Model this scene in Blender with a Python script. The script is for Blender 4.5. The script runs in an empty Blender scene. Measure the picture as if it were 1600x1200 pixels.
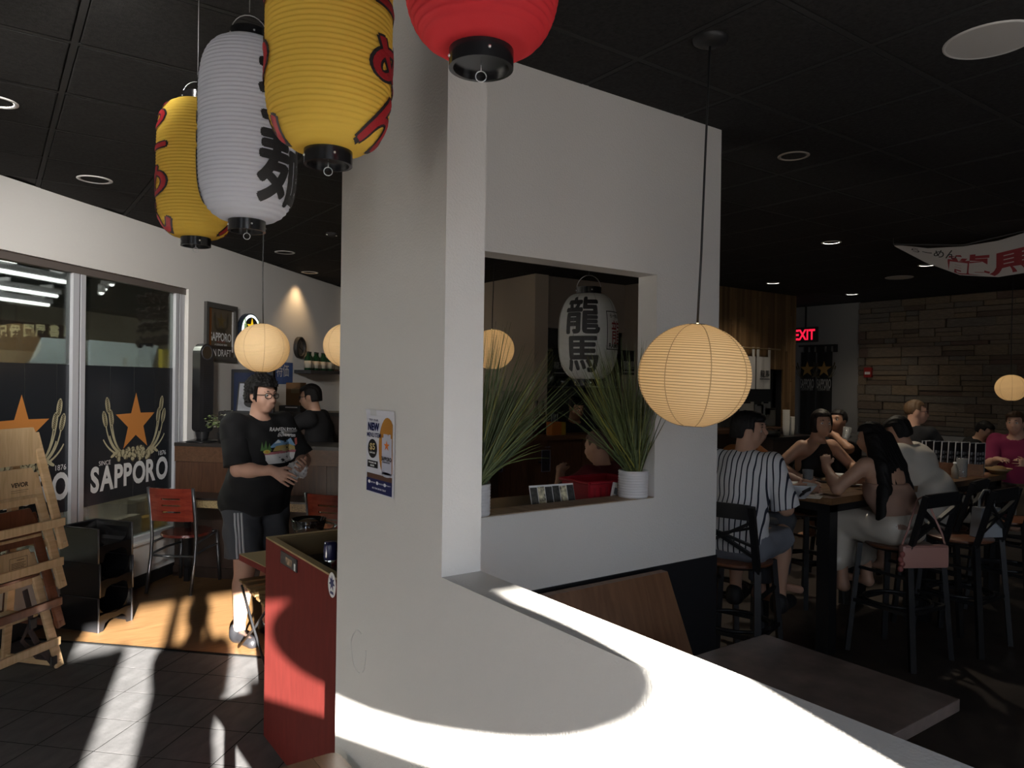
import bpy, bmesh, math, random
import numpy as np
from mathutils import Vector, Matrix
from mathutils.bvhtree import BVHTree
random.seed(7); RNG = np.random.default_rng(5)
C = bpy.context.scene.collection
S2 = math.sqrt(.5); PI = math.pi
rad = math.radians
# ---------------------------------------------------------------- camera (X = along the back partition, Y = along the half wall, metres)
FPX, CZ, CEIL = 1140.9, 1.755, 3.045
_a1, _p, _r = rad(54.3792), rad(-.15901), rad(.77445)
def _uv(r, f, z):
    return Vector((r*math.sin(_a1)+f*math.cos(_a1), -r*math.cos(_a1)+f*math.sin(_a1), z))
_up0 = (0, -math.sin(_p), math.cos(_p)); _fw = (0, math.cos(_p), math.sin(_p))
_rt = (math.cos(_r), math.sin(_r)*_up0[1], math.sin(_r)*_up0[2])
_up = (-math.sin(_r), math.cos(_r)*_up0[1], math.cos(_r)*_up0[2])
RT, UP, FW = _uv(*_rt), _uv(*_up), _uv(*_fw)
CAM = Vector((0, 0, CZ))
cam = bpy.data.cameras.new('camera'); co = bpy.data.objects.new('camera', cam); C.objects.link(co)
cam.sensor_fit = 'HORIZONTAL'; cam.sensor_width = 36; cam.lens = FPX/1600*36; cam.clip_start = .02; cam.clip_end = 200
mw = Matrix.Identity(4)
for i in range(3):
    mw[i][0], mw[i][1], mw[i][2], mw[i][3] = RT[i], UP[i], -FW[i], CAM[i]
co.matrix_world = mw
sc = bpy.context.scene; sc.camera = co
sc.view_settings.view_transform = 'Standard'; sc.view_settings.look = 'None'
sc.view_settings.gamma = 1; sc.view_settings.use_curve_mapping = False
sc.view_settings.exposure = 0.0
try:
    sc.cycles.use_denoising = True; sc.cycles.max_bounces = 7; sc.cycles.diffuse_bounces = 5; sc.cycles.sample_clamp_indirect = 6
    sc.cycles.transparent_max_bounces = 12; sc.cycles.caustics_reflective = False; sc.cycles.caustics_refractive = False
except Exception: pass
# ---------------------------------------------------------------- sky and sun
SUN_E, SKY_E = 105.0, 8.8
wd = bpy.data.worlds.new('sky'); sc.world = wd; wd.use_nodes = True
nt = wd.node_tree; nt.nodes.clear()
wo = nt.nodes.new('ShaderNodeOutputWorld'); bg = nt.nodes.new('ShaderNodeBackground')
tc = nt.nodes.new('ShaderNodeTexCoord'); sx = nt.nodes.new('ShaderNodeSeparateXYZ'); cr = nt.nodes.new('ShaderNodeValToRGB')
nt.links.new(tc.outputs['Generated'], sx.inputs[0]); nt.links.new(sx.outputs['Z'], cr.inputs[0])
e = cr.color_ramp.elements
e[0].position = 0.0; e[0].color = (.42, .40, .38, 1); e[1].position = 1; e[1].color = (.50, .66, 1.0, 1)
k = cr.color_ramp.elements.new(.06); k.color = (.84, .92, 1.0, 1)
nt.links.new(cr.outputs[0], bg.inputs[0]); bg.inputs[1].default_value = SKY_E; nt.links.new(bg.outputs[0], wo.inputs[0])
sl = bpy.data.lights.new('sun', 'SUN'); sl.energy = SUN_E; sl.angle = rad(.6); sl.color = (1, .95, .86)
so = bpy.data.objects.new('sun', sl); C.objects.link(so)
so.rotation_euler = Vector((.26, 1, -.262)).to_track_quat('-Z', 'Y').to_euler(); so.location = (-2, -8, 5)
# ---------------------------------------------------------------- pixels of the photograph -> points on known planes
def ray(x, y): return RT*((x-800)/FPX) - UP*((y-600)/FPX) + FW
def pz(x, y, z): d = ray(x, y); return CAM + d*((z-CZ)/d.z)
def pu(x, y, u): d = ray(x, y); return CAM + d*(u/d.x)
def pv(x, y, v): d = ray(x, y); return CAM + d*(v/d.y)
def pd(x, y, t): return CAM + ray(x, y)*t
def pn(x, y, n): d = ray(x, y); return CAM + d*(n/((d.y-d.x)*S2))
def pw(x, y, w): d = ray(x, y); return CAM + d*(w/((d.y+d.x)*S2))
def WN(w, n, z=0): return Vector(((w-n)*S2, (w+n)*S2, z))
def towN(p): return ((p.x+p.y)*S2, (p.y-p.x)*S2, p.z)
# ---------------------------------------------------------------- materials
MATS = {}
def mat(name, col=(.5,.5,.5), rough=.6, metal=0, spec=None, noise=None, bump=None, emit=None, trans=0, alpha=1, ior=None, translucent=0, coat=0):
    """noise=(scale, amount, (sx,sy,sz)) colour grain; bump=(scale, strength, distance)"""
    if name in MATS: return MATS[name]
    m = bpy.data.materials.new(name); MATS[name] = m; m.use_nodes = True
    t = m.node_tree; b = t.nodes['Principled BSDF']; L = t.links
    b.inputs['Base Color'].default_value = (*col, 1); b.inputs['Roughness'].default_value = rough; b.inputs['Metallic'].default_value = metal
    if spec is not None: b.inputs['Specular IOR Level'].default_value = spec
    if trans: b.inputs['Transmission Weight'].default_value = trans
    if ior: b.inputs['IOR'].default_value = ior
    if coat: b.inputs['Coat Weight'].default_value = coat; b.inputs['Coat Roughness'].default_value = .08
    if emit: b.inputs['Emission Color'].default_value = (*emit[0], 1); b.inputs['Emission Strength'].default_value = emit[1]
    if noise or bump:
        tcn = t.nodes.new('ShaderNodeTexCoord')
    if noise:
        sc_, am, st = noise
        mp = t.nodes.new('ShaderNodeMapping'); mp.inputs['Scale'].default_value = st; L.new(tcn.outputs['Object'], mp.inputs[0])
        nz = t.nodes.new('ShaderNodeTexNoise'); nz.inputs['Scale'].default_value = sc_; nz.inputs['Detail'].default_value = 5; L.new(mp.outputs[0], nz.inputs['Vector'])
        rp = t.nodes.new('ShaderNodeValToRGB'); L.new(nz.outputs['Fac'], rp.inputs[0])
        rp.color_ramp.elements[0].position = .3; rp.color_ramp.elements[1].position = .7
        rp.color_ramp.elements[0].color = (*[c*(1-am) for c in col], 1); rp.color_ramp.elements[1].color = (*[min(1, c*(1+am)) for c in col], 1)
        L.new(rp.outputs[0], b.inputs['Base Color'])
    if bump:
        nz = t.nodes.new('ShaderNodeTexNoise'); nz.inputs['Scale'].default_value = bump[0]; nz.inputs['Detail'].default_value = 3
        L.new(tcn.outputs['Object'], nz.inputs['Vector'])
        bp = t.nodes.new('ShaderNodeBump'); bp.inputs['Strength'].default_value = bump[1]; bp.inputs['Distance'].default_value = bump[2]
        L.new(nz.outputs['Fac'], bp.inputs['Height']); L.new(bp.outputs[0], b.inputs['Normal'])
    if translucent:
        o = t.nodes['Material Output']; tr = t.nodes.new('ShaderNodeBsdfTranslucent'); tr.inputs[0].default_value = (*col, 1)
        mx = t.nodes.new('ShaderNodeMixShader'); mx.inputs[0].default_value = translucent
        L.new(b.outputs[0], mx.inputs[1]); L.new(tr.outputs[0], mx.inputs[2]); L.new(mx.outputs[0], o.inputs[0])
    return m
def wood(name, c1, c2, scale=6, stretch=(1, 8, 8), rough=.45, coat=0):
    if name in MATS: return MATS[name]
    m = mat(name, c1, rough, coat=coat); t = m.node_tree; b = t.nodes['Principled BSDF']; L = t.links
    tcn = t.nodes.new('ShaderNodeTexCoord'); mp = t.nodes.new('ShaderNodeMapping'); mp.inputs['Scale'].default_value = stretch; L.new(tcn.outputs['Object'], mp.inputs[0])
    oi = t.nodes.new('ShaderNodeObjectInfo'); ad = t.nodes.new('ShaderNodeVectorMath'); ad.operation = 'ADD'; sc2 = t.nodes.new('ShaderNodeVectorMath'); sc2.operation = 'SCALE'; sc2.inputs['Scale'].default_value = 30
    cb = t.nodes.new('ShaderNodeCombineXYZ'); L.new(oi.outputs['Random'], cb.inputs[0]); L.new(cb.outputs[0], sc2.inputs[0]); L.new(mp.outputs[0], ad.inputs[0]); L.new(sc2.outputs[0], ad.inputs[1])
    nz = t.nodes.new('ShaderNodeTexNoise'); nz.inputs['Scale'].default_value = scale; nz.inputs['Detail'].default_value = 6; nz.inputs['Distortion'].default_value = .6; L.new(ad.outputs[0], nz.inputs['Vector'])
    rp = t.nodes.new('ShaderNodeValToRGB'); L.new(nz.outputs['Fac'], rp.inputs[0])
    rp.color_ramp.elements[0].position = .32; rp.color_ramp.elements[1].position = .68
    rp.color_ramp.elements[0].color = (*c1, 1); rp.color_ramp.elements[1].color = (*c2, 1)
    hs = t.nodes.new('ShaderNodeHueSaturation'); mr = t.nodes.new('ShaderNodeMapRange'); mr.inputs['To Min'].default_value = .75; mr.inputs['To Max'].default_value = 1.2
    L.new(oi.outputs['Random'], mr.inputs['Value']); L.new(mr.outputs[0], hs.inputs['Value']); L.new(rp.outputs[0], hs.inputs['Color'])
    L.new(hs.outputs[0], b.inputs['Base Color'])
    return m
def thin_glass(name, tint=(1,1,1), refl=1.0, haze=0):
    if name in MATS: return MATS[name]
    m = bpy.data.materials.new(name); MATS[name] = m; m.use_nodes = True; t = m.node_tree; t.nodes.clear(); L = t.links
    o = t.nodes.new('ShaderNodeOutputMaterial'); tr = t.nodes.new('ShaderNodeBsdfTransparent'); tr.inputs[0].default_value = (*tint, 1)
    gl = t.nodes.new('ShaderNodeBsdfGlossy'); gl.inputs['Roughness'].default_value = .02; fr = t.nodes.new('ShaderNodeFresnel'); fr.inputs[0].default_value = 1.5
    mu = t.nodes.new('ShaderNodeMath'); mu.operation = 'MULTIPLY'; mu.inputs[1].default_value = refl; L.new(fr.outputs[0], mu.inputs[0])
    mx = t.nodes.new('ShaderNodeMixShader'); L.new(mu.outputs[0], mx.inputs[0]); L.new(tr.outputs[0], mx.inputs[1]); L.new(gl.outputs[0], mx.inputs[2]); out = mx.outputs[0]
    if haze:
        df = t.nodes.new('ShaderNodeBsdfDiffuse'); df.inputs[0].default_value = (.8, .82, .84, 1); m2 = t.nodes.new('ShaderNodeMixShader'); m2.inputs[0].default_value = haze; L.new(out, m2.inputs[1]); L.new(df.outputs[0], m2.inputs[2]); out = m2.outputs[0]
    L.new(out, o.inputs[0])
    return m
# ---------------------------------------------------------------- mesh builder
def rotz(a): return Matrix.Rotation(a, 3, 'Z')
class MB:
    def __init__(s): s.v = []; s.f = []; s.m = []
    def add(s, vs, fs, mi=0):
        o = len(s.v); s.v += [Vector(p) for p in vs]; s.f += [[o+i for i in f] for f in fs]; s.m += [mi]*len(fs); return s
    def box(s, c, d, rot=None, mi=0, bev=0):
        """centre, full size, 3x3 rotation, chamfered when bev"""
        c = Vector(c); R = rot or Matrix.Identity(3); hx, hy, hz = [x/2 for x in d]
        if not bev:
            vs = [c + R@Vector((x*hx, y*hy, z*hz)) for x in (-1, 1) for y in (-1, 1) for z in (-1, 1)]
            fs = [(0,1,3,2),(4,6,7,5),(0,4,5,1),(2,3,7,6),(0,2,6,4),(1,5,7,3)]
            return s.add(vs, fs, mi)
        b = min(bev, hx*.95, hy*.95, hz*.95); bm = bmesh.new(); bmesh.ops.create_cube(bm, size=1)
        for v in bm.verts: v.co = Vector((v.co.x*hx*2, v.co.y*hy*2, v.co.z*hz*2))
        bmesh.ops.bevel(bm, geom=bm.edges[:], offset=b, segments=2, affect='EDGES', profile=.6)
        bm.verts.index_update(); s.add([c+R@v.co for v in bm.verts], [[v.index for v in f.verts] for f in bm.faces], mi); bm.free(); return s
    def span(s, a, b, mi=0, bev=0):
        a = Vector(a); b = Vector(b); return s.box((a+b)/2, [abs(x) for x in (b-a)], None, mi, bev)
    def bar(s, a, b, w, h, upv=(0,0,1), mi=0, bev=0):
        a = Vector(a); b = Vector(b); d = b-a; L = d.length; z = d/L; x = Vector(upv).cross(z)
        if x.length < 1e-4: x = Vector((1,0,0)).cross(z)
        x.normalize(); y = z.cross(x); R = Matrix((x, y, z)).transposed()
        return s.box((a+b)/2, (w, h, L), R, mi, bev)
    def tube(s, pts, r, seg=8, mi=0, cap=True, squash=None):
        pts = [Vector(p) for p in pts]; n = len(pts); rr = r if hasattr(r, '__len__') else [r]*n
        rings = []; ref = None
        for i, p in enumerate(pts):
            d = (pts[min(i+1, n-1)] - pts[max(i-1, 0)]).normalized()
            if ref is None: ref = Vector((0,0,1)) if abs(d.z) < .9 else Vector((1,0,0))
            x = ref - d*ref.dot(d); x.normalize(); y = d.cross(x); ref = x
            rings.append([p + (x*math.cos(2*PI*k/seg) + y*math.sin(2*PI*k/seg)*(squash or 1))*rr[i] for k in range(seg)])
        vs = [q for g in rings for q in g]
        fs = [(i*seg+k, i*seg+(k+1)%seg, (i+1)*seg+(k+1)%seg, (i+1)*seg+k) for i in range(n-1) for k in range(seg)]
        if cap: fs += [tuple(range(seg-1, -1, -1)), tuple((n-1)*seg+k for k in range(seg))]
        return s.add(vs, fs, mi)
    def lathe(s, prof, seg=32, c=(0,0,0), mi=0, R=None, rib=None):
        c = Vector(c); R = R or Matrix.Identity(3); n = len(prof); vs = []
        for (r, z) in prof:
            for k in range(seg):
                a = 2*PI*k/seg; q = r*(1 if rib is None else rib(k, seg)); vs.append(c + R@Vector((q*math.cos(a), q*math.sin(a), z)))
        fs = [(i*seg+k, i*seg+(k+1)%seg, (i+1)*seg+(k+1)%seg, (i+1)*seg+k) for i in range(n-1) for k in range(seg)]
        return s.add(vs, fs, mi)
    def disc(s, c, r, seg=24, R=None, mi=0, flip=False):
        c = Vector(c); R = R or Matrix.Identity(3)
        vs = [c+R@Vector((r*math.cos(2*PI*k/seg), r*math.sin(2*PI*k/seg), 0)) for k in range(seg)]
        return s.add(vs, [tuple(range(seg))[::-1] if flip else tuple(range(seg))], mi)
    def prism(s, poly, o, x, y, t, mi=0):
        """2D outline extruded by t along x cross y"""
        o, x, y = Vector(o), Vector(x), Vector(y); z = x.cross(y).normalized()*t; n = len(poly)
        vs = [o+x*a+y*b for a, b in poly] + [o+x*a+y*b+z for a, b in poly]
        fs = [tuple(range(n))[::-1], tuple(range(n, 2*n))] + [(i, (i+1)%n, n+(i+1)%n, n+i) for i in range(n)]
        return s.add(vs, fs, mi)
    def sphere(s, c, r, seg=12, ring=8, mi=0, R=None):
        c = Vector(c); rx, ry, rz = r if hasattr(r, '__len__') else (r, r, r); R = R or Matrix.Identity(3); vs = []; fs = []
        for i in range(ring+1):
            t = PI*i/ring
            for k in range(seg):
                a = 2*PI*k/seg; vs.append(c+R@Vector((rx*math.sin(t)*math.cos(a), ry*math.sin(t)*math.sin(a), rz*math.cos(t))))
        for i in range(ring):
            for k in range(seg): fs.append((i*seg+k, (i+1)*seg+k, (i+1)*seg+(k+1)%seg, i*seg+(k+1)%seg))
        return s.add(vs, fs, mi)
    def mesh(s, name, mats, smooth=False):
        me = bpy.data.meshes.new(name); me.from_pydata([tuple(p) for p in s.v], [], s.f)
        for m in (mats if isinstance(mats, (list, tuple)) else [mats]): me.materials.append(m)
        if any(s.m): me.polygons.foreach_set('material_index', s.m)
        if smooth: me.polygons.foreach_set('use_smooth', [True]*len(me.polygons))
        me.validate(); me.update(); return me
    def build(s, name, mats, parent=None, smooth=False, auto=False, **kw):
        me = s.mesh(name, mats, smooth or auto)
        if auto:
            try: me.set_sharp_from_angle(angle=rad(38))
            except Exception: pass
        return put(name, me, parent, **kw)
def put(name, me, parent=None, loc=None, rz=None, label=None, cat=None, group=None, kind=None):
    o = bpy.data.objects.new(name, me); C.objects.link(o)
    if parent is not None: o.parent = parent
    if loc is not None: o.location = loc
    if rz is not None: o.rotation_euler = (0, 0, rz)
    return tag(o, label, cat, group, kind)
def tag(o, label=None, cat=None, group=None, kind=None):
    if label: o['label'] = label
    if cat: o['category'] = cat
    if group: o['group'] = group
    if kind: o['kind'] = kind
    return o
def thing(name, label, cat, loc=(0,0,0), rz=0, group=None):
    o = put(name, None, None, loc, rz, label, cat, group); o.empty_display_size = .05; return o
def dup(root, loc, rz, label, group=None):
    def cp(o, par):
        c = o.copy(); C.objects.link(c)
        if par is not None: c.parent = par
        for ch in kids.get(o.name, ()): cp(ch, c)
        return c
    kids = {}
    for o in bpy.data.objects:
        if o.parent: kids.setdefault(o.parent.name, []).append(o)
    r = cp(root, None); r.location = loc; r.rotation_euler = (0, 0, rz); r['label'] = label
    if group: r['group'] = group
    return r
def text_mesh(txt, size=1.0, offset=0.0, sx=1.0, align='CENTER', res=4, depth=0.0, spacing=1.0):
    """flat lettering as (verts, faces) in x,y; centred on its box"""
    cu = bpy.data.curves.new('lettering', 'FONT'); cu.body = txt; cu.size = size; cu.offset = offset; cu.align_x = align; cu.resolution_u = res; cu.extrude = depth; cu.space_character = spacing
    o = bpy.data.objects.new('lettering', cu); C.objects.link(o)
    dg = bpy.context.evaluated_depsgraph_get(); dg.update(); me = bpy.data.meshes.new_from_object(o.evaluated_get(dg))
    vs = [Vector((v.co.x*sx, v.co.y, v.co.z)) for v in me.vertices]; fs = [list(p.vertices) for p in me.polygons]
    bpy.data.objects.remove(o); bpy.data.curves.remove(cu); bpy.data.meshes.remove(me)
    if vs:
        cx = (min(v.x for v in vs)+max(v.x for v in vs))/2; cy = (min(v.y for v in vs)+max(v.y for v in vs))/2
        for v in vs: v.x -= cx; v.y -= cy
    return vs, fs
def bold(txt, b, n=8):
    """brush-weight lettering: the outline laid over itself n times around a small circle"""
    vs, fs = text_mesh(txt, 1.0); V, F = list(vs), list(fs)
    if b > 0:
        for k in range(n):
            o = len(V); V += [v + Vector((b*math.cos(2*PI*k/n), b*math.sin(2*PI*k/n), .0)) for v in vs]; F += [[i+o for i in f] for f in fs]
    return V, F
def lettering(mb, txt, o, x, y, w=None, h=None, mi=0, offset=0.0, lift=.001, spacing=1.0):
    """text on the plane (o, x, y); scaled to width w and/or height h"""
    vs, fs = text_mesh(txt, 1.0, offset, spacing=spacing)
    if not vs: return mb
    W = max(v.x for v in vs)*2; H = max(v.y for v in vs)*2
    a = w/W if w else h/H; b = h/H if h else a
    x = Vector(x).normalized(); y = Vector(y).normalized(); n = x.cross(y); o = Vector(o)
    return mb.add([o + x*v.x*a + y*v.y*b + n*lift for v in vs], fs, mi)
def star(R, r, n=5, a0=PI/2): return [((R if i % 2 == 0 else r)*math.cos(a0+i*PI/n), (R if i % 2 == 0 else r)*math.sin(a0+i*PI/n)) for i in range(2*n)]
def area_portal(loc, rot, sx, sy):
    l = bpy.data.lights.new('portal', 'AREA'); l.shape = 'RECTANGLE'; l.size = sx; l.size_y = sy; l.cycles.is_portal = True
    o = bpy.data.objects.new('portal', l); C.objects.link(o); o.location = loc; o.rotation_euler = rot
def spot(name, loc, e, col=(1, .8, .55), size=100, blend=.6, target=None, r=.04):
    l = bpy.data.lights.new(name, 'SPOT'); l.energy = e; l.color = col; l.spot_size = rad(size); l.spot_blend = blend; l.shadow_soft_size = r
    o = bpy.data.objects.new(name, l); C.objects.link(o); o.location = loc
    if target is not None: o.rotation_euler = (Vector(target)-Vector(loc)).to_track_quat('-Z', 'Y').to_euler()
    return o
# ================================================================ materials shared by the setting
M_wall = mat('painted_wall', (.66, .64, .615), .55, bump=(140, .35, .004))
M_wall2 = mat('painted_wall_window_side', (.82, .80, .77), .6, bump=(140, .2, .003))
M_black = mat('black_paint', (.012, .012, .013), .5)
M_ceil = mat('black_ceiling_tile', (.030, .029, .029), .95, spec=.15, noise=(60, .25, (1, 1, 1)), bump=(160, .5, .003))
M_grid = mat('ceiling_grid_black', (.034, .033, .033), .8, spec=.2)
M_tile = mat('slate_floor_tile', (.088, .087, .090), .6, spec=.08, noise=(5, .18, (1, 3, 1)), bump=(38, .25, .004))
M_grout = mat('dark_grout', (.012, .012, .012), .95, spec=.05)
M_wfloor = wood('lobby_wood_floor', (.10, .052, .020), (.17, .094, .040), 5, (1, 14, 1), .4)
M_dfloor = mat('dining_floor', (.045, .034, .028), .45, noise=(7, .3, (1, 1, 1)))
M_alu = mat('window_aluminium', (.60, .61, .65), .4, .15)
M_alud = mat('window_dark_gasket', (.03, .03, .035), .5)
M_white = mat('white_gloss', (.85, .84, .82), .35)
M_grey = mat('grey_painted_wall', (.30, .29, .28), .7)
M_cream = mat('cream_painted_wall', (.62, .52, .40), .7)
M_glass = thin_glass('window_glass', (.9, .95, .94), .9)
M_iron = mat('black_iron', (.02, .02, .022), .4, .4)
M_chrome = mat('chrome', (.75, .75, .77), .15, 1)
def struct(mb, name, m, parent=None, **kw):
    return mb.build(name, m, parent, kind=None if parent else 'structure', **kw)
# ---------------------------------------------------------------- floors
fl = struct(MB().span((-4.6, -2.0, -.15), (11.2, 10.5, -.012)), 'floor', M_dfloor)
NG = [3.38+.3045*k for k in range(-9, 3)]; WG = [3.967+.3045*k for k in range(-6, 2)]
tmesh = MB().box((0, 0, 0), (.2985, .2985, .012)).mesh('tile', M_tile)
grout = MB(); 
struct(MB().add([WN(-6, -.6, -.0006), WN(4.272, -.6, -.0006), WN(4.272, 4.04, -.0006), WN(-6, 4.04, -.0006)], [(0, 1, 2, 3)]), 'grout', M_grout, fl)
for a in range(len(WG)-1):
    for b in range(len(NG)-1):
        if NG[b+1] > 4.06: continue
        p = WN(WG[a]+.152, NG[b]+.152, -.006)
        if p.x > 1.0 and p.y < 2.5: continue
        o = put('tile', tmesh, fl, p, PI/4)
struct(MB().add([WN(-6, .6, -.0008), WN(WG[0], .6, -.0008), WN(WG[0], 4.04, -.0008), WN(-6, 4.04, -.0008)], [(0, 1, 2, 3)]), 'entry_tile_field', M_tile, fl)
wf = MB().add([WN(4.275, -1.5, 0), WN(9.7, -1.5, 0), WN(9.7, 4.04, 0), WN(4.275, 4.04, 0)], [(0, 1, 2, 3)])
o = struct(MB().add([WN(0, 0), WN(5.4, 0), WN(5.4, 4.6), WN(0, 4.6)], [(0, 1, 2, 3)]), 'wood_floor', M_wfloor); o.location = WN(4.275, -.56, .001)
st = MB().bar(WN(4.272, -.5, .002), WN(4.272, 4.04, .002), .02, .008); struct(st, 'trim_1', M_grout)
# ---------------------------------------------------------------- ceiling: black tiles in a recessed two foot grid
cl = struct(MB().prism([(-4.6, -2.0), (11.2, -2.0), (11.2, 10.5), (4.63, 10.5), (-4.6, 1.27)], (0, 0, CEIL+.012), (1, 0, 0), (0, 1, 0), .14), 'ceiling', M_grid)
G = .6096; U0c = .258; V0c = 2.082
gb = MB()
for i in range(-6, 19):
    u = U0c+G*i; gb.span((u-.012, -1.9, CEIL-.001), (u+.012, min(10.4, u+5.78), CEIL+.013))
for j in range(-7, 14):
    v = V0c+G*j; gb.span((max(-4.5, v-5.78), v-.012, CEIL-.0012), (11.1, v+.012, CEIL+.0128))
struct(gb, 'ceiling_grid', M_grid, cl)
ct = MB().box((0, 0, 0), (G-.034, G-.034, .012), None, 0, .004).mesh('ceiling_tile', M_ceil)
for i in range(-6, 18):
    for j in range(-7, 13):
        c = Vector((U0c+G*(i+.5), V0c+G*(j+.5), CEIL+.004))
        d = c-CAM; t = d.dot(FW)
        if t < .3: continue
        x = 800+FPX*d.dot(RT)/t; y = 600-FPX*d.dot(UP)/t
        if -350 < x < 1950 and -350 < y < 700 and not (c.y-c.x > 4.04*1.414+.35): put('ceiling_tile', ct, cl, c)
# ---------------------------------------------------------------- partition: pillar wall + half wall + wall with the opening
HW = 1.206; SILL = 1.219; HEAD = 2.268; PU0, PU1 = 1.034, 1.164; BV0, BV1 = 2.397, 2.517
struct(MB().prism([(-1.85, 0), (BV1, 0), (BV1, CEIL), (1.769, CEIL), (1.769, HW), (-1.85, HW)], (PU0, 0, 0), (0, 1, 0), (0, 0, 1), PU1-PU0), 'wall_partition', M_wall)
wb = MB(); OP0, OP1 = 1.20, 2.548
wb.span((PU1, BV0, 0), (3.0, BV1, SILL)); wb.span((PU1, BV0, HEAD), (3.0, BV1, CEIL))
wb.span((PU1, BV0, SILL), (OP0, BV1, HEAD)); wb.span((OP1, BV0, SILL), (3.0, BV1, HEAD))
struct(wb, 'wall_back', M_wall)
struct(MB().span((PU1+.001, BV0-.006, 0), (3.004, BV0-.0005, .895)), 'baseboard_back', mat('black_wainscot', (.010, .010, .012), .45))
struct(MB().span((OP0+.001, BV0+.004, SILL+.0005), (OP1-.001, BV1+.01, SILL+.004)), 'trim_2', wood('sill_board', (.30, .22, .15), (.42, .32, .22), 4, (8, 1, 1), .5))
# ---------------------------------------------------------------- window wall (45 degrees), two panes with the film on their lower part
NW = 4.038; FT = 2.57; SB = .355
def wnbox(mb, w0, w1, n0, n1, z0, z1, mi=0, bev=0):
    return mb.box(WN((w0+w1)/2, (n0+n1)/2, (z0+z1)/2), (abs(w1-w0), abs(n1-n0), z1-z0), rotz(PI/4), mi, bev)
wl = MB()
wnbox(wl, 2.0, 6.14, NW, NW+.16, FT, CEIL); wnbox(wl, 6.14, 9.85, NW, NW+.16, 0, CEIL); wnbox(wl, -4.2, 2.6, NW, NW+.16, 0, CEIL)
struct(wl, 'wall_left', M_wall2)
struct(wnbox(wnbox(MB(), 2.6, 6.14, NW, NW+.16, .10, SB), 2.6, 6.14, NW-.02, NW+.10, SB, SB+.02), 'trim_3', mat('white_sill_panel', (.82, .81, .79), .35))
struct(wnbox(MB(), 2.6, 6.02, NW-.012, NW+.1, 0, .10), 'baseboard_left', M_black)
wn_ = thing('window_1', None, None); wn_['kind'] = 'structure'
fr = MB(); NF = NW+.03
wnbox(MB(), 2.6, 6.14, NF-.004, NF+.06, FT-.055, FT).build('head_frame', mat('bronze_head', (.13, .11, .10), .5), wn_); wnbox(fr, 2.6, 6.14, NF, NF+.06, SB+.02, SB+.06)
for w0, w1 in ((4.775, 4.835), (4.855, 4.90), (6.0, 6.04), (6.06, 6.125)): wnbox(fr, w0, w1, NF, NF+.06, SB+.02, FT-.05)
fr.build('window_frame', M_alu, wn_)
fg = MB()
for w0, w1 in ((4.835, 4.855), (6.04, 6.06)): wnbox(fg, w0, w1, NF+.01, NF+.05, SB+.02, FT-.05)
fg.build('gasket', M_alud, wn_)
for w0, w1 in ((2.6, 4.775), (4.90, 6.0)):
    wnbox(MB(), w0, w1, NF+.028, NF+.034, SB+.04, FT-.04).build('pane', M_glass, wn_)
# ---------------------------------------------------------------- far walls
struct(MB().box(WN(9.78, 3.2, CEIL/2), (.15, 1.9, CEIL), rotz(PI/4)), 'wall_corner', M_cream)
struct(MB().span((5.25, 6.88, 0), (5.45, 9.2, CEIL)), 'wall_far', M_cream)
KZ = pv(870, 512, 6.9).z
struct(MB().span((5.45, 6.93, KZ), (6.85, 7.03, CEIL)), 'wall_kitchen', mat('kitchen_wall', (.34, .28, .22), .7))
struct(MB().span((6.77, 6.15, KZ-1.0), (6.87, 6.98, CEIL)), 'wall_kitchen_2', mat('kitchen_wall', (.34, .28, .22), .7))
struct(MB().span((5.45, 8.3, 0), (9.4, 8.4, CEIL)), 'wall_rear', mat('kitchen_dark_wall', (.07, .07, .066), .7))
GU = 10.8
struct(MB().span((GU, 5.98, 0), (GU+.2, 9.4, CEIL)), 'wall_far_2', M_grey)
ws = struct(MB().span((GU+.02, -1.9, 0), (GU+.2, 5.98, CEIL)), 'wall_stone', mat('stone_joint', (.03, .026, .022), .9))
struct(MB().span((GU-.05, -1.9, 0), (GU+.02, 5.98, 1.09)), 'trim_4', M_grey)
stones = [mat('ledge_stone_%s' % n, c, .85, noise=(9, .3, (1, 1, 3)), bump=(25, .6, .01)) for n, c in (('tan', (.20, .155, .112)), ('ochre', (.215, .16, .105)), ('brown', (.135, .098, .070)), ('grey', (.165, .14, .112)), ('russet', (.15, .10, .075)))]
sm = [MB().box((0, 0, 0), (1, 1, 1), None, 0, .04).mesh('stone', m) for m in stones]
z = 1.10; rs = random.Random(11)
while z < CEIL-.02:
    h = min(rs.choice((.055, .075, .10, .12, .145)), CEIL-z); v = 2.75-rs.random()*.3
    while v < 5.97:
        L = min(rs.uniform(.16, .62), 5.975-v)
        if 5.975-(v+L) < .1: L = 5.975-v
        if h > .1 and rs.random() < .3:
            for zz, hh in ((z, h*.48), (z+h*.5, h*.48)):
                t = rs.uniform(.05, .075); o = put('stone', rs.choices(sm, (5, 4, 2, 3, 1))[0], ws, (GU+.02-t/2, v+L/2, zz+hh/2)); o.scale = (t, L-.008, hh-.005)
        else:
            t = rs.uniform(.045, .085); o = put('stone', rs.choices(sm, (5, 4, 2, 3, 1))[0], ws, (GU+.02-t/2, v+L/2, z+h/2)); o.scale = (t, L-.008, h-.006)
        v += L
    z += h
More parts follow.
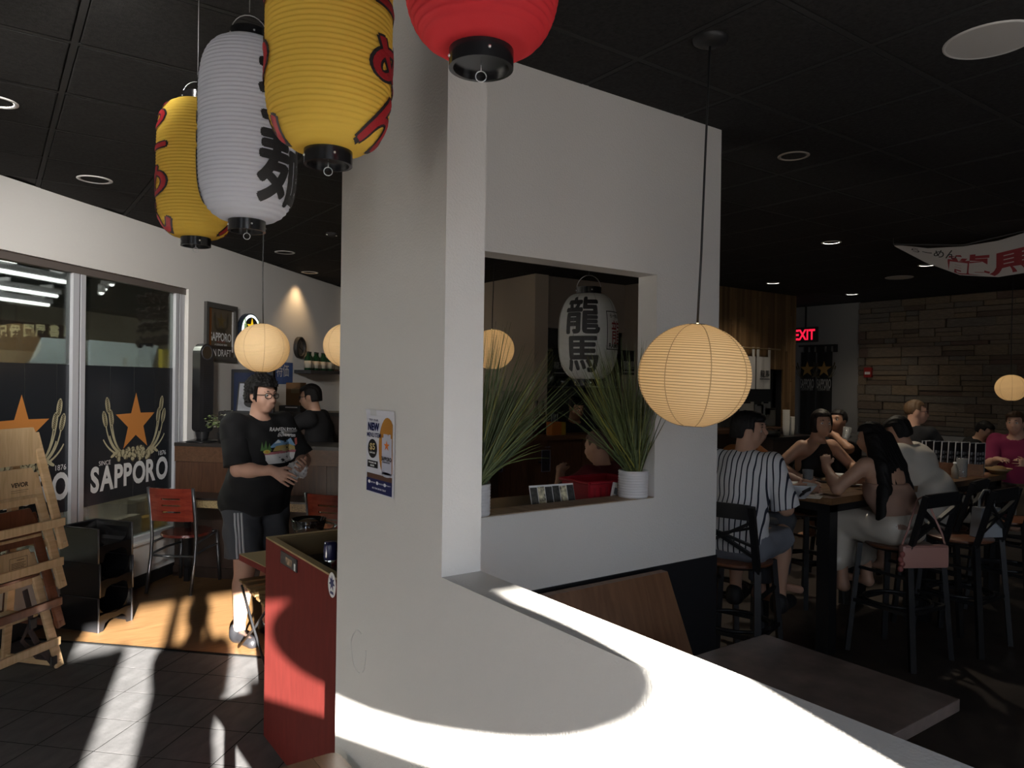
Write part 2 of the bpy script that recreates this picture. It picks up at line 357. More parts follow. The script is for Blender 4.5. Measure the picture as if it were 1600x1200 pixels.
# wood stave wall, with the serving hatch below
WV = 6.15; HX0 = 6.9; HX1 = pv(1224, 600, WV).x; HZ = pv(1200, 577, WV).z
ww = struct(MB().span((6.77, WV+.03, HZ), (9.42, WV+.12, CEIL)).span((HX1, WV+.03, 0), (9.42, WV+.12, HZ)).span((9.38, WV+.02, 0), (9.42, WV+2, CEIL)), 'wall_wood', M_black)
staves = [wood('stave_%s' % n, a, b, 4, (10, 10, 1), .4) for n, a, b in (('honey', (.17, .10, .045), (.23, .14, .065)), ('walnut', (.135, .078, .036), (.185, .108, .052)), ('oak', (.19, .118, .057), (.25, .155, .078)))]
stm = [MB().box((0, 0, 0), (1, 1, 1)).mesh('stave', m) for m in staves]
u = 7.3
while u < 9.41:
    wd_ = min(.052, 9.42-u); z = HZ if u < HX1-.03 else 0
    while z < CEIL-.01:
        L = min(rs.uniform(.5, 1.2), CEIL-z)
        o = put('stave', rs.choices(stm, (3, 3, 2))[0], ww, (u+wd_/2, WV+.022-rs.random()*.004, z+L/2)); o.scale = (wd_-.003, .02, L-.004); z += L
    u += wd_
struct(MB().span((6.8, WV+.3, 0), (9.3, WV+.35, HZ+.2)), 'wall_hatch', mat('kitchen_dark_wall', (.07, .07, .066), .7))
# outer closure of the room
cb = MB()
cb.span((-4.7, -2.0, 0), (-4.5, 1.3, CEIL)); cb.span((5.2, 10.4, 0), (11.2, 10.5, CEIL)); cb.span((3.9, 9.1, 0), (5.4, 9.2, CEIL))
struct(cb, 'wall_outer', M_grey)
# storefront behind the camera: door opening, side light and transom
SV = -1.9; sf = MB()
def sfs(u0, u1, z0, z1): sf.span((u0, SV-.1, z0), (u1, SV, z1))
sfs(-4.6, -4.4, 0, CEIL); sfs(-4.4, -3.3, 0, .3); sfs(-3.3, -1.46, 0, CEIL); sfs(-1.46, -1.19, 0, 1.89); sfs(-1.46, -1.19, 2.06, CEIL); sfs(-1.19, -1.14, 0, 1.90); sfs(-1.19, -.91, 2.13, 2.2); sfs(-.91, -.86, 0, CEIL); sfs(-.86, .44, 2.13, 2.2); sfs(-.86, .44, 2.96, CEIL); sfs(.44, 1.6, 0, CEIL); sfs(1.6, 3.4, 0, .9); sfs(1.6, 3.4, 2.3, CEIL); sfs(3.4, 11.2, 0, CEIL); sfs(-4.4, -.9, 2.98, CEIL)
struct(sf, 'wall_front', mat('storefront_panel', (.35, .34, .33), .6))
area_portal((-.21, SV-.02, 1.07), (PI/2, 0, 0), 1.3, 2.12)
area_portal((-1.03, SV-.02, 1.07), (PI/2, 0, 0), .28, 2.1)
area_portal((-3.85, SV-.02, 1.64), (PI/2, 0, 0), 1.1, 2.68)
area_portal((-.37, SV-.02, 2.58), (PI/2, 0, 0), 1.62, .76)
struct(MB().span((-7, -5.1, 2.975), (12, -5.0, 3.85)), 'wall_sun_block_2', mat('storefront_panel', (.35, .34, .33), .6))  # fascia added out of view to keep sun out of the transom

# unseen fill spots added under the lobby ceiling to brighten the window wall
for u_, v_, e_, tx, ty in ((-.75, 2.35, 430, 1.9, 7.6), (.05, 1.95, 430, 1.35, 7.1), (-1.6, 2.0, 50, .5, 6.2)):
    l_ = spot('wall_fill_spot', (u_, v_, CEIL-.03), e_, (1, .96, .91), 50, .9, (tx, ty, 2.05), .12)
area_portal((2.5, SV-.02, 1.6), (PI/2, 0, 0), 1.78, 1.38)
struct(MB().span((.2, -5.2, 0), (3.4, -5.0, 3.3)), 'wall_sun_block', mat('storefront_panel', (.35, .34, .33), .6))  # wall added out of view, stops sun entering the dining window
# ================================================================ paper lanterns
def paper(name, col, tl=.35, emit=None, rough=.7):
    return mat(name, col, rough, spec=.25, translucent=tl, emit=emit)
M_cap = mat('black_lacquer', (.008, .008, .009), .22); M_ink = mat('black_ink', (.010, .009, .010), .6); M_redink = mat('red_ink', (.30, .008, .014), .6)
M_wire = mat('steel_wire', (.55, .55, .56), .3, .9); M_string = mat('grey_string', (.16, .16, .16), .8)
M_rivet = mat('rivet', (.7, .7, .7), .3, 1)
RIV = MB().sphere((0, 0, 0), .0028, 8, 6).mesh('rivet', M_rivet, True)
def chochin_profile(R, H, rc, p=3.4, q=.52):
    return lambda z: rc + (R-rc)*max(0, 1-abs(z/(H/2))**p)**q
def chochin(name, label, pos, R, H, rc, body, text, inks, top_z, group=None, ribs=44, cap=.028, size=1.0, pq=(5.0, .5), seams=0, amp=.0030, ring=True):
    """pos: centre of the paper body; text: [(string, azimuth from the camera line, char cell)]"""
    t = thing(name, label, 'lantern', pos, group=group)
    fr_ = chochin_profile(R, H, rc, *pq); prof = []; n = ribs*4
    for i in range(n+1):
        z = -H/2+H*i/n; prof.append((fr_(z) - amp*(math.cos(2*PI*i/4)*.5+.5)*(1 if 2 < i < n-2 else 0), z))
    MB().lathe(prof, 56).build('paper_body', body, t, True)
    for s, nm in ((1, 'top_cap'), (-1, 'bottom_cap')):
        z0 = s*H/2; k = MB(); cp = [(rc*.98, z0-s*.004), (rc*1.04, z0-s*.002), (rc*1.04, z0+s*cap), (rc*.9, z0+s*cap), (rc*.9, z0+s*(cap-.008)), (.0005, z0+s*(cap-.008))]
        k.lathe(cp if s > 0 else cp, 32); c_ = k.build(nm, M_cap, t, True, auto=True)
        for a in (0, PI/2, PI, 3*PI/2): put('rivet', RIV, c_, (rc*1.04*math.cos(a+vaz(pos)+.25), rc*1.04*math.sin(a+vaz(pos)+.25), z0+s*cap*.5)).scale = (size, size, size)
    bz = H/2+cap
    bail = [(rc*math.cos(a)*Vector((math.cos(vaz(pos)+PI/2), math.sin(vaz(pos)+PI/2), 0))) + Vector((0, 0, bz-.01+math.sin(a)*rc*1.15)) for a in np.linspace(0, PI, 13)]
    MB().tube(bail, .0013*size, 6).build('bail_wire', M_wire, t, True)
    MB().tube([(0, 0, bz+rc*1.1), (0, 0, top_z-pos.z)], .0014*size, 6).build('string', M_string, t, True)
    if ring:
        rg = MB(); zr = -H/2-cap-.012*size; d = vaz(pos)+PI/2
        rg.tube([Vector((math.cos(a)*.0085*size*math.cos(d), math.cos(a)*.0085*size*math.sin(d), zr+math.sin(a)*.0085*size)) for a in np.linspace(0, 2*PI, 17)], .0009*size, 5)
        rg.tube([(0, 0, -H/2-cap+.006), (0, 0, zr+.0085*size)], .0009*size, 5); rg.build('pull_ring', M_wire, t, True)
    if seams:
        sb = MB()
        for k in range(seams):
            a = 2*PI*k/seams+.35; zs = np.linspace(-H/2*.99, H/2*.99, 40)
            pts = [((fr_(z)+.0006)*math.cos(a), (fr_(z)+.0006)*math.sin(a), z) for z in zs]; sb.tube(pts, .0012, 4)
        sb.build('seam', mat('paper_seam', (.35, .34, .32), .8), t, True)
    for (string, az, cell, z0, wide, ink, off) in text:
        for ci, ch in enumerate(string):
            layers = ((inks[0], off+.045, .0010), (inks[1], off, .0018)) if ink == 2 else ((inks[0] if ink == 0 else M_redink, off, .0012),)
            for m, of, lift in layers:
                vs, fs = bold(ch, of)
                if not vs: continue
                vs, fs = subdiv(vs, fs, .06)
                W = cell; out = []
                for vi, v in enumerate(vs):
                    z = z0 - ci*cell + v.y*W*1.0; z = max(-H/2*.985, min(H/2*.985, z)); r = fr_(z)+lift+.00012*(9*vi//max(1, len(vs)))
                    a = vaz(pos) + az + v.x*W*wide/R; out.append(Vector((r*math.cos(a), r*math.sin(a), z)))
                MB().add(out, fs).build('character', m, t)
    return t
def vaz(p):  return math.atan2(CAM.y-p.y, CAM.x-p.x)
def subdiv(vs, fs, L):
    bm = bmesh.new(); bv = [bm.verts.new(v) for v in vs]
    for f in fs:
        try: bm.faces.new([bv[i] for i in f])
        except Exception: pass
    bmesh.ops.triangulate(bm, faces=bm.faces[:])
    for _ in range(5):
        ed = [e for e in bm.edges if e.calc_length() > L]
        if not ed: break
        bmesh.ops.subdivide_edges(bm, edges=ed, cuts=1, use_grid_fill=False); bmesh.ops.triangulate(bm, faces=bm.faces[:])
    bm.verts.index_update(); o = ([v.co.copy() for v in bm.verts], [[v.index for v in f.verts] for f in bm.faces]); bm.free(); return o
LR, LH, LC = .125, .455, .046
P_yel = paper('yellow_lantern_vinyl', (.88, .61, .10), .38); P_whi = paper('white_lantern_vinyl', (.88, .89, .95), .40); P_red = paper('red_lantern_vinyl', (.62, .035, .045), .35)
def hang(px, py_bottom, depth):  # centre of a body whose lower end shows at that pixel
    p = pd(px, py_bottom, depth); return Vector((p.x, p.y, p.z+LH/2+.004))
az_ = lambda d: rad(d)
_g = 'vinyl lanterns strung under the ceiling'
chochin('hanging_lantern', 'yellow ribbed lantern with red lettering, close in front of the pillar', hang(513, 240, 1.47), LR, LH, LC, P_yel, [('らーめん', az_(78), .112, .165, 1.75, 2, .02), ('らーめん', az_(-104), .112, .165, 1.75, 2, .02)], (M_ink, M_redink), CEIL, _g)
chochin('hanging_lantern', 'white ribbed lantern with black brush characters, between the two yellow ones', hang(386, 342, 1.94), LR, LH+.02, LC, P_whi, [('拉麺', az_(56), .205, .10, 1.0, 0, .028), ('拉麺', az_(-124), .205, .10, 1.0, 0, .028)], (M_ink, M_redink), CEIL, _g)
chochin('hanging_lantern', 'yellow ribbed lantern hanging behind the white one, farthest of the row', hang(306, 374, 2.46), LR, LH, LC, P_yel, [('らーめん', az_(95), .112, .165, 1.75, 2, .02), ('らーめん', az_(-84), .112, .165, 1.75, 2, .02)], (M_ink, M_redink), CEIL, _g)
chochin('hanging_lantern', 'red ribbed lantern cut off by the top of the photo above the half wall', hang(752, 84, 1.15), LR, LH, LC+.003, P_red, [('らーめん', az_(150), .108, .165, 1.35, 0, .03)], (M_ink, M_redink), CEIL, _g)
# the white lantern with the two black characters, behind the opening
_p = pd(919, 526, 4.35)
_d = chochin('name_lantern', 'large white paper lantern with two big black characters, in the wall opening', _p, .179, .505, .072, paper('white_paper', (.78, .78, .76), .35), [('龍馬', az_(-13), .225, .115, 1.0, 0, .026)], (M_ink, M_redink), CEIL, ribs=62, cap=.04, size=1.6, pq=(2.6, .5), seams=8, amp=.0016, ring=False)
_fr = chochin_profile(.179, .505, .072, 2.6, .5)
def on_lantern(mb, vs, fs, az0, z0, lift=.0016, mi=0):
    vs, fs = subdiv(vs, fs, .03); out = []
    for v in vs:
        r = _fr(z0+v.y)+lift; a = vaz(_p)+az0+v.x/.179; out.append(Vector((r*math.cos(a), r*math.sin(a), z0+v.y)))
    mb.add(out, fs, mi)
def rect(x0, x1, y0, y1): return [Vector((x0, y0, 0)), Vector((x1, y0, 0)), Vector((x1, y1, 0)), Vector((x0, y1, 0))], [(0, 1, 2, 3)]
_pl = MB(); a0 = az_(64)
for r_ in ((-.085, -.08, -.11, .11), (.08, .085, -.11, .11), (-.085, .085, -.112, -.107), (-.085, .085, .107, .112)): on_lantern(_pl, *rect(*r_), a0, .03)
for s_, y_, w_ in (('らーめん', .085, .1), ('RAMEN', -.088, .12)):
    vs, fs = text_mesh(s_, 1, .02); W = max(v.x for v in vs)*2; on_lantern(_pl, [v*(w_/W) for v in vs], fs, a0-.05, .03+y_)
_pl.build('name_panel', M_ink, _d)
_pr = MB()
vs, fs = text_mesh('龍', 1, .0); on_lantern(_pr, [Vector((v.x*.105, v.y*.15-.01, 0)) for v in vs], fs, a0, .03, .002)
_pr.build('red_character', M_redink, _d)
# ---------------------------------------------------------------- round paper pendants
M_glow = mat('glowing_paper', (.80, .66, .44), .8, spec=.1, translucent=.45, emit=((1, .69, .35), .30))
M_seam = mat('paper_seam_warm', (.50, .36, .20), .8, emit=((1, .6, .25), .06))
M_bulb = mat('lit_bulb', (1, .8, .5), .4, emit=((1, .72, .36), 6))
def globe_mesh(R, Hh, ribs, amp):
    b = MB(); prof = []; n = ribs*4; t0, t1 = .14, PI-.22
    for i in range(n+1):
        t = t0+(t1-t0)*i/n; r = R*math.sin(t) - amp*(math.cos(2*PI*i/4)*.5+.5); prof.append((r, Hh*math.cos(t)))
    b.lathe(prof[::-1], 64); nn = len(prof)-1; b.m = [1 if (nn-1-i) % 4 == 0 else 0 for i in range(nn) for k in range(64)]; return b, t0, t1
M_rib = mat('paper_rib', (.46, .33, .17), .8, emit=((1, .62, .25), .05))
GM, _t0, _t1 = globe_mesh(1, .93, 50, .008); GM = GM.mesh('paper_shade', [M_glow, M_rib], True)
SM = MB()
for k in range(8):
    a = 2*PI*k/8+.2; pts = [(1.002*math.sin(t)*math.cos(a), 1.002*math.sin(t)*math.sin(a), .932*math.cos(t)) for t in np.linspace(_t0, _t1, 40)]; SM.tube(pts, .008, 4)
SM = SM.mesh('seam', M_seam, True)
RM = MB(); RM.tube([(.22*math.cos(a), .22*math.sin(a), -.905) for a in np.linspace(0, 2*PI, 25)], .009, 5); RM.tube([(.145*math.cos(a), .145*math.sin(a), .922) for a in np.linspace(0, 2*PI, 25)], .01, 5)
RM.tube([(-.145, 0, .922), (.145, 0, .922)], .008, 5); RM = RM.mesh('wire_ring', M_iron, True)
BM_ = MB().sphere((0, 0, .12), (.16, .16, .2), 14, 10).lathe([(.07, .28), (.07, .46), (.02, .48), (.02, .95)], 12).mesh('bulb', M_bulb, True)
def pendant(label, p, R, cord_top, power, canopy=None, tilt=0.0, grp='round paper pendant lamps', spin=0.0, sz=1.0):
    t = thing('paper_pendant', label, 'lamp', p, spin, grp); t.rotation_euler = (tilt, tilt*.6, spin)
    for nm, me in (('paper_shade', GM), ('seam', SM), ('wire_ring', RM), ('bulb', BM_)): o = put(nm, me, t); o.scale = (R, R, R*sz)
    top = t.matrix_basis.inverted() @ Vector(cord_top); a = Vector((0, 0, R*.93*sz)); md = (a+top)/2 + Vector((.006, .004, 0))
    MB().tube([a-Vector((0, 0, .02)), a.lerp(md, .5)+Vector((.003, 0, 0)), md, md.lerp(top, .5), top], .0042, 8).build('cord', M_black, t, True)
    if canopy: MB().lathe([(.001, -.028), (.03, -.027), (.062, -.014), (.066, 0), (.066, .012)], 32, top).build('canopy', M_black, t, True)
    l = bpy.data.lights.new('lamp_glow', 'POINT'); l.energy = power; l.color = (1, .68, .34); l.shadow_soft_size = R*.16
    o = bpy.data.objects.new('lamp_glow', l); C.objects.link(o); o.location = (0, 0, R*.1); o.parent = t
    return t
_c = pz(1110, 60, CEIL)
pendant('near paper globe lamp on a long black cord, in front of the wall opening', pd(1084.5, 587, 2.72), .206, (_c.x, _c.y, CEIL-.002), 5, True, rad(2.5))
for lb, x, y, w, D, e_ in (('paper globe lamp above the man in the black tee', 410, 544, 82, None, 11), ('paper globe lamp half hidden by the far edge of the pillar', 543, 540, 74, None, 11), ('paper globe lamp behind the grass, at the near end of the opening', 770, 546, 67, None, 11)):
    D = FPX*.412/w; q = pd(x, y, D); pendant(lb, q, .206, (q.x, q.y, CEIL), e_, None, rad(3), spin=random.random()*6)
q = pd(1580, 606, 7.9); pendant('small bright paper globe lamp in front of the stone wall', q, .152, (q.x+.01, q.y, CEIL), 8, None, 0.0, spin=1.0)
# unseen globe added behind the camera, shaped to cast the oval shadow
pendant('wide paper globe added unseen behind the camera to cast an oval shadow', Vector((.192, -1.15, 1.755-.004)), .288, (.192, -1.15, CEIL), .01, None, sz=.735)
# ---------------------------------------------------------------- ceiling fittings
M_lens_on = mat('downlight_lens_lit', (1, .95, .85), .3, emit=((1, .93, .82), 9)); M_lens_warm = mat('downlight_lens_warm', (.8, .5, .25), .4, emit=((1, .62, .3), .55))
M_lens_off = mat('downlight_reflector_off', (.16, .13, .11), .35, .3); M_lens_sky = mat('downlight_lens_sky_tint', (.62, .66, .74), .15, .8); M_rim = mat('downlight_rim', (.70, .68, .66), .5)  # bluish lens colour stands for reflected sky
def downlight(label, px, py, R, lens, rim=M_rim):
    p = pz(px, py, CEIL); t = thing('downlight', label, 'ceiling light', (p.x, p.y, CEIL), group='recessed downlights')
    MB().lathe([(R*.80, .004), (R*.80, -.004), (R*.86, -.008), (R, -.005), (R, .004)], 32).build('rim', rim, t, True)
    MB().lathe([(R*.81, -.003), (R*.5, .004), (.001, .006)], 32).build('lens', lens, t, True); return p
downlight('unlit recessed downlight with brown reflector above the window wall', 148, 280, .105, M_lens_off)
downlight('unlit recessed downlight over the lobby, beyond the vinyl lanterns', 445, 394, .10, M_lens_off)
p = downlight('warm lit downlight close to the wall above the clock', 484, 425.5, .10, M_lens_warm)
spot('wash_light', (p.x, p.y, CEIL-.03), 15, (1, .66, .34), 105, .7, (p.x, p.y, 0), .03)
downlight('white downlight cut by the edge of the photo, near the window', -6, 158, .09, M_lens_on)
downlight('unlit downlight with sky reflection coloured into its lens over the dining tables', 1240, 243, .085, M_lens_sky, mat('bronze_rim', (.30, .26, .22), .5))
for lb, x, y in (('lit downlight near the middle of the dining ceiling', 1299, 378.5), ('lit downlight in front of the wood stave wall', 1208, 442), ('lit downlight by the grey wall, farthest of the lit ones', 1331, 459.5), ('lit downlight beside the hanging banner', 1448, 414)):
    p = downlight(lb, x, y, .085, M_lens_on); spot('down_beam', (p.x, p.y, CEIL-.03), 85 if x < 1320 and y < 400 else 20, (1, .86, .66), 120, .9, (p.x, p.y, 0), .05)
for lb, x, y, R in (('large white round ceiling speaker over the dining room', 1548, 62, .155), ('dark round ceiling speaker beyond the banner', 1405, 433, .15)):
    p = pz(x, y, CEIL); t = thing('ceiling_speaker', lb, 'speaker', (p.x, p.y, CEIL), group='round ceiling speakers')
    MB().lathe([(R, .003), (R, -.006), (R*.96, -.009), (R*.93, -.006)], 40).build('rim', mat('speaker_rim', (.62, .60, .57), .5), t, True)
    MB().lathe([(R*.94, -.006), (R*.5, -.0075), (.001, -.008)], 40).build('grille', mat('speaker_grille', (.55, .53, .50), .7, bump=(900, .4, .002)), t, True)
p = pz(518, 364, CEIL); t = thing('smoke_detector', 'small detector on the black ceiling beside the pillar', 'detector', (p.x, p.y, CEIL))
MB().lathe([(.001, -.03), (.03, -.028), (.045, -.012), (.05, .002)], 24).build('housing', M_grid, t, True); MB().bar((-.05, 0, -.02), (.05, 0, -.02), .006, .006).build('bracket', M_rim, t)
# ================================================================ window film, its print, and the shop beyond the glass
WX = (S2, S2, 0); NX = (-S2, S2, 0); ZX = (0, 0, 1)
M_film = mat('dark_window_film', (.021, .024, .029), .25); M_orange = mat('orange_print', (.62, .245, .06), .5); M_gold = mat('pale_gold_print', (.50, .46, .30), .55)
M_goldd = mat('dark_gold_outline', (.10, .085, .045), .6); M_letter = mat('white_print', (.72, .73, .74), .5)
FZ0, FZ1 = pn(180, 783, NF).z, pn(150, 571, NF).z
NFI = NF+.0265
seamw = [pn(x, 600, NF).x*S2+pn(x, 600, NF).y*S2 for x in (44, 94, 177, 214, 247)]
for ws_ in ([2.62, 3.45, seamw[0], seamw[1], 4.775], [4.90, seamw[2], seamw[3], seamw[4], 6.0]):
    for i in range(4): wnbox(MB(), ws_[i]+.0015, ws_[i+1]-.0015, NFI, NFI+.0012, FZ0, FZ1).build('film_strip', M_film, wn_)
def ell(cx, cy, a, b, rot=0, n=12): return [(cx+a*math.cos(t)*math.cos(rot)-b*math.sin(t)*math.sin(rot), cy+a*math.cos(t)*math.sin(rot)+b*math.sin(t)*math.cos(rot)) for t in [2*PI*k/n for k in range(n)]]
def emblem(O, X, Y, R, M_star, M_stem, M_line, par, lift=.001, flowers=True, names=('star_print', 'barley_print')):
    """five-pointed star between two sheaves of barley, hop flowers under it; R: star radius"""
    X, Y = Vector(X), Vector(Y); N = X.cross(Y); O = Vector(O)
    def flat(mb, poly, l, mi=0): mb.add([O+X*x*R+Y*y*R+N*l for x, y in poly], [tuple(range(len(poly)))], mi)
    s_ = MB(); flat(s_, star(1, .40), lift*2); s_.build(names[0], M_star, par)
    b = MB()
    for sg in (-1, 1):
        for (x0, y0, x1, y1, cx) in ((.62, -.92, 1.28, .45, 1.12), (.60, -.95, 1.12, .06, 1.0), (.66, -.98, 1.40, .02, 1.24), (.55, -1.0, 1.22, -.35, 1.05), (.7, -1.02, 1.5, -.45, 1.25)):
            pts = [((1-t)**2*x0+2*t*(1-t)*cx+t*t*x1, (1-t)**2*y0+2*t*(1-t)*(y0*.55+y1*.1-.25)+t*t*y1) for t in np.linspace(0, 1, 8)]
            for i in range(7):
                (ax, ay), (bx, by) = pts[i], pts[i+1]; dx, dy = by-ay, -(bx-ax); L = math.hypot(dx, dy); w = .035*(1-.06*i); dx, dy = dx/L*w, dy/L*w
                q = [(sg*(ax+dx), ay+dy), (sg*(bx+dx), by+dy), (sg*(bx-dx), by-dy), (sg*(ax-dx), ay-dy)]; flat(b, q if sg > 0 else q[::-1], lift)
            if y1 > -.2:
                a_ = math.atan2(by-ay, bx-ax); r_ = a_ if sg > 0 else PI-a_
                flat(b, ell(sg*(x1+.04), y1+.16, .27, .105, r_, 14), lift*1.5)
                for k in range(-3, 4):
                    c_ = (sg*(x1+.04)+math.cos(r_)*k*.065, y1+.16+math.sin(r_)*k*.065); flat(b, ell(c_[0], c_[1], .018, .075, r_+.6, 6), lift*2, 1); flat(b, ell(c_[0], c_[1], .018, .075, r_-.6, 6), lift*2, 1)
    if flowers:
        rr = random.Random(3)
        for k in range(44):
            x = rr.uniform(-.82, .82); y = -1.0-.16*rr.random()+.30*(1-abs(x)/.85)*rr.uniform(-.3, 1); r = rr.uniform(.07, .11)
            flat(b, ell(x, y, r*1.22, r*.92, rr.random()*3), lift*(1.6+.1*k), 1); flat(b, ell(x, y, r, r*.7, rr.random()*3), lift*(1.65+.1*k))
        for sg in (-1, 1):
            for k in range(4): flat(b, ell(sg*(.72+.11*k), -.98+.03*k-.1*(k % 2), .13, .05, sg*(.5-k*.3)), lift*1.3)
    b.build(names[1], [M_stem, M_line], par)
def film_logo(starpx, R, par):
    c = pn(*starpx, NF+.026); w, n, z = towN(c); z = 1.372
    O = WN(w, NF+.0262, z)
    emblem(O, WX, ZX, R, M_orange, M_gold, M_goldd, par, .0006)
    lm = MB(); O2 = O + Vector(WX)*(-.035) + Vector((0, 0, -1.66*R))
    word = 'SAPPORO'; adv = 1.10; xs = 0; W = 0; glyphs = []
    for ch in word:
        vs, fs = text_mesh(ch, 1, .035); cw = max(v.x for v in vs)*2; glyphs.append((vs, fs, cw)); W += cw+.04
    tw = .95
    for vs, fs, cw in glyphs:
        x = xs+cw/2; xs += cw+.04
        a = tw/W; cx = (x-W/2)*a; hh = .195*(1+.10*abs(cx)/(tw/2))
        lm.add([O2+Vector(WX)*(cx+v.x*a)+Vector((0, 0, (v.y/.78)*hh*.98)) + Vector((S2, -S2, 0))*.0008 for v in vs], fs)
    lettering(lm, 'SINCE', O+Vector(WX)*(-1.42*R)+Vector((0, 0, -1.18*R)), WX, ZX, w=.13, lift=.0008)
    lettering(lm, '1876', O+Vector(WX)*(1.40*R)+Vector((0, 0, -1.12*R)), WX, ZX, w=.10, lift=.0008)
    lm.build('word_print', M_letter, par)
film_logo((212, 668), .252, wn_)
_wl = towN(pn(33, 670, NF+.026))[0]; film_logo((33, 676), .252, wn_)
# the shop beyond
M_shop = mat('shop_wall', (.40, .36, .27), .8); M_shopc = mat('shop_dark_ceiling', (.035, .042, .036), .8); M_tube = mat('fluorescent_tube', (1, 1, 1), .4, emit=((1, .98, .9), 11))
sh = MB(); wnbox(sh, 1.0, 16, 10.0, 10.1, 0, 4.6); wnbox(sh, 15.9, 16, 4.3, 10, 0, 4.6); wnbox(sh, .9, 1.0, 4.3, 10, 0, 4.6); struct(sh, 'wall_shop', M_shop)
struct(wnbox(MB(), 1, 16, 4.25, 10, 4.5, 4.6), 'roof_shop', M_shopc); struct(wnbox(MB(), 1, 16, 4.25, 10.1, -.1, 0), 'floor_shop', mat('shop_floor', (.20, .17, .13), .5))
struct(wnbox(MB(), 1, 16, 4.2, 4.35, FT+.1, 4.6).span((0, 0, -5), (.01, .01, -4.99)), 'wall_shop_front', M_shopc)
struct(wnbox(MB(), 1, 16, 9.4, 10, pn(200, 489, 9.4).z, 4.55), 'soffit_wall', M_shopc)
zt = pn(40, 503, 8.6).z; zb = pn(40, 548, 8.6).z
bd = thing('shop_sign', 'brown shop fascia with pale gold Chinese characters, seen through the window', 'sign', WN(6.5, 8.6, zb))
w1 = towN(pn(121, 520, 8.6))[0]
wnbox(MB(), w1-5.5, w1, 8.6, 8.75, zb, zt).build('fascia', mat('sign_brown', (.06, .026, .016), .6)).parent = None
_f = bpy.data.objects['fascia']; _f.parent = bd; _f.location = -bd.location
for ch, px in zip('紀伊國屋書店', (2, 23, 45, 63, 85, 107)):
    lm = MB(); lettering(lm, ch, pn(px, 517, 8.58)-bd.location, WX, ZX, h=.155*1.0 if False else .19, offset=.03)
    lm.build('sign_character', mat('gold_letter', (.75, .66, .36), .4, emit=((.9, .8, .45), .5)), bd)
for i, (y0, y1, xe) in enumerate(((404, 409, 28), (434, 442, 109), (457, 463, 91), (471, 477, 78))):
    n_ = (6.2, 7.0, 7.9, 8.5)[i]; p1 = pn(xe, y1, n_); w1_ = towN(p1)[0]
    t = thing('strip_light', 'long fluorescent strip light under the dark shop ceiling, %s from the glass' % ('nearest', 'second', 'third', 'farthest')[i], 'light', WN(w1_-1.6, n_, p1.z), PI/4, 'fluorescent strips beyond the window')
    MB().box((-.0, 0, .055), (3.2, .12, .07), None, 0, .01).build('housing', M_alu, t); MB().tube([(-1.58, 0, 0), (1.58, 0, 0)], .024, 8).build('tube', M_tube, t, True)
    for k in range(5): MB().box((-1.4+.7*k, 0, .11), (.02, .2, .05)).build('louvre', M_alu, t)
for i, (a_, b_) in enumerate((((66, 527), (47, 566)), ((140, 531), (140, 573)))):
    n_ = 5.4; A = pn(*a_, n_+.35); B = pn(*b_, n_-.05); wA = towN(A)[0]; wB = towN(B)[0]; X1 = towN(pn((132, 249)[i], 537, n_+.35))[0]; X2 = towN(pn((132, 237)[i], 574, n_-.05))[0]
    q = [WN(wA, n_+.35, A.z), WN(X1, n_+.35, A.z), WN(X2, n_-.05, B.z), WN(wB, n_-.05, B.z)]; o_ = sum(q, Vector())/4
    dn = (q[1]-q[0]).cross(q[2]-q[0]).normalized()*.03
    t = MB().add([x-o_ for x in q]+[x-o_+dn for x in q], [(0, 1, 2, 3), (7, 6, 5, 4), (0, 4, 5, 1), (1, 5, 6, 2), (2, 6, 7, 3), (3, 7, 4, 0)]).build('display_board', mat('pale_blue_board', (.62, .72, .78), .5, emit=((.7, .85, .95), .0)), None)
    t.location = o_; tag(t, ('pale slanted display board behind the window pane by the mullion', 'longer pale slanted display board with a small tag, behind the second pane')[i], 'display')
    ld = MB()
    for c_ in (q[2], q[3]): ld.bar(c_-o_, Vector((c_.x, c_.y, 0))-o_, .03, .03)
    ld.build('support_post', M_alu, t)
tg = MB(); lettering(tg.box((0, 0, 0), (.06, .004, .09)), '本', (0, -.0025, 0), (1, 0, 0), ZX, w=.04, mi=1); t = tg.build('price_tag', [M_white, M_ink], None); t.location = pn(196, 566, 5.28); t.rotation_euler = (0, 0, PI/4); tag(t, 'small white tag standing against the slanted board beyond the glass', 'tag')
bb = thing('shop_banner', 'mustard yellow upright board at the far end of the shop window', 'board', pn(258, 600, 5.2)); 
MB().box((0, 0, .14), (.16, .05, .5), rotz(PI/4)).build('panel', mat('mustard_board', (.50, .40, .03), .6), bb); MB().box((0, 0, -.85), (.03, .03, 1.6)).build('stand', M_iron, bb)
# dark hanging branches
hb = thing('branch_mobile', 'dark twiggy branches hanging in the shop beyond the second pane', 'decoration', pn(243, 500, 5.6))
tw = MB(); rr = random.Random(4)
for row in range(4):
    for k in range(60):
        x = rr.uniform(-.30, .30); z = .26-.17*row+rr.uniform(-.05, .05)-x*-.15; a = rr.uniform(-1, 1); L = rr.uniform(.03, .08)
        tw.box((x*S2, x*S2, z), (L, .02, .022), Matrix.Rotation(PI/4, 3, 'Z') @ Matrix.Rotation(a, 3, 'Y'))
o = tw.build('twigs', mat('dark_twig', (.035, .022, .022), .8), hb); o['kind'] = 'stuff'
MB().bar((0, 0, .2), (0, 0, 2.0), .006, .006).build('cord', M_iron, hb)
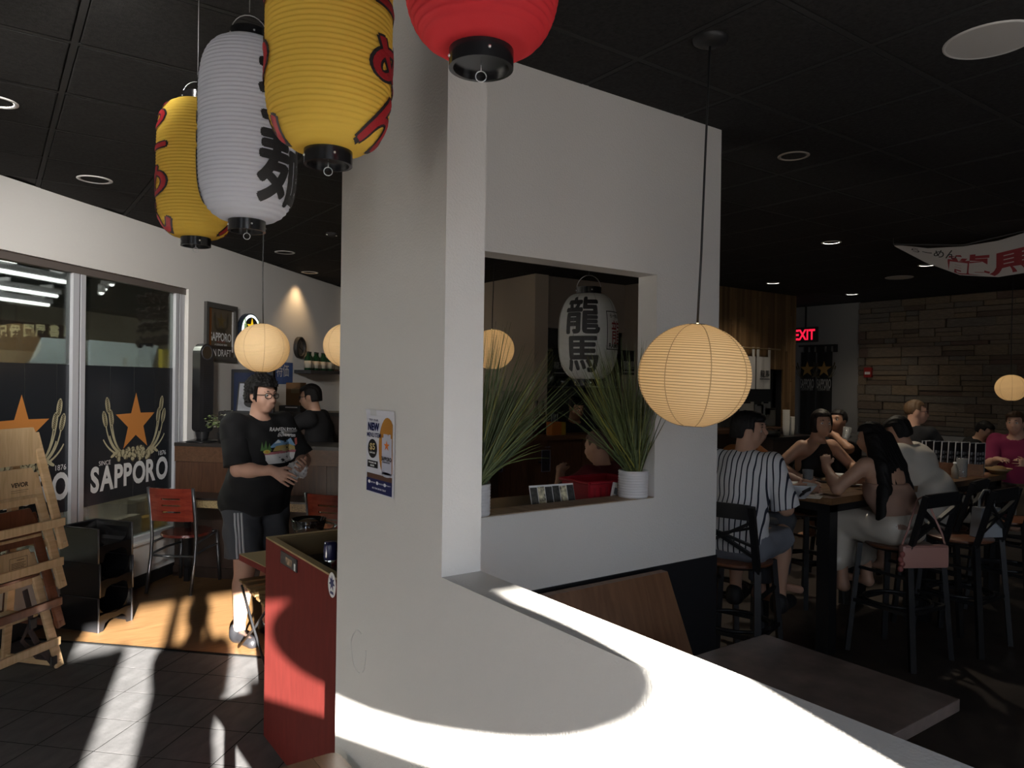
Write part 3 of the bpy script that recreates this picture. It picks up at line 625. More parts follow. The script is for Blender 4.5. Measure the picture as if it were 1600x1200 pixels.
# track spots
tk = thing('track_light', 'ceiling track with three lit spot heads in the shop beyond', 'light', pn(160, 452, 7.5))
MB().bar((-.5, -.2, .15), (.6, .5, .15), .04, .04).build('track', M_iron, tk)
for px, py in ((159, 457), (164, 451), (175, 444)):
    p = pn(px, py, 7.5)-tk.location; MB().tube([p+Vector((0, 0, .12)), p], (.05, .05), 10).build('spot_head', M_alu, tk, True); MB().sphere(p, .035, 8, 6).build('lamp', M_tube, tk, True)
pl_ = bpy.data.lights.new('shop_light', 'AREA'); pl_.size = 3; pl_.size_y = 1.5; pl_.shape = 'RECTANGLE'; pl_.energy = 520; pl_.color = (1, .95, .82); o = bpy.data.objects.new('shop_light', pl_); C.objects.link(o); o.location = WN(5.5, 7.4, 4.3)
# cartons on the outer ledge, below the film
for i, (x0, x1, yb, n_, h, lb) in enumerate(((172, 214, 838, 4.38, .17, 'plain pale carton standing outside the glass behind the black booster seats'), (206, 236, 836, 4.55, .26, 'taller grey carton behind the pale one outside the glass'), (216, 276, 832, 4.40, .12, 'amber coloured carton outside the glass beside the red-backed chair'))):
    p0 = pn(x0, yb, n_); p1 = pn(x1, yb, n_); c = (p0+p1)/2; L = abs(towN(p1)[0]-towN(p0)[0])
    t = thing('carton', lb, 'box', (c.x, c.y, SB), PI/4, 'cartons outside the glass'); m = (mat('carton_pale', (.42, .36, .28), .8), mat('carton_grey', (.30, .27, .24), .8), mat('carton_amber', (.55, .33, .07), .7))[i]
    MB().box((0, 0, h/2), (L, .10, h), None, 0, .004).build('body', m, t); MB().box((0, -.0505, h*.55), (.05, .001, h)).build('tape', mat('carton_tape', (.5, .4, .25), .4), t)
struct(wnbox(MB(), 2.4, 6.2, NW+.16, NW+.75, 0, SB), 'trim_5', M_grey)
# ================================================================ lobby furniture
M_redbox = mat('red_laminate', (.082, .012, .010), .65, spec=.08, noise=(30, .12, (1, 1, .2))); M_tan = mat('tan_edge', (.22, .155, .075), .5); M_dark = mat('dark_laminate', (.022, .019, .018), .35)
M_bw = wood('red_stained_wood', (.13, .018, .012), (.20, .035, .02), 5, (8, 1, 8), .25, .3); M_seat = wood('mahogany_seat', (.07, .012, .009), (.12, .022, .015), 5, (8, 1, 8), .2, .4)
M_metal = mat('dark_grey_metal', (.10, .105, .115), .3, .7)
# red station
rb = thing('service_station', 'red laminate service station with tan rim, standing against the pillar', 'station', (1.115, 2.53, 0))
X1, Y1, T = .60, 1.085, .97
MB().span((0, 0, 0), (.02, Y1, T)).build('side_panel', M_redbox, rb)
MB().span((.02, Y1-.02, 0), (X1, Y1, T)).build('end_panel', M_redbox, rb); MB().span((.02, 0, 0), (X1, .02, T)).build('end_panel', M_redbox, rb); MB().span((X1-.02, .02, 0), (X1, Y1-.02, T)).build('side_panel', M_redbox, rb)
MB().span((.02, .02, T-.11), (X1-.02, Y1-.02, T-.10)).build('tray_floor', M_dark, rb)
MB().span((.0, 0, T), (.035, Y1, T+.008)).build('rim', M_tan, rb); MB().span((.035, Y1-.035, T), (X1, Y1, T+.008)).build('rim', M_tan, rb)
MB().span((.02, Y1-.038, T-.10), (X1-.02, Y1-.02, T)).build('inner_edge', M_tan, rb); MB().span((.02, .02, T-.1), (.034, Y1-.038, T)).build('inner_edge', M_tan, rb)
# picture card and round sticker on its side
p = pu(452, 877, 1.115); t = thing('photo_card', 'small dark photo card stuck on the red station side', 'card', (1.1145, p.y, p.z))
a = pu(440.5, 857, 1.115); b = pu(465.5, 897, 1.115); hy = (a.y-b.y)/2; hz = (a.z-b.z)/2*.8
MB().span((-.004, -hy, -hz), (0, hy, hz)).build('card', mat('card_dark', (.03, .032, .035), .3), t)
MB().span((-.0052, -hy*.45, -hz*.6), (-.004, hy*.3, hz*.5)).build('picture', mat('card_picture', (.25, .17, .11), .4, noise=(40, .8, (1, 1, 1))), t); MB().span((-.0052, -hy*.86, -hz*.9), (-.004, -hy*.7, hz*.2)).build('strip', M_white, t)
p = pu(519, 914, 1.114); t = thing('sticker', 'small white and blue sticker at the red station edge by the pillar', 'sticker', p)
MB().prism([(x*.8, y) for x, y in ell(0, 0, .05, .05, 0, 18)], (0, 0, 0), (0, -1, 0), (0, 0, 1), .001).build('backing', M_white, t)
MB().prism([(x, y) for x, y in star(.03, .014, 7)], (-.0012, 0, .008), (0, -1, 0), (0, 0, 1), .0008).prism([(-.018, -.036), (.018, -.036), (.014, -.026), (-.014, -.026)], (-.0012, 0, 0), (0, -1, 0), (0, 0, 1), .0008).build('mark', mat('navy_ink', (.015, .02, .09), .5), t)
# shelf leaf beyond the station, pitcher and shakers
q = pz(379, 869, .83); sh_ = thing('side_leaf', 'tan topped leaf with red edge fixed beyond the red station', 'shelf', (q.x, 3.62, .83))
w_ = 1.7-q.x; MB().prism([(0, .34), (w_, .34), (w_, 0), (1.115-q.x, 0)], (0, 0, -.004), (1, 0, 0), (0, 1, 0), .004).build('top', M_tan, sh_); MB().prism([(0, .34), (w_, .34), (w_, 0), (1.115-q.x, 0)], (0, 0, -.034), (1, 0, 0), (0, 1, 0), .030).build('board', M_redbox, sh_)
MB().span((.3, .0, -.826), (.33, .03, -.034)).build('leg', M_iron, sh_); MB().span((w_-.05, .28, -.826), (w_-.02, .31, -.034)).build('leg', M_iron, sh_)
M_gl = mat('clear_glass', (.92, .95, .95), .03, trans=1, ior=1.45)
p = pd(482, 826, 4.35); gp = thing('glass_pitcher', 'wide glass pitcher with handle standing behind the red station', 'pitcher', (p.x, p.y, .834)); hh = p.z+.06-.834
MB().lathe([(.001, 0), (.078, 0), (.085, .02), (.105, hh), (.101, hh), (.081, .024), (.074, .008), (.001, .008)], 32).build('body', M_gl, gp, True)
MB().tube([Vector(RT)*r+Vector((0, 0, z)) for r, z in ((.10, hh-.02), (.15, hh-.03), (.165, hh*.6), (.14, hh*.3), (.09, hh*.25))], .008, 8).build('handle', M_gl, gp, True)
MB().lathe([(.083, .012), (.09, hh*.4), (.001, hh*.4)], 24).build('water', thin_glass('water', (.93, .96, .97), .8), gp, True)
p = pd(516, 880, 3.15); sk = thing('shaker', 'steel shaker with dark blue cap in the tray of the red station', 'shaker', (p.x, p.y, .872)); h = pd(516, 846, 3.15).z-.872
MB().lathe([(.001, 0), (.027, 0), (.030, .006), (.030, h*.56), (.028, h*.6)], 24).build('cup', M_chrome, sk, True); MB().lathe([(.0285, h*.58), (.029, h*.62), (.029, h*.93), (.024, h), (.001, h)], 24).build('cap', mat('navy_cap', (.02, .02, .07), .2), sk, True)
p = pd(500, 862, 3.35); t = thing('spoon_rest', 'black oval dish lying beside the steel shaker', 'dish', (p.x, p.y, .872)); MB().lathe([(.001, .004), (.035, .004), (.05, .022), (.052, .022), (.037, 0), (.001, 0)], 24).build('dish', mat('black_melamine', (.01, .01, .011), .15), t, True); MB().bar((.03, .0, .02), (.10, .05, .035), .012, .004).build('handle', M_black, t)
# folding slatted stool whose seat shows left of the station
M_slat = wood('bistro_slat', (.16, .085, .03), (.25, .15, .06), 5, (1, 10, 10), .5)
A = pz(371, 910, .46); B = pz(407, 944, .46)
fs_ = thing('bistro_stool', 'folding stool with wood slat seat and thin iron legs, beside the red station', 'stool', (A.x, B.y, 0))
L = .34; dep = A.y-B.y+.03; n_ = 6
for k in range(n_): MB().box((L/2+.006*k, .012+k*dep/(n_-1), .452), (L, dep/(n_-1)*.62, .016), None, 0, .003).build('slat', M_slat, fs_)
for x in (.06, .28): MB().bar((x, -.02, .438), (x, dep+.03, .438), .018, .010).build('seat_rail', M_iron, fs_)
for x in (.03, .31):
    MB().tube([(x, dep-.02, .435), (x, dep*.5, .24), (x, -.06, .015), (x-.015, -.10, .006), (x-.03, -.08, .02)], .0075, 8).build('leg', M_iron, fs_, True)
    MB().tube([(x+.012, .02, .435), (x+.012, dep*.5, .24), (x+.012, dep+.08, .008)], .0075, 8).build('leg', M_iron, fs_, True)
MB().tube([(.03, -.045, .06), (.31, -.045, .06)], .005, 8).build('stretcher', M_iron, fs_, True)
# corner of a plank bench at the foot of the half wall
c_ = pz(527, 1173, .45); t = thing('waiting_bench', 'brown plank bench along the half wall, only its far corner in the frame', 'bench', (c_.x, c_.y, 0)); M_bl = wood('bench_plank', (.030, .013, .005), (.055, .026, .011), 5, (8, 1, 8), .45, .1)
for k in range(5):
    x1 = -.09*k-.001; x0 = x1-.088; rr_ = .035
    poly = [(x0, -1.9), (x1, -1.9)] + ([(x1, -rr_)] + [(x1-rr_+rr_*math.cos(a), -rr_+rr_*math.sin(a)) for a in (.4, .8, 1.2)] + [(x1-rr_, 0)] if k == 0 else [(x1, 0)]) + [(x0, 0)]
    MB().prism(poly, (0, 0, .415), (1, 0, 0), (0, 1, 0), .035).build('plank', M_bl, t)
for x in (-.42, -.05):
    for y in (-1.75, -.15): MB().span((x, y-.03, 0), (x+.04, y+.03, .415)).build('leg', M_iron, t)
# ---------------------------------------------------------------- stacked booster seats
M_boost = mat('black_plastic', (.009, .009, .010), .24, spec=.5)
def booster_parts(par):
    W, D, H = .30, .34, .232
    fx = lambda z: -D/2 + .02 + .05*max(0, (z-.1)/.13)**1.5
    for s in (-1, 1):
        prof = [(-D/2, 0), (D/2, 0), (D/2, H), (-D/2+.004, H)]
        MB().prism(prof, (s*W/2-(0 if s < 0 else .012), 0, 0), (0, 1, 0), (0, 0, 1), .012).build('side_wall', M_boost, par)
        # inner curved fillet between wall and seat
        f = MB(); pts = [(0, .11), (.085, .11), (.06, .116), (.035, .135), (.018, .165), (.006, .20), (0, H-.002)]
        f.prism([(x if s < 0 else -x, z) for x, z in (pts if s > 0 else pts[::-1])], (s*(W/2-.012), D/2 if True else 0, 0), (1, 0, 0), (0, 0, 1), D*.93); f.build('side_fillet', M_boost, par)
    MB().span((-W/2+.012, D/2-.014, 0), (W/2-.012, D/2, H)).build('back_wall', M_boost, par)
    bk = MB(); P = [(0, .10), (-.10, .104), (-.06, .118), (-.03, .145), (-.012, .185), (0, H-.004)]; bk.prism(P[::-1], (-W/2+.012, D/2-.014, 0), (0, 1, 0), (0, 0, 1), W-.024); bk.build('back_fillet', M_boost, par)
    MB().span((-W/2+.012, -D/2+.01, .098), (W/2-.012, D/2-.014, .112)).build('seat', M_boost, par)
    for s in (-1, 1): MB().bar((s*(W/2-.006), -D/2+.01, H), (s*(W/2-.006), D/2-.004, H), .012, .007).build('top_edge', mat('pale_plastic_edge', (.05, .05, .055), .25), par)  # edge bars in a paler plastic than the walls
    MB().bar((-W/2+.01, D/2-.006, H), (W/2-.01, D/2-.006, H), .007, .010).build('top_edge', mat('pale_plastic_edge', (.05, .05, .055), .25), par)
    sk = [(-W/2+.012, 0), (-W/2+.045, 0), (-W/2+.06, .05), (-W/2+.10, .068), (0, .066), (W/2-.10, .074), (W/2-.06, .058), (W/2-.045, 0), (W/2-.012, 0), (W/2-.012, .11), (W/2-.06, .116), (0, .104), (-W/2+.06, .116), (-W/2+.012, .11)]
    MB().prism(sk, (0, -D/2+.014, 0), (1, 0, 0), (0, 0, 1), .012).build('front_skirt', M_boost, par)
    for s in (-1, 1): MB().tube([(s*(W/2-.006), -D/2+.002, .0), (s*(W/2-.006), -D/2+.002, H*.55), (s*(W/2-.006), -D/2+.006, H)], .007, 8).build('front_edge', mat('pale_plastic_edge', (.05, .05, .055), .25), par, True)
fl_ = pz(153, 990, 0); fr_2 = pz(199, 972, 0); ang = math.atan2(fr_2.y-fl_.y, fr_2.x-fl_.x); xd = Vector((math.cos(ang), math.sin(ang), 0)); yd = Vector((-math.sin(ang), math.cos(ang), 0))
c_ = fl_ + xd*.15 + yd*.17
b0 = thing('booster_seat', 'black plastic booster seat, lowest of the stack on the wood floor', 'booster seat', (c_.x, c_.y, .002), ang, 'stacked booster seats'); booster_parts(b0)
dup(b0, (c_.x+.004, c_.y+.004, .239), ang+.01, 'black plastic booster seat in the middle of the stack by the window'); dup(b0, (c_.x-.002, c_.y+.004, .476), ang-.012, 'black plastic booster seat on top of the stack under the film')
# ---------------------------------------------------------------- stacked wooden high chairs
M_lw = wood('pale_beech', (.56, .37, .19), (.70, .50, .29), 5, (1, 1, 9), .4, .2); M_lw2 = wood('pale_beech_rail', (.58, .39, .20), (.72, .52, .30), 5, (9, 9, 1), .4, .2)
M_dw = wood('dark_walnut_wood', (.10, .030, .014), (.16, .055, .025), 5, (1, 1, 9), .3, .3); M_dw2 = wood('dark_walnut_rail', (.10, .030, .014), (.16, .055, .025), 5, (9, 9, 1), .3, .3)
M_strap = mat('brown_webbing', (.055, .038, .034), .8)
def high_chair(lb, loc, rz, mv, mh, strap=False, brand=False, warn=False):
    t = thing('high_chair', lb, 'high chair', loc, rz, 'stacked wooden high chairs'); H = .70; tw, bw = .155, .265
    for s in (-1, 1):
        MB().bar((s*bw, -.20, 0.0), (s*tw, -.085, H), .055, .022, (0, 1, 0), 0, .006).build('leg', mv, t)
        MB().bar((s*bw, .20, 0.0), (s*tw, .03, H), .055, .022, (0, 1, 0), 0, .006).build('leg', mv, t)
        MB().bar((s*(bw-.004), -.21, .022), (s*(bw-.004), .21, .022), .022, .04, (0, 0, 1), 0, .004).build('floor_rail', mv, t)
    hw = .170
    bk = [(-hw, .52), (hw, .52), (hw, .655), (hw-.045, .735), (-hw+.045, .735), (-hw, .655)]
    MB().prism(bk, (0, -.093, 0), (1, 0, 0), (0, 0, 1), .018).build('backrest', mh, t)
    MB().box((0, -.01, .33), (.38, .22, .018), None, 0, .004).build('seat', mh, t)
    MB().box((0, -.215, .165), (.50, .020, .05), None, 0, .006).build('foot_bar', mh, t)
    MB().box((0, .20, .05), (.50, .020, .05), None, 0, .006).build('stretcher', mh, t)
    if strap:
        MB().tube([(.10, -.115, .50), (.125, -.13, .36), (.12, -.14, .25), (.16, -.17, .14), (.21, -.22, .03)], .019, 6, squash=.15).build('strap', M_strap, t)
        MB().tube([(.12, -.135, .30), (.06, -.14, .22), (.14, -.16, .10), (.22, -.21, .06)], .017, 6, squash=.15).build('strap', M_strap, t)
        MB().box((.125, -.15, .30), (.045, .012, .06), None, 0, .004).build('buckle', M_black, t); MB().box((.20, -.222, .06), (.045, .012, .05), None, 0, .004).build('buckle', M_black, t)
    if brand:
        lm = MB(); lettering(lm, 'VEVOR', (.045, -.1115, .645), (1, 0, 0), ZX, w=.115, offset=.04, lift=.0006); lm.span((-.012, -.1118, .612), (.103, -.1114, .614)).span((-.012, -.1118, .601), (.09, -.1114, .6025)); lm.build('brand_mark', mat('branding_ink', (.04, .02, .01), .7), t)
    if warn:
        lm = MB(); x0, x1, z0, z1 = .0, .118, .60, .70
        for r_ in ((x0, x1, z0, z0+.002), (x0, x1, z1-.002, z1), (x0, x0+.002, z0, z1), (x1-.002, x1, z0, z1)): lm.span((r_[0], -.1118, r_[2]), (r_[1], -.1113, r_[3]))
        lettering(lm, 'WARNING', ((x0+x1)/2+.012, -.1115, z1-.016), (1, 0, 0), ZX, w=.05, offset=.03, lift=.0006)
        for k in range(4): lm.span((x0+.012, -.1118, z1-.034-.009*k), (x1-.012-.01*(k % 2), -.1113, z1-.031-.009*k))
        lettering(lm, 'ATTENTION', ((x0+x1)/2, -.1115, z0+.014), (1, 0, 0), ZX, w=.05, offset=.02, lift=.0006); lm.build('warning_label', mat('branding_ink', (.04, .02, .01), .7), t)
    return t
f_ = pz(95, 1041, 0); an = PI/4-.06; xd = Vector((math.cos(an), math.sin(an), 0)); yd = Vector((-math.sin(an), math.cos(an), 0)); c_ = f_ - xd*.275 + yd*.20
for i, (lb, mv, mh, kw) in enumerate((('pale wooden high chair with warning label and straps, bottom of its stack', M_lw, M_lw2, dict(strap=True, warn=True)), ('dark brown wooden high chair between the pale ones of its stack', M_dw, M_dw2, {}), ('pale wooden high chair with burnt-in brand mark, above the dark brown one', M_lw, M_lw2, dict(brand=True)), ('pale wooden high chair on top of the stack', M_lw, M_lw2, {}))):
    high_chair(lb, (c_.x+.006*i, c_.y+.004*i, .003+.237*i), an+.01*(i % 2), mv, mh, **kw)
# ---------------------------------------------------------------- metal chairs with three-slot backs
def slot_chair(lb, loc, rz):
    """faces +x"""
    t = thing('dining_chair', lb, 'chair', loc, rz, 'metal chairs with slotted backs'); W = .19
    for s in (-1, 1):
        MB().tube([(-.26, s*W, 0), (-.20, s*W, .28), (-.185, s*W, .45), (-.20, s*W*1.0, .62), (-.245, s*W, .86)], .014, 8, squash=1).build('rear_leg', M_metal, t, True)
        MB().tube([(.20, s*(W-.03), .44), (.225, s*(W-.01), 0)], .0135, 8).build('front_leg', M_metal, t, True)
    MB().tube([(-.19, -W, .40), (.2, -W+.03, .43)], .010, 8).build('seat_rail', M_metal, t, True); MB().tube([(-.19, W, .40), (.2, W-.03, .43)], .010, 8).build('seat_rail', M_metal, t, True); MB().tube([(.2, -W+.03, .43), (.2, W-.03, .43)], .010, 8).build('seat_rail', M_metal, t, True)
    MB().tube([(-.2, -W, .30), (-.12, -W*.5, .275), (-.1, 0, .27), (-.12, W*.5, .275), (-.2, W, .30)], .010, 8).build('stretcher', M_metal, t, True)
    for s in (-1, 1): MB().tube([(-.195, s*W, .31), (0, s*(W-.012), .325), (.21, s*(W-.025), .32)], .010, 8).build('stretcher', M_metal, t, True)
    st = MB(); n = 14; zt, zb = .462, .440; ring = [(.02+.225*math.cos(a)*(1.0 if math.cos(a) > 0 else .95), .195*math.sin(a)*(1-.12*math.cos(a))) for a in np.linspace(0, 2*PI, 33)[:-1]]
    st.v = [Vector((x*.98, y*.98, zt)) for x, y in ring]+[Vector((x, y, zt-.006)) for x, y in ring]+[Vector((x, y, zb)) for x, y in ring]+[Vector((.02, 0, zt-.008))]; N = 32
    for k in range(N): st.f += [[k, (k+1) % N, N+(k+1) % N, N+k][::-1], [N+k, N+(k+1) % N, 2*N+(k+1) % N, 2*N+k][::-1], [3*N, k, (k+1) % N]]
    st.f.append([2*N+k for k in range(N)][::-1]); st.m = [0]*len(st.f); st.build('seat', M_seat, t, auto=True)
    bx = lambda z: -.186-(z-.45)*.13; bk = MB(); zs = [.585, .655, .668, .710, .722, .764, .776, .856]
    def slab(y0, y1, z0, z1):
        ys = np.linspace(y0, y1, 7 if y1-y0 > .2 else 3); c = lambda y: -.022*(1-(y/W)**2)
        for i in range(len(ys)-1):
            a, b = ys[i], ys[i+1]; v = [(bx(z)+c(y)+d, y, z) for d in (-.008, .008) for z in (z0, z1) for y in (a, b)]; bk.add(v, [(0, 1, 3, 2), (4, 6, 7, 5), (0, 4, 5, 1), (2, 3, 7, 6), (0, 2, 6, 4), (1, 5, 7, 3)])
    for i in range(0, 8, 2): slab(-W+.012, W-.012, zs[i], zs[i+1])
    for i in (1, 3, 5):
        slab(-W+.012, -.085, zs[i], zs[i+1]-.0); slab(.075, W-.012, zs[i], zs[i+1])
        if i: slab(-.085, .075, zs[i]+.018, zs[i+1])
    bk.build('backrest', M_bw, t); return t
cc = WN(5.62, 3.69, 0); slot_chair('metal chair with red-brown slotted back, pulled up at the counter ledge', (cc.x, cc.y, .001), PI/4+.06)
cc = WN(5.62, 2.30, 0); slot_chair('darker metal chair half hidden by the pillar, behind the pitcher', (cc.x, cc.y, .001), PI/4-.15)
# ---------------------------------------------------------------- counter along the far side of the lobby
M_cw = wood('counter_wood', (.055, .023, .012), (.095, .044, .023), 6, (10, 10, 1), .4); M_ct = wood('counter_trim_wood', (.085, .04, .02), (.14, .07, .037), 5, (1, 9, 9), .4)
M_gran = mat('speckled_granite', (.30, .24, .13), .3, noise=(120, .6, (1, 1, 1))); M_cbase = mat('dark_brown_panel', (.040, .025, .019), .45)
CW, CT = 5.90, 1.18
def cnt(mb, w0, w1, n0, n1, z0, z1): return wnbox(mb, w0-CW, w1-CW, n0, n1, z0, z1)
ctr = thing('counter', 'long wood panelled counter with a raised top, across the lobby end', 'counter', WN(CW, 0)); NA, NB = 1.15, 3.99
cnt(MB(), CW-.02, CW+.42, NA, NB, CT-.03, CT).build('top', M_dark, ctr)
cnt(MB(), CW-.012, CW+.01, NA, NB, CT-.165, CT-.03).build('trim_board', M_ct, ctr)
n_ = NA
while n_ < NB-.01:
    n2 = min(n_+.71, NB); cnt(MB(), CW, CW+.03, n_+.002, n2-.002, .70, CT-.168).build('front_panel', M_cw, ctr); cnt(MB(), CW, CW+.03, n_+.002, n2-.002, .09, .70).build('lower_panel', M_cbase, ctr); n_ = n2
cnt(MB(), CW+.03, CW+.40, NA, NB, 0, CT-.03).build('carcass', M_cbase, ctr); cnt(MB(), CW-.015, CW, NA, NB, 0, .09).build('kick_board', M_cbase, ctr)
ldg = thing('ledge_table', 'narrow granite ledge table along the counter front', 'table', WN(CW, 0))
cnt(MB(), 5.60, CW-.016, 1.6, NB, .668, .735).build('granite_edge', M_gran, ldg); cnt(MB(), 5.585, CW-.016, 1.6, NB, .735, .752).build('top', M_dark, ldg)
for n_ in (1.9, 2.9, 3.75): cnt(MB(), 5.74, 5.78, n_, n_+.04, 0, .668).build('leg', M_iron, ldg)
# second counter beyond the opening
p = pv(789, 684, 5.5); CZ2 = p.z; t = thing('sushi_counter', 'dark wood counter seen through the wall opening', 'counter', (3.5, 5.5, 0))
MB().span((0, -.03, CZ2-.04), (1.75, .4, CZ2)).build('top', M_ct, t)
for k in range(4): MB().span((.435*k+.003, 0, 0), (.435*(k+1)-.003, .03, CZ2-.04)).build('front_panel', M_cw, t)
MB().span((0, .03, 0), (1.74, .38, CZ2-.04)).build('carcass', M_cbase, t)
# ---------------------------------------------------------------- things on the lobby counter
p = pz(316, 690, CT); fan = thing('tower_fan', 'tall black tower fan standing on the counter end by the window', 'fan', WN(towN(p)[0], towN(p)[1], CT), PI/4-.35); sc_f = (pd(316, 537, (p-CAM).dot(FW)).z-CT)/.86
def capsule(R, z0, z1, sq, n=20, y0=0): return None
M_fan = mat('satin_black', (.018, .018, .020), .32); fan.scale = (sc_f,)*3
MB().lathe([(.001, .03), (.06, .028), (.125, .012), (.135, 0), (.001, 0)], 40).build('base', mat('gloss_black', (.012, .012, .013), .08), fan, True)
MB().lathe([(.045, .02), (.055, .06), (.06, .09)], 24).build('neck', M_fan, fan, True)
bd_ = [(.07*math.cos(a), .775+.085*math.sin(a)) for a in np.linspace(0, PI, 13)] + [(-.07*math.cos(a)*1, .12-.04*math.sin(a)) for a in np.linspace(0, PI, 9)]
MB().prism(bd_, (0, .05, 0), (1, 0, 0), (0, 0, 1), .10).build('housing', M_fan, fan)
rg = MB(); rg.tube([(.052*math.cos(a), -.052, .78+.06*math.sin(a)) for a in np.linspace(0, 2*PI, 33)], .005, 6); rg.build('control_ring', mat('grey_ring', (.10, .10, .11), .3, .5), fan, True)
MB().prism([(.05*math.cos(a), .78+.058*math.sin(a)) for a in np.linspace(0, 2*PI, 25)[:-1]], (0, -.05, 0), (1, 0, 0), (0, 0, 1), .002).build('display', mat('gloss_black', (.012, .012, .013), .08), fan)
gr = thing  # grille slats
for k in range(26): MB().box((0, -.0515, .20+.0185*k), (.075, .006, .006)).build('slat', M_black, fan)
MB().box((0, -.052, .165), (.026, .003, .010)).build('badge', M_chrome, fan)
p = pz(352, 691, CT); pt = thing('potted_plant', 'small leafy plant with tiny white blossoms in a dark pot on the counter', 'plant', (p.x, p.y, CT))
MB().lathe([(.001, 0), (.055, 0), (.07, .09), (.066, .09), (.06, .08), (.001, .08)], 24).build('pot', M_black, pt, True)
lf = MB(); rr = random.Random(9)
for k in range(330):
    a = rr.uniform(0, 6.28); r = .17*math.sqrt(rr.random()); z = .10+.17*rr.random()*(1-r*2.6)+.03; L = rr.uniform(.024, .042); R3 = Matrix.Rotation(rr.uniform(0, 6.28), 3, 'Z')@Matrix.Rotation(rr.uniform(-.9, .9), 3, 'X')
    c = Vector((r*math.cos(a), r*math.sin(a), z)); lf.add([c+R3@Vector(v) for v in ((-L/2, 0, 0), (0, -L*.28, .003), (L/2, 0, 0), (0, L*.28, .003))], [(0, 1, 2, 3)], 0 if rr.random() < .72 else 1)
o = lf.build('foliage', [mat('leaf_green', (.16, .22, .08), .5), mat('pale_blossom', (.68, .68, .54), .6)], pt); o['kind'] = 'stuff'
for k in range(7): MB().tube([(0, 0, .08), (.05*math.cos(k), .05*math.sin(k), .15), (.09*math.cos(k), .09*math.sin(k), .19)], .003, 5).build('stem', mat('stem_green', (.10, .12, .04), .6), pt)
def on_ctr(x, y, w): q = pw(x, y, w); return q
# dark monitor, leaning portrait frame, printer and boxes behind the front edge
p0 = pw(363, 577, 6.29); p1 = pw(428, 655, 6.29); t = thing('monitor', 'black framed display screen behind the man in the black tee', 'screen', WN(6.29, (towN(p0)[1]+towN(p1)[1])/2, CT+.0)); Wd = abs(towN(p0)[1]-towN(p1)[1]); Hd = p0.z-CT
t.rotation_euler = (0, 0, PI/4+PI/2)  # local +x along -w... screen faces local +y
t.rotation_euler = (0, 0, -PI/4)
MB().box((0, .0, Hd/2+.03), (Wd, .04, Hd-.06), None, 0, .006).build('housing', M_black, t); MB().box((0, -.0205, Hd/2+.03), (Wd-.06, .002, Hd-.12)).build('screen', mat('screen_dark_blue', (.02, .026, .05), .12, emit=((.06, .10, .28), .02)), t); MB().box((0, .02, .02), (.3, .16, .02)).build('stand', M_black, t)
p0 = pw(371, 597, 6.10); p1 = pw(412, 641, 6.10); Wd = abs(towN(p0)[1]-towN(p1)[1]); Hd = p0.z-p1.z
pr_ = thing('printer', 'black receipt printer with white paper slot under the portrait frame', 'printer', WN(6.09, towN(pw(378, 650, 6.09))[1], CT), -PI/4); hp = p1.z-CT-.012
MB().box((0, 0, hp/2), (.36, .18, hp), None, 0, .008).build('body', M_black, pr_); MB().box((.02, -.092, hp*.82), (.22, .004, .022)).build('paper_slot', M_white, pr_)
t = thing('portrait_frame', 'white edged portrait print in black frame leaning above the printer', 'picture', WN(6.10, (towN(p0)[1]+towN(p1)[1])/2, CT+hp+.003), -PI/4)
lean = Matrix.Rotation(-.16, 3, 'X')
def lb_(mb, c, d, mi=0): return mb.box(lean@Vector(c), d, lean, mi)
lb_(MB(), (0, .012, Hd/2), (Wd+.03, .014, Hd+.03)).build('frame', M_black, t); lb_(MB(), (0, .004, Hd/2), (Wd, .004, Hd)).build('print', mat('portrait_print', (.30, .31, .34), .4, noise=(7, .35, (1, 1, 1))), t)
ft = MB(); 
for (cx, cz, a, b, mi) in ((.02, .30, .30, .18, 0), (.02, .62, .17, .22, 1), (.02, .80, .19, .12, 2), (.0, .66, .15, .035, 0), (.02, .50, .05, .02, 3)):
    ft.add([lean@Vector(((cx*Wd+x*Wd), .0015-.0003*(mi+1), cz*Hd+y*Hd)) for x, y in ell(0, 0, a, b, 0, 16)], [tuple(range(16))], mi)
ft.build('portrait', [M_black, mat('print_skin', (.42, .27, .2), .5), mat('print_pale', (.55, .55, .56), .5), mat('print_red', (.35, .08, .06), .5)], t)
zb_ = pw(458, 643, 7.15).z
for lb, nm, x0, x1, y0, y1, w, m in (('brown carton on the back counter beside the seated cook', 'carton', 447, 470, 598, 643, 7.15, mat('carton_brown', (.17, .085, .03), .7)), ('red box on the back counter in front of the cook face', 'red_box', 467, 482, 609, 640, 7.25, mat('red_box', (.22, .014, .02), .5)), ('black till with white label on the back counter', 'cash_till', 436, 470, 634, 660, 7.08, M_black)):
    q0 = pw(x0, y1, w); q1 = pw(x1, y0, w); c = (q0+q1)/2; z0 = q0.z if nm != 'cash_till' else zb_-.0; t = thing(nm, lb, 'box', (c.x, c.y, z0), -PI/4); L = abs(towN(q0)[1]-towN(q1)[1]); H = q1.z-z0
    MB().box((0, .06, H/2), (L, .14, H), None, 0, .004).build('body', m, t); MB().box((.02, -.0115, H*.72), (L*.55, .003, H*.16)).build('label', M_white if nm == 'cash_till' else M_tan, t)
# back counter carrying them
zb_ = pw(458, 643, 7.15).z; t = thing('back_counter', 'dark back counter with shelf behind the lobby counter', 'counter', WN(6.65, 0)); wnbox(MB(), .42, .85, 1.6, 3.95, zb_-.04, zb_).build('top', M_dark, t); wnbox(MB(), .45, .84, 1.62, 3.93, 0, zb_-.04).build('body', M_cbase, t)
t['label'] = 'dark back counter behind the lobby counter under the cartons'
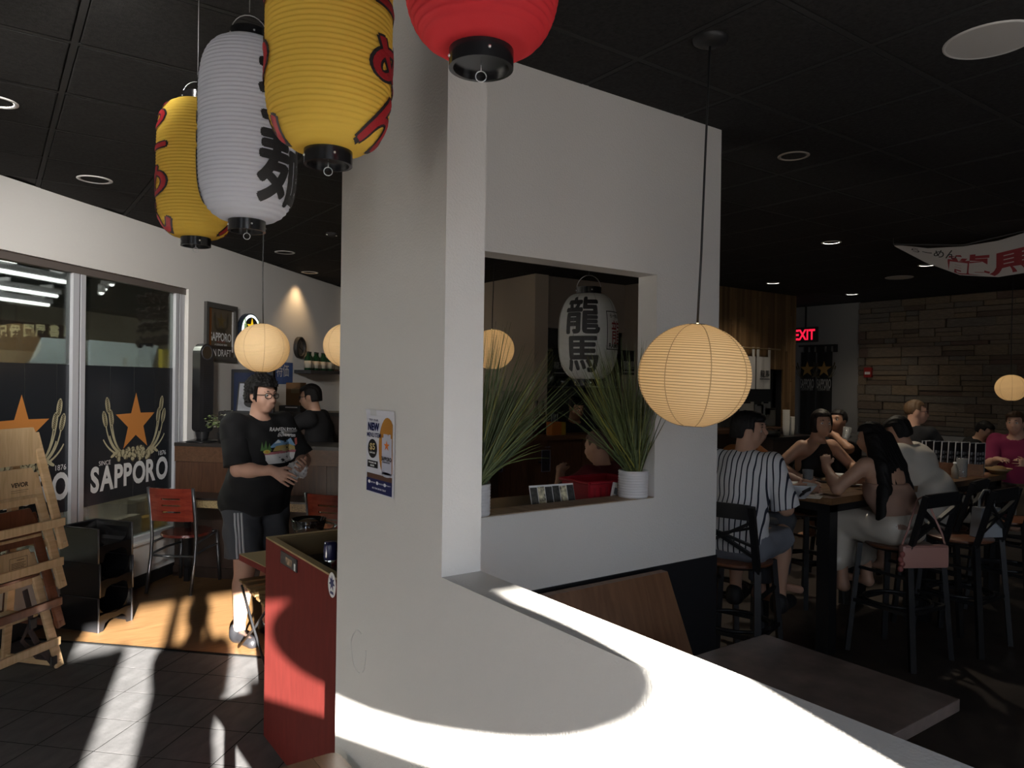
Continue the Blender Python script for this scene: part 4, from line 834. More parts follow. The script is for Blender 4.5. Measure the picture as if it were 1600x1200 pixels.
# blue poster, clock, bottles on a wall shelf
def wall_thing(name, lb, cat, px, py, grp=None): p = pn(px, py, NW-.001); return thing(name, lb, cat, p, -PI*.75+PI, grp), p   # local +x along the wall, +y out of the room
p = pn(441, 583, NW); a = pn(424, 565, NW); b = pn(456, 600, NW); t = thing('poster', 'blue poster on the window wall behind the paper globe', 'poster', (p.x, p.y, p.z), PI/4); Wd = towN(b)[0]-towN(a)[0]; Hd = a.z-b.z
MB().box((0, -.003, 0), (Wd, .004, Hd)).build('sheet', mat('blue_poster', (.035, .085, .27), .4, noise=(5, .4, (1, 1, 1))), t); lm = MB(); lettering(lm, '特価', (0, -.0055, Hd*.12), (1, 0, 0), ZX, w=Wd*.6); lm.build('print', M_letter, t)
p = pn(466, 543, NW); R_ = (pn(466, 526.5, NW).z-pn(466, 560, NW).z)/2; t = thing('wall_clock', 'round dark wall clock with pale dial on the window wall', 'clock', p, PI/4); RX = Matrix.Rotation(PI/2, 3, 'X')
MB().lathe([(R_*.82, .0), (R_*.84, .04), (R_*.92, .05), (R_, .04), (R_, 0)], 40, (0, 0, 0), 0, RX).build('rim', mat('clock_rim', (.018, .015, .013), .6), t, True); MB().lathe([(R_*.84, .012), (.001, .012)], 40, (0, 0, 0), 0, RX).build('dial', mat('clock_dial', (.17, .145, .115), .5), t)
for a, L in ((.35, .5), (1.95, .7)): MB().bar((0, -.016, 0), (math.sin(a)*R_*L, -.016, math.cos(a)*R_*L), .01, .003, (0, 1, 0)).build('hand', M_black, t)
for k in range(12): MB().bar((math.sin(k*PI/6)*R_*.68, -.0145, math.cos(k*PI/6)*R_*.68), (math.sin(k*PI/6)*R_*.78, -.0145, math.cos(k*PI/6)*R_*.78), .008, .002, (0, 1, 0)).build('hour_mark', M_black, t)
a = pn(474, 578, NW-.12); b = pn(534, 580, NW-.12); wa, wb_ = towN(a)[0], towN(b)[0]; t = thing('wall_shelf', 'black wall shelf holding the green bottles', 'shelf', WN((wa+wb_)/2, NW-.11, a.z), PI/4); MB().box((0, 0, -.02), (wb_-wa, .22, .04)).build('board', M_black, t)
M_bot = mat('green_bottle_glass', (.008, .035, .014), .12); M_lab = mat('bottle_label', (.42, .38, .30), .6); hb_ = pn(480, 549, NW-.12).z-a.z
for i in range(8):
    w = wa+.10+i*.105; q = WN(w, NW-.13+.02*(i % 2), a.z); t = thing('sake_bottle', 'green sake bottle with pale label on the wall shelf, %s from the clock' % ('first', 'second', 'third', 'fourth', 'fifth', 'sixth', 'seventh', 'eighth')[i], 'bottle', q, .3*i, 'bottles on the wall shelf')
    MB().lathe([(.001, 0), (.042, 0), (.044, .01), (.044, hb_*.58), (.034, hb_*.70), (.016, hb_*.80), (.015, hb_*.95)], 16).build('glass', M_bot, t, True); MB().lathe([(.0445, hb_*.12), (.0447, hb_*.12), (.0447, hb_*.5), (.0445, hb_*.5)], 16).build('label', M_lab, t, True); MB().lathe([(.017, hb_*.93), (.017, hb_), (.001, hb_)], 12).build('cap', M_black, t, True)
q = pn(524, 572, NW-.12); t = thing('framed_card', 'small dark framed card at the end of the bottle shelf', 'picture', WN(wa+.98, NW-.12, a.z), PI/4); MB().box((0, 0, .12), (.16, .02, .24)).build('frame', mat('card_brown', (.14, .07, .04), .6), t); MB().box((0, -.011, .12), (.12, .002, .19)).build('print', M_lab, t)
# framed beer mirror and oval light sign
a = pn(319, 470.5, NW); b = pn(366.5, 566.6, NW); Wd = towN(b)[0]-towN(a)[0]; Hd = a.z-b.z; t = thing('beer_mirror', 'grey framed beer mirror sign with star emblem, above the tower fan', 'sign', (a+b)/2, PI/4)
F_ = mat('grey_sign_frame', (.075, .072, .068), .4)
for c, d in (((0, -.015, Hd/2-.025), (Wd, .03, .05)), ((0, -.015, -Hd/2+.025), (Wd, .03, .05)), ((-Wd/2+.02, -.015, 0), (.04, .03, Hd-.1)), ((Wd/2-.02, -.015, 0), (.04, .03, Hd-.1))): MB().box(c, d).build('frame_rail', F_, t)
MB().box((0, -.008, 0), (Wd-.07, .006, Hd-.09)).build('mirror', mat('bronze_mirror', (.13, .105, .075), .25, .3), t)
MB().box((-Wd/2+.075, -.0125, 0), (.06, .003, Hd-.1)).build('copper_strip', mat('copper', (.28, .11, .03), .3, .5), t); MB().box((Wd/2-.065, -.0125, .02), (.025, .003, Hd-.16)).build('reflection_strip', mat('window_reflection', (.75, .75, .75), .3), t)  # white strip paints the window's reflection onto the mirror
emblem((.0, -.0118, Hd*.20), (1, 0, 0), ZX, .088, mat('mirror_star', (.11, .075, .025), .4), mat('mirror_barley', (.06, .05, .03), .5), mat('mirror_line', (.03, .025, .02), .5), t, .0008, True)
lm = MB(); lettering(lm, 'SAPPORO', (-.005, -.0118, -Hd*.02-.03), (1, 0, 0), ZX, w=Wd*.68, h=.085, offset=.02); lm.build('word', M_letter, t)
lm = MB(); lettering(lm, 'PREMIUM', (0, -.0118, -Hd*.155), (1, 0, 0), ZX, w=.15, h=.02); lm.build('red_word', mat('dull_red', (.25, .04, .03), .5), t)
lm = MB(); lettering(lm, 'A LEGENDARY BEER', (0, -.0118, -Hd*.205), (1, 0, 0), ZX, w=.22, h=.018, offset=.01); lm.build('small_word', M_letter, t)
MB().box((0, -.0122, -Hd*.345), (Wd-.14, .002, .14)).build('dark_band', mat('band_black', (.03, .022, .016), .4), t); lm = MB(); lettering(lm, 'ON DRAFT', (-.01, -.0135, -Hd*.345), (1, 0, 0), ZX, w=Wd*.70, h=.07, offset=.01); lm.build('draft_word', M_letter, t)
p = pn(391, 520, NW-.04); hz = pn(391, 490, NW-.04).z-p.z; hx = .205; t = thing('oval_light_sign', 'oval lit sign with white ring and yellow star, half behind the paper globe', 'sign', p, PI/4)
O_ = lambda a, b, y0, y1: MB().prism(ell(0, 0, a, b, 0, 40), (0, y0, 0), (1, 0, 0), (0, 0, 1), y1)
O_(hx, hz, .038, .05).build('body', mat('sign_dark', (.02, .03, .05), .3), t); O_(hx*.94, hz*.94, -.0125, .002).build('light_ring', mat('white_neon', (1, 1, 1), .4, emit=((.86, 1, .98), 1.25)), t); O_(hx*.76, hz*.8, -.015, .003).build('dark_face', mat('sign_face', (.012, .014, .016), .3), t)
emblem((0, -.0185, hz*.26), (1, 0, 0), ZX, .105, mat('yellow_neon', (1, .7, .02), .4, emit=((1, .62, .02), .85)), mat('green_neon', (.6, .8, .4), .4, emit=((.62, .85, .42), .55)), mat('sign_line', (.05, .08, .03), .5), t, .0012, False)
lm = MB(); lettering(lm, 'SAPPORO', (0, -.0186, -hz*.38), (1, 0, 0), ZX, w=hx*1.2, offset=.02); lm.build('word', mat('white_neon', (1, 1, 1), .4), t)
# ---------------------------------------------------------------- poster on the pillar
PUx = PU0-.001; tl, tr, br, bl = [pu(x, y, PUx) for x, y in ((574, 642), (618, 640), (616, 779), (572.5, 766))]
Y0, Y1_, Z0, Z1 = tl.y, br.y, (bl.z+br.z)/2, (tl.z+tr.z)/2; t = thing('menu_poster', 'white and navy paper poster with a beer can, on the pillar face', 'poster', (PUx, (Y0+Y1_)/2, (Z0+Z1)/2)); Wp = Y0-Y1_; Hp = Z1-Z0
def PP(x, y, l=0): return Vector((-.0015-l-.006*max(0, y-.40)**1.0*6*(1+.3*math.sin(x*9)), -x*Wp, y*Hp))   # x,y in -.5...5
def pgrid(mb, x0, x1, y0, y1, l, mi=0, nx=4, ny=6):
    xs = np.linspace(x0, x1, nx+1); ys = np.linspace(y0, y1, ny+1); mb.add([PP(x, y, l) for y in ys for x in xs], [(j*(nx+1)+i, j*(nx+1)+i+1, (j+1)*(nx+1)+i+1, (j+1)*(nx+1)+i) for j in range(ny) for i in range(nx)], mi)
def pell(mb, cx, cy, a, b, l, mi=0, clip=None): mb.add([PP(min(.44, x), y, l) for x, y in ell(cx, cy, a, b, 0, 28)], [tuple(range(28))], mi)
sh_ = MB(); pgrid(sh_, -.5, .5, -.5, .5, 0, 0, 8, 16); sh_.build('sheet', mat('poster_white', (.60, .60, .66), .7), t)
M_nv = mat('poster_navy', (.007, .009, .05), .8, spec=.1); M_am = mat('poster_amber', (.26, .115, .02), .8, spec=.1); M_blk = mat('poster_black', (.008, .007, .008), .8, spec=.1); M_can = mat('can_silver', (.36, .37, .45), .7, spec=.1); M_po = mat('poster_orange', (.45, .12, .02), .8, spec=.1); M_pb = mat('poster_bar_wood', (.06, .03, .02), .8, spec=.1)
b_ = MB(); pell(b_, .26, .06, .30, .36, .0006); b_.build('amber_disc', M_am, t)
b_ = MB(); pgrid(b_, -.46, .44, -.37, -.27, .0008); b_.build('bar_top', M_pb, t); b_ = MB(); pgrid(b_, -.47, .44, -.49, -.33, .001); b_.build('navy_band', M_nv, t)
b_ = MB(); pgrid(b_, .08, .42, -.25, .18, .0012); pgrid(b_, .13, .38, .18, .225, .0012); pell(b_, .25, -.25, .17, .03, .0012); b_.build('can', M_can, t)
b_ = MB(); b_.add([PP(.25+x*.8, .09+y*.5, .002) for x, y in star(.13, .05)], [tuple(range(10))]); b_.build('can_star', M_po, t)
def ptext(nm, s, cx, cy, w, h, m, l=.0022, off=.02):
    vs, fs = text_mesh(s, 1, off); a = w/(2*max(v.x for v in vs)); c = h/(2*max(v.y for v in vs)); MB().add([PP(cx+v.x*a, cy+v.y*c, l) for v in vs], fs).build(nm, m, t)
ptext('small_words', 'TRY OUR', -.22, .375, .34, .026, M_nv); ptext('word_new', 'NEW', -.22, .295, .42, .10, M_nv, off=.05); ptext('word_menu_item', 'MENU ITEM', -.21, .195, .50, .055, M_nv, off=.02)
ptext('can_word', 'SAPPORO', .25, -.065, .34, .05, M_blk, .0024, .03); ptext('can_small_word', 'PREMIUM BEER', .25, -.105, .25, .016, M_blk, .0024)
b_ = MB(); pell(b_, -.26, .03, .17, .115, .0012); pgrid(b_, -.44, -.06, -.20, -.115, .0012); b_.build('price_badge', M_blk, t); ptext('price', '$5', -.26, .05, .19, .09, mat('badge_gold', (.55, .42, .16), .4), .002); ptext('price_words', 'SAPPORO', -.26, -.02, .2, .02, M_letter, .002); ptext('badge_words', 'PREMIUM', -.25, -.14, .28, .02, M_letter, .002); ptext('badge_words', 'BEER', -.25, -.175, .15, .02, M_letter, .002)
b_ = MB(); 
for x in (-.36, -.07, .2): pell(b_, x, -.375, .045, .02, .0016)
b_.build('round_icon', M_letter, t)
for x, s in ((-.22, 'CRISP TASTE'), (.07, 'CAN 22 OZ'), (.33, 'ENJOY'),): ptext('footer_words', s, x, -.375, .16, .016, M_letter)
ptext('footer_words', 'ASK YOUR SERVER TODAY', 0, -.44, .5, .02, M_letter)
o = MB().add([PP(x, y, .0006) for x, y in ((-.34, .5), (-.12, .5), (-.12, .43), (-.34, .43))], [(0, 1, 2, 3)]).build('tape', mat('clear_tape', (.62, .62, .64), .25), t)
# plaster scars on the pillar face
p = pu(560, 1018, PU0-.0005); t = thing('wall_scar', 'oval chipped plaster scar low on the pillar face', 'scar', p)
A_ = pu(549, 1018, PU0).y-p.y; B_ = pu(560, 985, PU0).z-p.z
for s0, s1 in ((1.2, 4.9), (5.3, 6.6)): MB().tube([(-.0005, A_*math.cos(a)*-1*(1+.05*math.sin(5*a)), B_*math.sin(a)) for a in np.linspace(s0, s1, 20)], .0022, 5).build('ridge', M_wall, t, True)
# ================================================================ figures: one continuous skin grown from a distance field
def surfnets(F, o, h):
    ins = F < 0; n = [s-1 for s in F.shape]; cnt = np.zeros(n, np.int8); off = [(a, b, c) for a in (0, 1) for b in (0, 1) for c in (0, 1)]
    for a, b, c in off: cnt += ins[a:a+n[0], b:b+n[1], c:c+n[2]]
    I, J, K = np.nonzero((cnt > 0) & (cnt < 8)); ids = np.full(n, -1, np.int32); ids[I, J, K] = np.arange(len(I))
    P = np.zeros((len(I), 3)); N = np.zeros(len(I))
    for a in off:
        for ax in range(3):
            if a[ax]: continue
            b = list(a); b[ax] = 1; f0 = F[I+a[0], J+a[1], K+a[2]]; f1 = F[I+b[0], J+b[1], K+b[2]]; m = (f0 < 0) != (f1 < 0)
            t = f0[m]/(f0[m]-f1[m]); q = np.tile(np.array(a, float), (m.sum(), 1)); q[:, ax] += t; P[m] += q; N[m] += 1
    P = P/N[:, None] + np.stack([I, J, K], 1); V = P*h + np.array(o); Q = []
    for ax in range(3):
        u, v = (ax+1) % 3, (ax+2) % 3; sl0 = [slice(1, -1)]*3; sl0[ax] = slice(0, -1); sl1 = list(sl0); sl1[ax] = slice(1, None)
        s0 = ins[tuple(sl0)]; s1 = ins[tuple(sl1)]; e = np.nonzero(s0 != s1); g = [e[0].copy(), e[1].copy(), e[2].copy()]; g[u] += 1; g[v] += 1; sg = s0[e]
        def cell(du, dv): c = [g[0].copy(), g[1].copy(), g[2].copy()]; c[u] += du; c[v] += dv; return ids[c[0], c[1], c[2]]
        q = np.stack([cell(-1, -1), cell(0, -1), cell(0, 0), cell(-1, 0)], 1); q[~sg] = q[~sg][:, ::-1]; Q.append(q)
    return V, np.concatenate(Q)
def npmesh(name, V, Q, mats):
    me = bpy.data.meshes.new(name); me.vertices.add(len(V)); me.vertices.foreach_set('co', V.astype(np.float32).ravel())
    me.loops.add(len(Q)*4); me.loops.foreach_set('vertex_index', Q.astype(np.int32).ravel()); me.polygons.add(len(Q))
    me.polygons.foreach_set('loop_start', np.arange(0, len(Q)*4, 4, dtype=np.int32)); me.polygons.foreach_set('use_smooth', np.ones(len(Q), bool))
    for m in (mats if isinstance(mats, list) else [mats]): me.materials.append(m)
    me.update(calc_edges=True); return me
class Field:
    """prims: ('cap', a, b, ra, rb) | ('ell', c, r, R3 or None)"""
    def __init__(s): s.p = []
    def cap(s, a, b, ra, rb=None, k=None): s.p.append(('cap', np.array(a, float), np.array(b, float), ra, ra if rb is None else rb, k)); return s
    def ell(s, c, r, R=None): s.p.append(('ell', np.array(c, float), np.array(r, float), None if R is None else np.array(R))); return s
    def bounds(s, m):
        lo = np.full(3, 1e9); hi = -lo
        for p in s.p:
            if p[0] == 'cap': r = max(p[3], p[4]); a = np.minimum(p[1], p[2])-r; b = np.maximum(p[1], p[2])+r
            else: r = max(p[2]) if p[3] is not None else p[2]; a = p[1]-r; b = p[1]+r
            lo = np.minimum(lo, a); hi = np.maximum(hi, b)
        return lo-m, hi+m
    def grid(s, h, k=.02, grow=0.0, clip=None, sub=None, warp=None):
        lo, hi = s.bounds(grow+.02+2*h); n = np.ceil((hi-lo)/h).astype(int)+1; F = np.full(n, .15, np.float32); ax = [lo[i]+h*np.arange(n[i]) for i in range(3)]
        def ev(p, m, fn):
            if p[0] == 'cap': r = max(p[3], p[4])+m; a = np.minimum(p[1], p[2])-r; b = np.maximum(p[1], p[2])+r
            else: r = (max(p[2]) if p[3] is not None else p[2])+m; a = p[1]-r; b = p[1]+r
            i0 = np.maximum(0, np.floor((a-lo)/h).astype(int)); i1 = np.minimum(n, np.ceil((b-lo)/h).astype(int)+1)
            if (i1 <= i0).any(): return
            sl = tuple(slice(i0[i], i1[i]) for i in range(3)); X = np.meshgrid(*[ax[i][sl[i]] for i in range(3)], indexing='ij')
            if p[0] == 'cap':
                d = p[2]-p[1]; L = max(d@d, 1e-12); q = [X[i]-p[1][i] for i in range(3)]; t = np.clip(sum(q[i]*d[i] for i in range(3))/L, 0, 1)
                D = np.sqrt(sum((q[i]-t*d[i])**2 for i in range(3))) - (p[3]+(p[4]-p[3])*t)
            else:
                q = [X[i]-p[1][i] for i in range(3)]
                if p[3] is not None: q = [sum(p[3][j][i]*q[j] for j in range(3)) for i in range(3)]
                l0 = np.sqrt(sum((q[i]/p[2][i])**2 for i in range(3)))+1e-9; l1 = np.sqrt(sum((q[i]/p[2][i]**2)**2 for i in range(3)))+1e-9; D = l0*(l0-1)/l1
            F[sl] = fn(F[sl], (D-grow).astype(np.float32) if m >= 0 else D.astype(np.float32))
        def smin(a, b, kk): hh = np.maximum(kk-np.abs(a-b), 0)/kk; return np.minimum(a, b)-hh*hh*kk*.25
        for p in s.p: kk_ = p[5] if len(p) > 5 and p[5] else k; ev(p, grow+max(k, .03)+h, lambda A, B: smin(A, B, kk_))
        if sub is not None:
            for p in sub.p: ev(p, .02, lambda A, B: np.maximum(A, -(B+grow)))
        if clip is not None or warp is not None:
            X = np.meshgrid(*ax, indexing='ij', sparse=True)
            if warp is not None: F += warp(*X).astype(np.float32)
            if clip is not None: F = np.maximum(F, clip(*X).astype(np.float32))
        F[0], F[-1] = .1, .1; F[:, 0], F[:, -1] = .1, .1; F[:, :, 0], F[:, :, -1] = .1, .1
        return surfnets(F, lo, h)
def V3(*a): return np.array(a, float)
def ik(S, W, l1, l2, pole):
    d = W-S; D = np.linalg.norm(d)
    if D > (l1+l2)*.995: W = S+d/D*(l1+l2)*.995; d = W-S; D = np.linalg.norm(d)
    a = (l1*l1-l2*l2+D*D)/(2*D); hgt = math.sqrt(max(0, l1*l1-a*a)); u = d/D; q = pole-u*(pole@u); q = q/(np.linalg.norm(q)+1e-9); return S+u*a+q*hgt, W
def nrm(v): v = np.array(v, float); return v/(np.linalg.norm(v)+1e-9)
M_eye = mat('eye_white', (.62, .60, .57), .25); M_iris = mat('iris_dark', (.02, .012, .008), .15); M_lip = mat('lips', (.34, .13, .11), .5); M_brow = mat('brow_dark', (.014, .011, .010), .8)
def skin(name, c): return mat('skin_'+name, c, .5, spec=.35, noise=(9, .08, (1, 1, 1)))
SK_fair = skin('fair', (.50, .29, .21)); SK_warm = skin('warm', (.44, .26, .18)); SK_tan = skin('tan', (.33, .18, .115))
H_black = mat('black_hair', (.008, .007, .007), .62, spec=.2, bump=(90, .5, .004)); H_brown = mat('brown_hair', (.05, .028, .016), .62, spec=.2, bump=(90, .5, .004)); H_dkbrown = mat('dark_brown_hair', (.016, .011, .009), .62, spec=.2, bump=(90, .5, .004)); H_sandy = mat('sandy_hair', (.12, .07, .035), .6, bump=(140, .5, .003))
def hand(F, W, d, nl, side, curl=.5, spread=.2, s=1.0):
    """W wrist, d direction of the fingers, nl palm normal (the side the fingers close towards), side +1: thumb on the d x nl side"""
    d = nrm(d); nl = nrm(nl - d*(nl@d)); x = np.cross(d, nl)*side; P0 = W+d*.012*s; K = W+d*.088*s
    F.cap(W-d*.03, W+d*.03, .026*s, .024*s)
    for o, r in ((-.030, .0125), (-.010, .0140), (.011, .0140), (.031, .0120)): F.cap(P0+x*o*.55*s, K+x*o*s-d*abs(o+.003)*.25*s, .0165*s, r*s, .010)
    for o, L in ((-.033, .062), (-.011, .076), (.0115, .072), (.034, .056)):
        b = K+x*o*s - d*abs(o+.003)*.25*s; a0 = curl*.7; dr = d*math.cos(a0)+nl*math.sin(a0)+x*o*spread*12*.25; dr = nrm(dr); m = b+dr*L*.5*s
        a1 = curl*1.9; d2 = nrm(d*math.cos(a1)+nl*math.sin(a1)+x*o*spread*3); e = m+d2*L*.5*s; F.cap(b, m, .0092*s, .0084*s, .004); F.cap(m, e, .0084*s, .0070*s, .004)
    # thumb from the side of the palm near its base; x side of the index finger is negative o
    t0 = W+d*.028*s-x*.024*s; t1 = t0-x*.030*s+d*.026*s+nl*.012*s; t2 = t1+d*.028*s-x*.008*s+nl*.010*s; F.cap(t0, t1, .0150*s, .0115*s, .010); F.cap(t1, t2, .0112*s, .0085*s, .004)
def person(label, loc, head_to, seat=None, lean=0.0, skin_m=SK_fair, hair=('short', H_black), shirt=None, bottom=None, wrists=None, poles=None, hands=None, head_yaw=0.0, head_pitch=0.0, head_tilt=0.0, build=1.0, h=.010, legs=None, face=True, glasses=None, shoes=None, shoulder=.185, stature=1.0, group=None, feet_z=None, name='person', extra=None, twist=0.0):
    """local frame: faces +y, its right hand at +x. seat: seat height or None for standing. head_to: world heading (x, y)"""
    rz = math.atan2(head_to[1], head_to[0])-PI/2; t = thing(name, label, 'person', (loc[0], loc[1], loc[2] if len(loc) > 2 else 0), rz, group); st = stature
    if seat is None: hipz = .92*st
    else: hipz = seat+.095
    B = build; pel = V3(0, 0, hipz); chest = V3(0, lean*.62, hipz+.32*st); nb = V3(0, lean+.0, hipz+.53*st); hd = V3(0, lean*1.12+.035, hipz+.682*st)
    ct, s_t = math.cos(twist), math.sin(twist); tw = lambda v: V3(v[0]*ct-v[1]*s_t, v[0]*s_t+v[1]*ct, v[2])
    shl = {sg: nb+tw(V3(sg*shoulder*st, -.005, -.045)) for sg in (-1, 1)}
    body = Field(); torso = Field(); arms = {}; sleeves = Field()
    tor = [('cap', pel+V3(-.07*B, -.01, .0), pel+V3(.07*B, -.01, 0), .115*B, .115*B), ('ell', pel+V3(0, .02*B, .13), V3(.155*B, .115*B, .16), None), ('ell', chest+V3(0, .0, 0), V3(.165*B, .112*B, .20), None), ('cap', shl[-1]+V3(.03, 0, -.02), shl[1]+V3(-.03, 0, -.02), .066, .066), ('ell', nb+V3(0, -.005, -.045), V3(.13, .075, .065), None)]
    if B > 1.12: tor.append(('ell', pel+V3(0, .05*B, .14), V3(.165*B, .135*B, .17), None))
    for p in tor: body.p.append(p); torso.p.append(p)
    body.cap(nb+V3(0, -.005, -.03), hd+V3(0, -.025, -.05), .060*(1+.15*(B-1)*3), .054)
    elb, wr = {}, {}
    for sg in (-1, 1):
        W = V3(*(wrists or {}).get(sg, (sg*.27, .12, hipz-.02))); pole = V3(*(poles or {}).get(sg, (sg*.6, -.8, -.4)))
        E, W = ik(shl[sg], W, .285*st, .255*st, pole); elb[sg], wr[sg] = E, W; a = 1+(B-1)*.55
        body.cap(shl[sg], E, .052*a, .040*a); body.cap(E, E+(W-E)*.35, .041*a, .040*a); body.cap(E+(W-E)*.3, W, .040*a, .026); sleeves.p.append(('cap', shl[sg], E, .055*a, .046*a))
        hh = (hands or {}).get(sg); d = nrm(W-E); hd_ = dict(d=d, n=nrm(V3(-sg, .2, -.1)), curl=.5)
        if hh: hd_.update(hh)
        hand(body, W, V3(*hd_['d']), V3(*hd_['n']), hd_.get('side', 1 if np.cross(V3(*hd_['d']), V3(*hd_['n']))@V3(0, 0, 1) < 0 else -1), hd_['curl'], hd_.get('spread', .2), .98*st)
    hip = {sg: pel+V3(sg*.09*B, 0, -.02) for sg in (-1, 1)}; kn, an = {}, {}
    for sg in (-1, 1):
        if seat is None: K = V3(sg*.10, .03, .50*st); A = V3(sg*.11, -.01, .085)
        else:
            fz = feet_z if feet_z is not None else 0.0; K = hip[sg]+V3(sg*.05, .40*st, .02); A = V3(K[0], K[1]-.03, max(fz+.085, K[2]-.43))
        if legs and sg in legs: K, A = V3(*legs[sg][0]), V3(*legs[sg][1])
        kn[sg], an[sg] = K, A; a = 1+(B-1)*.7
        body.cap(hip[sg], K, .088*a, .056*a); body.cap(K, K+(A-K)*.35, .055*a, .055*a); body.cap(K+(A-K)*.3, A, .054*a, .034); body.cap(A+V3(0, -.02, -.05), A+V3(sg*.012, .15, -.058), .032, .026); body.cap(A, A+V3(0, -.01, -.05), .036, .034)
    # head
    cy, sy = math.cos(head_yaw), math.sin(head_yaw); Rz = np.array([[cy, -sy, 0], [sy, cy, 0], [0, 0, 1]]); cp_, sp_ = math.cos(head_pitch), math.sin(head_pitch); Rx = np.array([[1, 0, 0], [0, cp_, -sp_], [0, sp_, cp_]]); c2, s2 = math.cos(head_tilt), math.sin(head_tilt); Ry = np.array([[c2, 0, s2], [0, 1, 0], [-s2, 0, c2]]); R = Rz@Ry@Rx; hs = .93*st
    hp = lambda *v: hd + R@(V3(*v)*hs); he = lambda r: V3(*r)*hs; fat = 1+(B-1)*.35
    body.ell(hp(0, -.012, .032), he((.077, .096, .090)), R); body.ell(hp(0, .022, -.028), he((.064*fat, .072, .088)), R); body.ell(hp(0, .050, -.092), he((.036*fat, .034, .028)), R)
    body.ell(hp(-.036, .052, -.035), he((.028*fat, .028, .034)), R); body.ell(hp(.036, .052, -.035), he((.028*fat, .028, .034)), R)
    body.cap(hp(0, .088, .008), hp(0, .112, -.030), .0085*hs, .0135*hs); body.cap(hp(-.012, .098, -.034), hp(.012, .098, -.034), .0095*hs); body.cap(hp(-.034, .078, .026), hp(.034, .078, .026), .0125*hs)
    body.cap(hp(-.017, .0885, -.060), hp(.017, .0885, -.060), .0085*hs); body.cap(hp(-.014, .086, -.072), hp(.014, .086, -.072), .0085*hs)
    for sg in (-1, 1):
        body.ell(hp(sg*.078, -.010, -.006), he((.011, .023, .034)), R)
    sockets = Field(); 
    for sg in (-1, 1): sockets.ell(hp(sg*.032, .094, .006), he((.019, .014, .012)), R)
    Vb, Qb = body.grid(h, .022, 0, None, sockets); put('body', npmesh('body', Vb, Qb, skin_m), t)
    if face:
        for sg in (-1, 1):
            e = MB(); e.sphere(hp(sg*.032, .0745, .006), .0148*hs, 12, 8); e.sphere(hp(sg*.032, .0835, .006), .0072*hs, 10, 6, 1); e.build('eye', [M_eye, M_iris], t, True)
            MB().tube([hp(sg*.013, .0915, .0275), hp(sg*.030, .0905, .0345), hp(sg*.050, .078, .029)], [.0035*hs, .0045*hs, .002*hs], 6).build('eyebrow', M_brow, t, True)
        MB().tube([hp(-.021, .0905, -.064), hp(-.008, .0985, -.0615), hp(0, .0985, -.0625), hp(.008, .0985, -.0615), hp(.021, .0905, -.064)], [.0015*hs, .0042*hs, .0038*hs, .0042*hs, .0015*hs], 8).build('lips', M_lip, t, True)
    if glasses is not None:
        g = MB(); 
        for sg in (-1, 1):
            pts = [hp(sg*.034+.025*math.cos(a)*(1 if abs(math.cos(a)) < .9 else .98), .108-.01*abs(sg*.034+.025*math.cos(a)-0)/.06, .003+.018*math.copysign(abs(math.sin(a))**.6, math.sin(a))) for a in np.linspace(0, 2*PI, 21)]
            g.tube(pts, .0026*hs, 6); g.tube([hp(sg*.058, .098, .010), hp(sg*.080, .05, .008), hp(sg*.083, -.01, .004)], .0024*hs, 6)
        g.tube([hp(-.010, .110, .006), hp(0, .113, .009), hp(.010, .110, .006)], .0022*hs, 6); g.build('glasses', glasses, t, True)
    # hair
    kind, hm = hair[0], hair[1]; hf = Field(); curl = None; c0 = hp(0, -.012, .035)
    if kind != 'bald':
        th = {'short': .013, 'buzz': .005, 'curly': .030, 'bob': .017, 'long': .017, 'bun': .012}[kind]
        hf.ell(c0, he((.079+th, .098+th, .092+th)), R)
        if kind in ('short', 'curly', 'bob', 'long'): hf.ell(hp(0, -.05, -.03), he((.072+th*.7, .060+th*.6, .075)), R)
        if kind == 'short': hf.ell(hp(.02, .06, .085), he((.06, .045, .035)), R)
        if kind == 'bob':
            for sg in (-1, 1): hf.ell(hp(sg*.062, -.01, -.02), he((.028, .065, .085)), R)
            hf.ell(hp(.025, .055, .080), he((.065, .055, .040)), R)
        if kind == 'long':
            L = hair[2] if len(hair) > 2 else .5; dn = [hp(0, -.075, -.02), nb+V3(0, -.09, -.05), nb+V3(0, -.125, -.20), nb+V3(.0, -.125, -L)]
            for o in (-.06, -.02, .02, .06):
                for i in range(3): hf.cap(dn[i]+tw(V3(o*(1+.5*i), 0, 0)), dn[i+1]+tw(V3(o*(1.5+.5*i), 0, 0)), .054-.004*i, .050-.008*i)
            for sg in (-1, 1): hf.cap(hp(sg*.074, -.01, .0), nb+tw(V3(sg*.10, -.035, -.05)), .028, .024); hf.cap(nb+tw(V3(sg*.10, -.035, -.05)), nb+tw(V3(sg*.12, -.075, -.26)), .026, .014)
        if kind == 'bun': hf.ell(hp(0, -.105, .085), he((.042, .042, .040)), R)
        Ri = R.T; low = {'short': -.055, 'buzz': -.05, 'curly': -.055, 'bob': -.085, 'long': -9, 'bun': -.05}[kind]
        def clip(X, Y, Z):
            q = [(X-hd[0]), (Y-hd[1]), (Z-hd[2])]; x = (Ri[0][0]*q[0]+Ri[0][1]*q[1]+Ri[0][2]*q[2])/hs; y = (Ri[1][0]*q[0]+Ri[1][1]*q[1]+Ri[1][2]*q[2])/hs; z = (Ri[2][0]*q[0]+Ri[2][1]*q[1]+Ri[2][2]*q[2])/hs
            face_ = np.minimum(y-(.030 if kind != 'bob' else .040)+.25*np.maximum(0, .05-z)*0, (.066+.0*x)-z)*hs      # inside: front of the ear line and under the hairline
            ear = np.minimum(np.minimum(y+.030, .020-y), np.minimum(.012-z, .07+z))*hs if kind not in ('bob', 'long') else -1+0*x
            nape = (low-z)*hs if kind != 'long' else -1+0*x
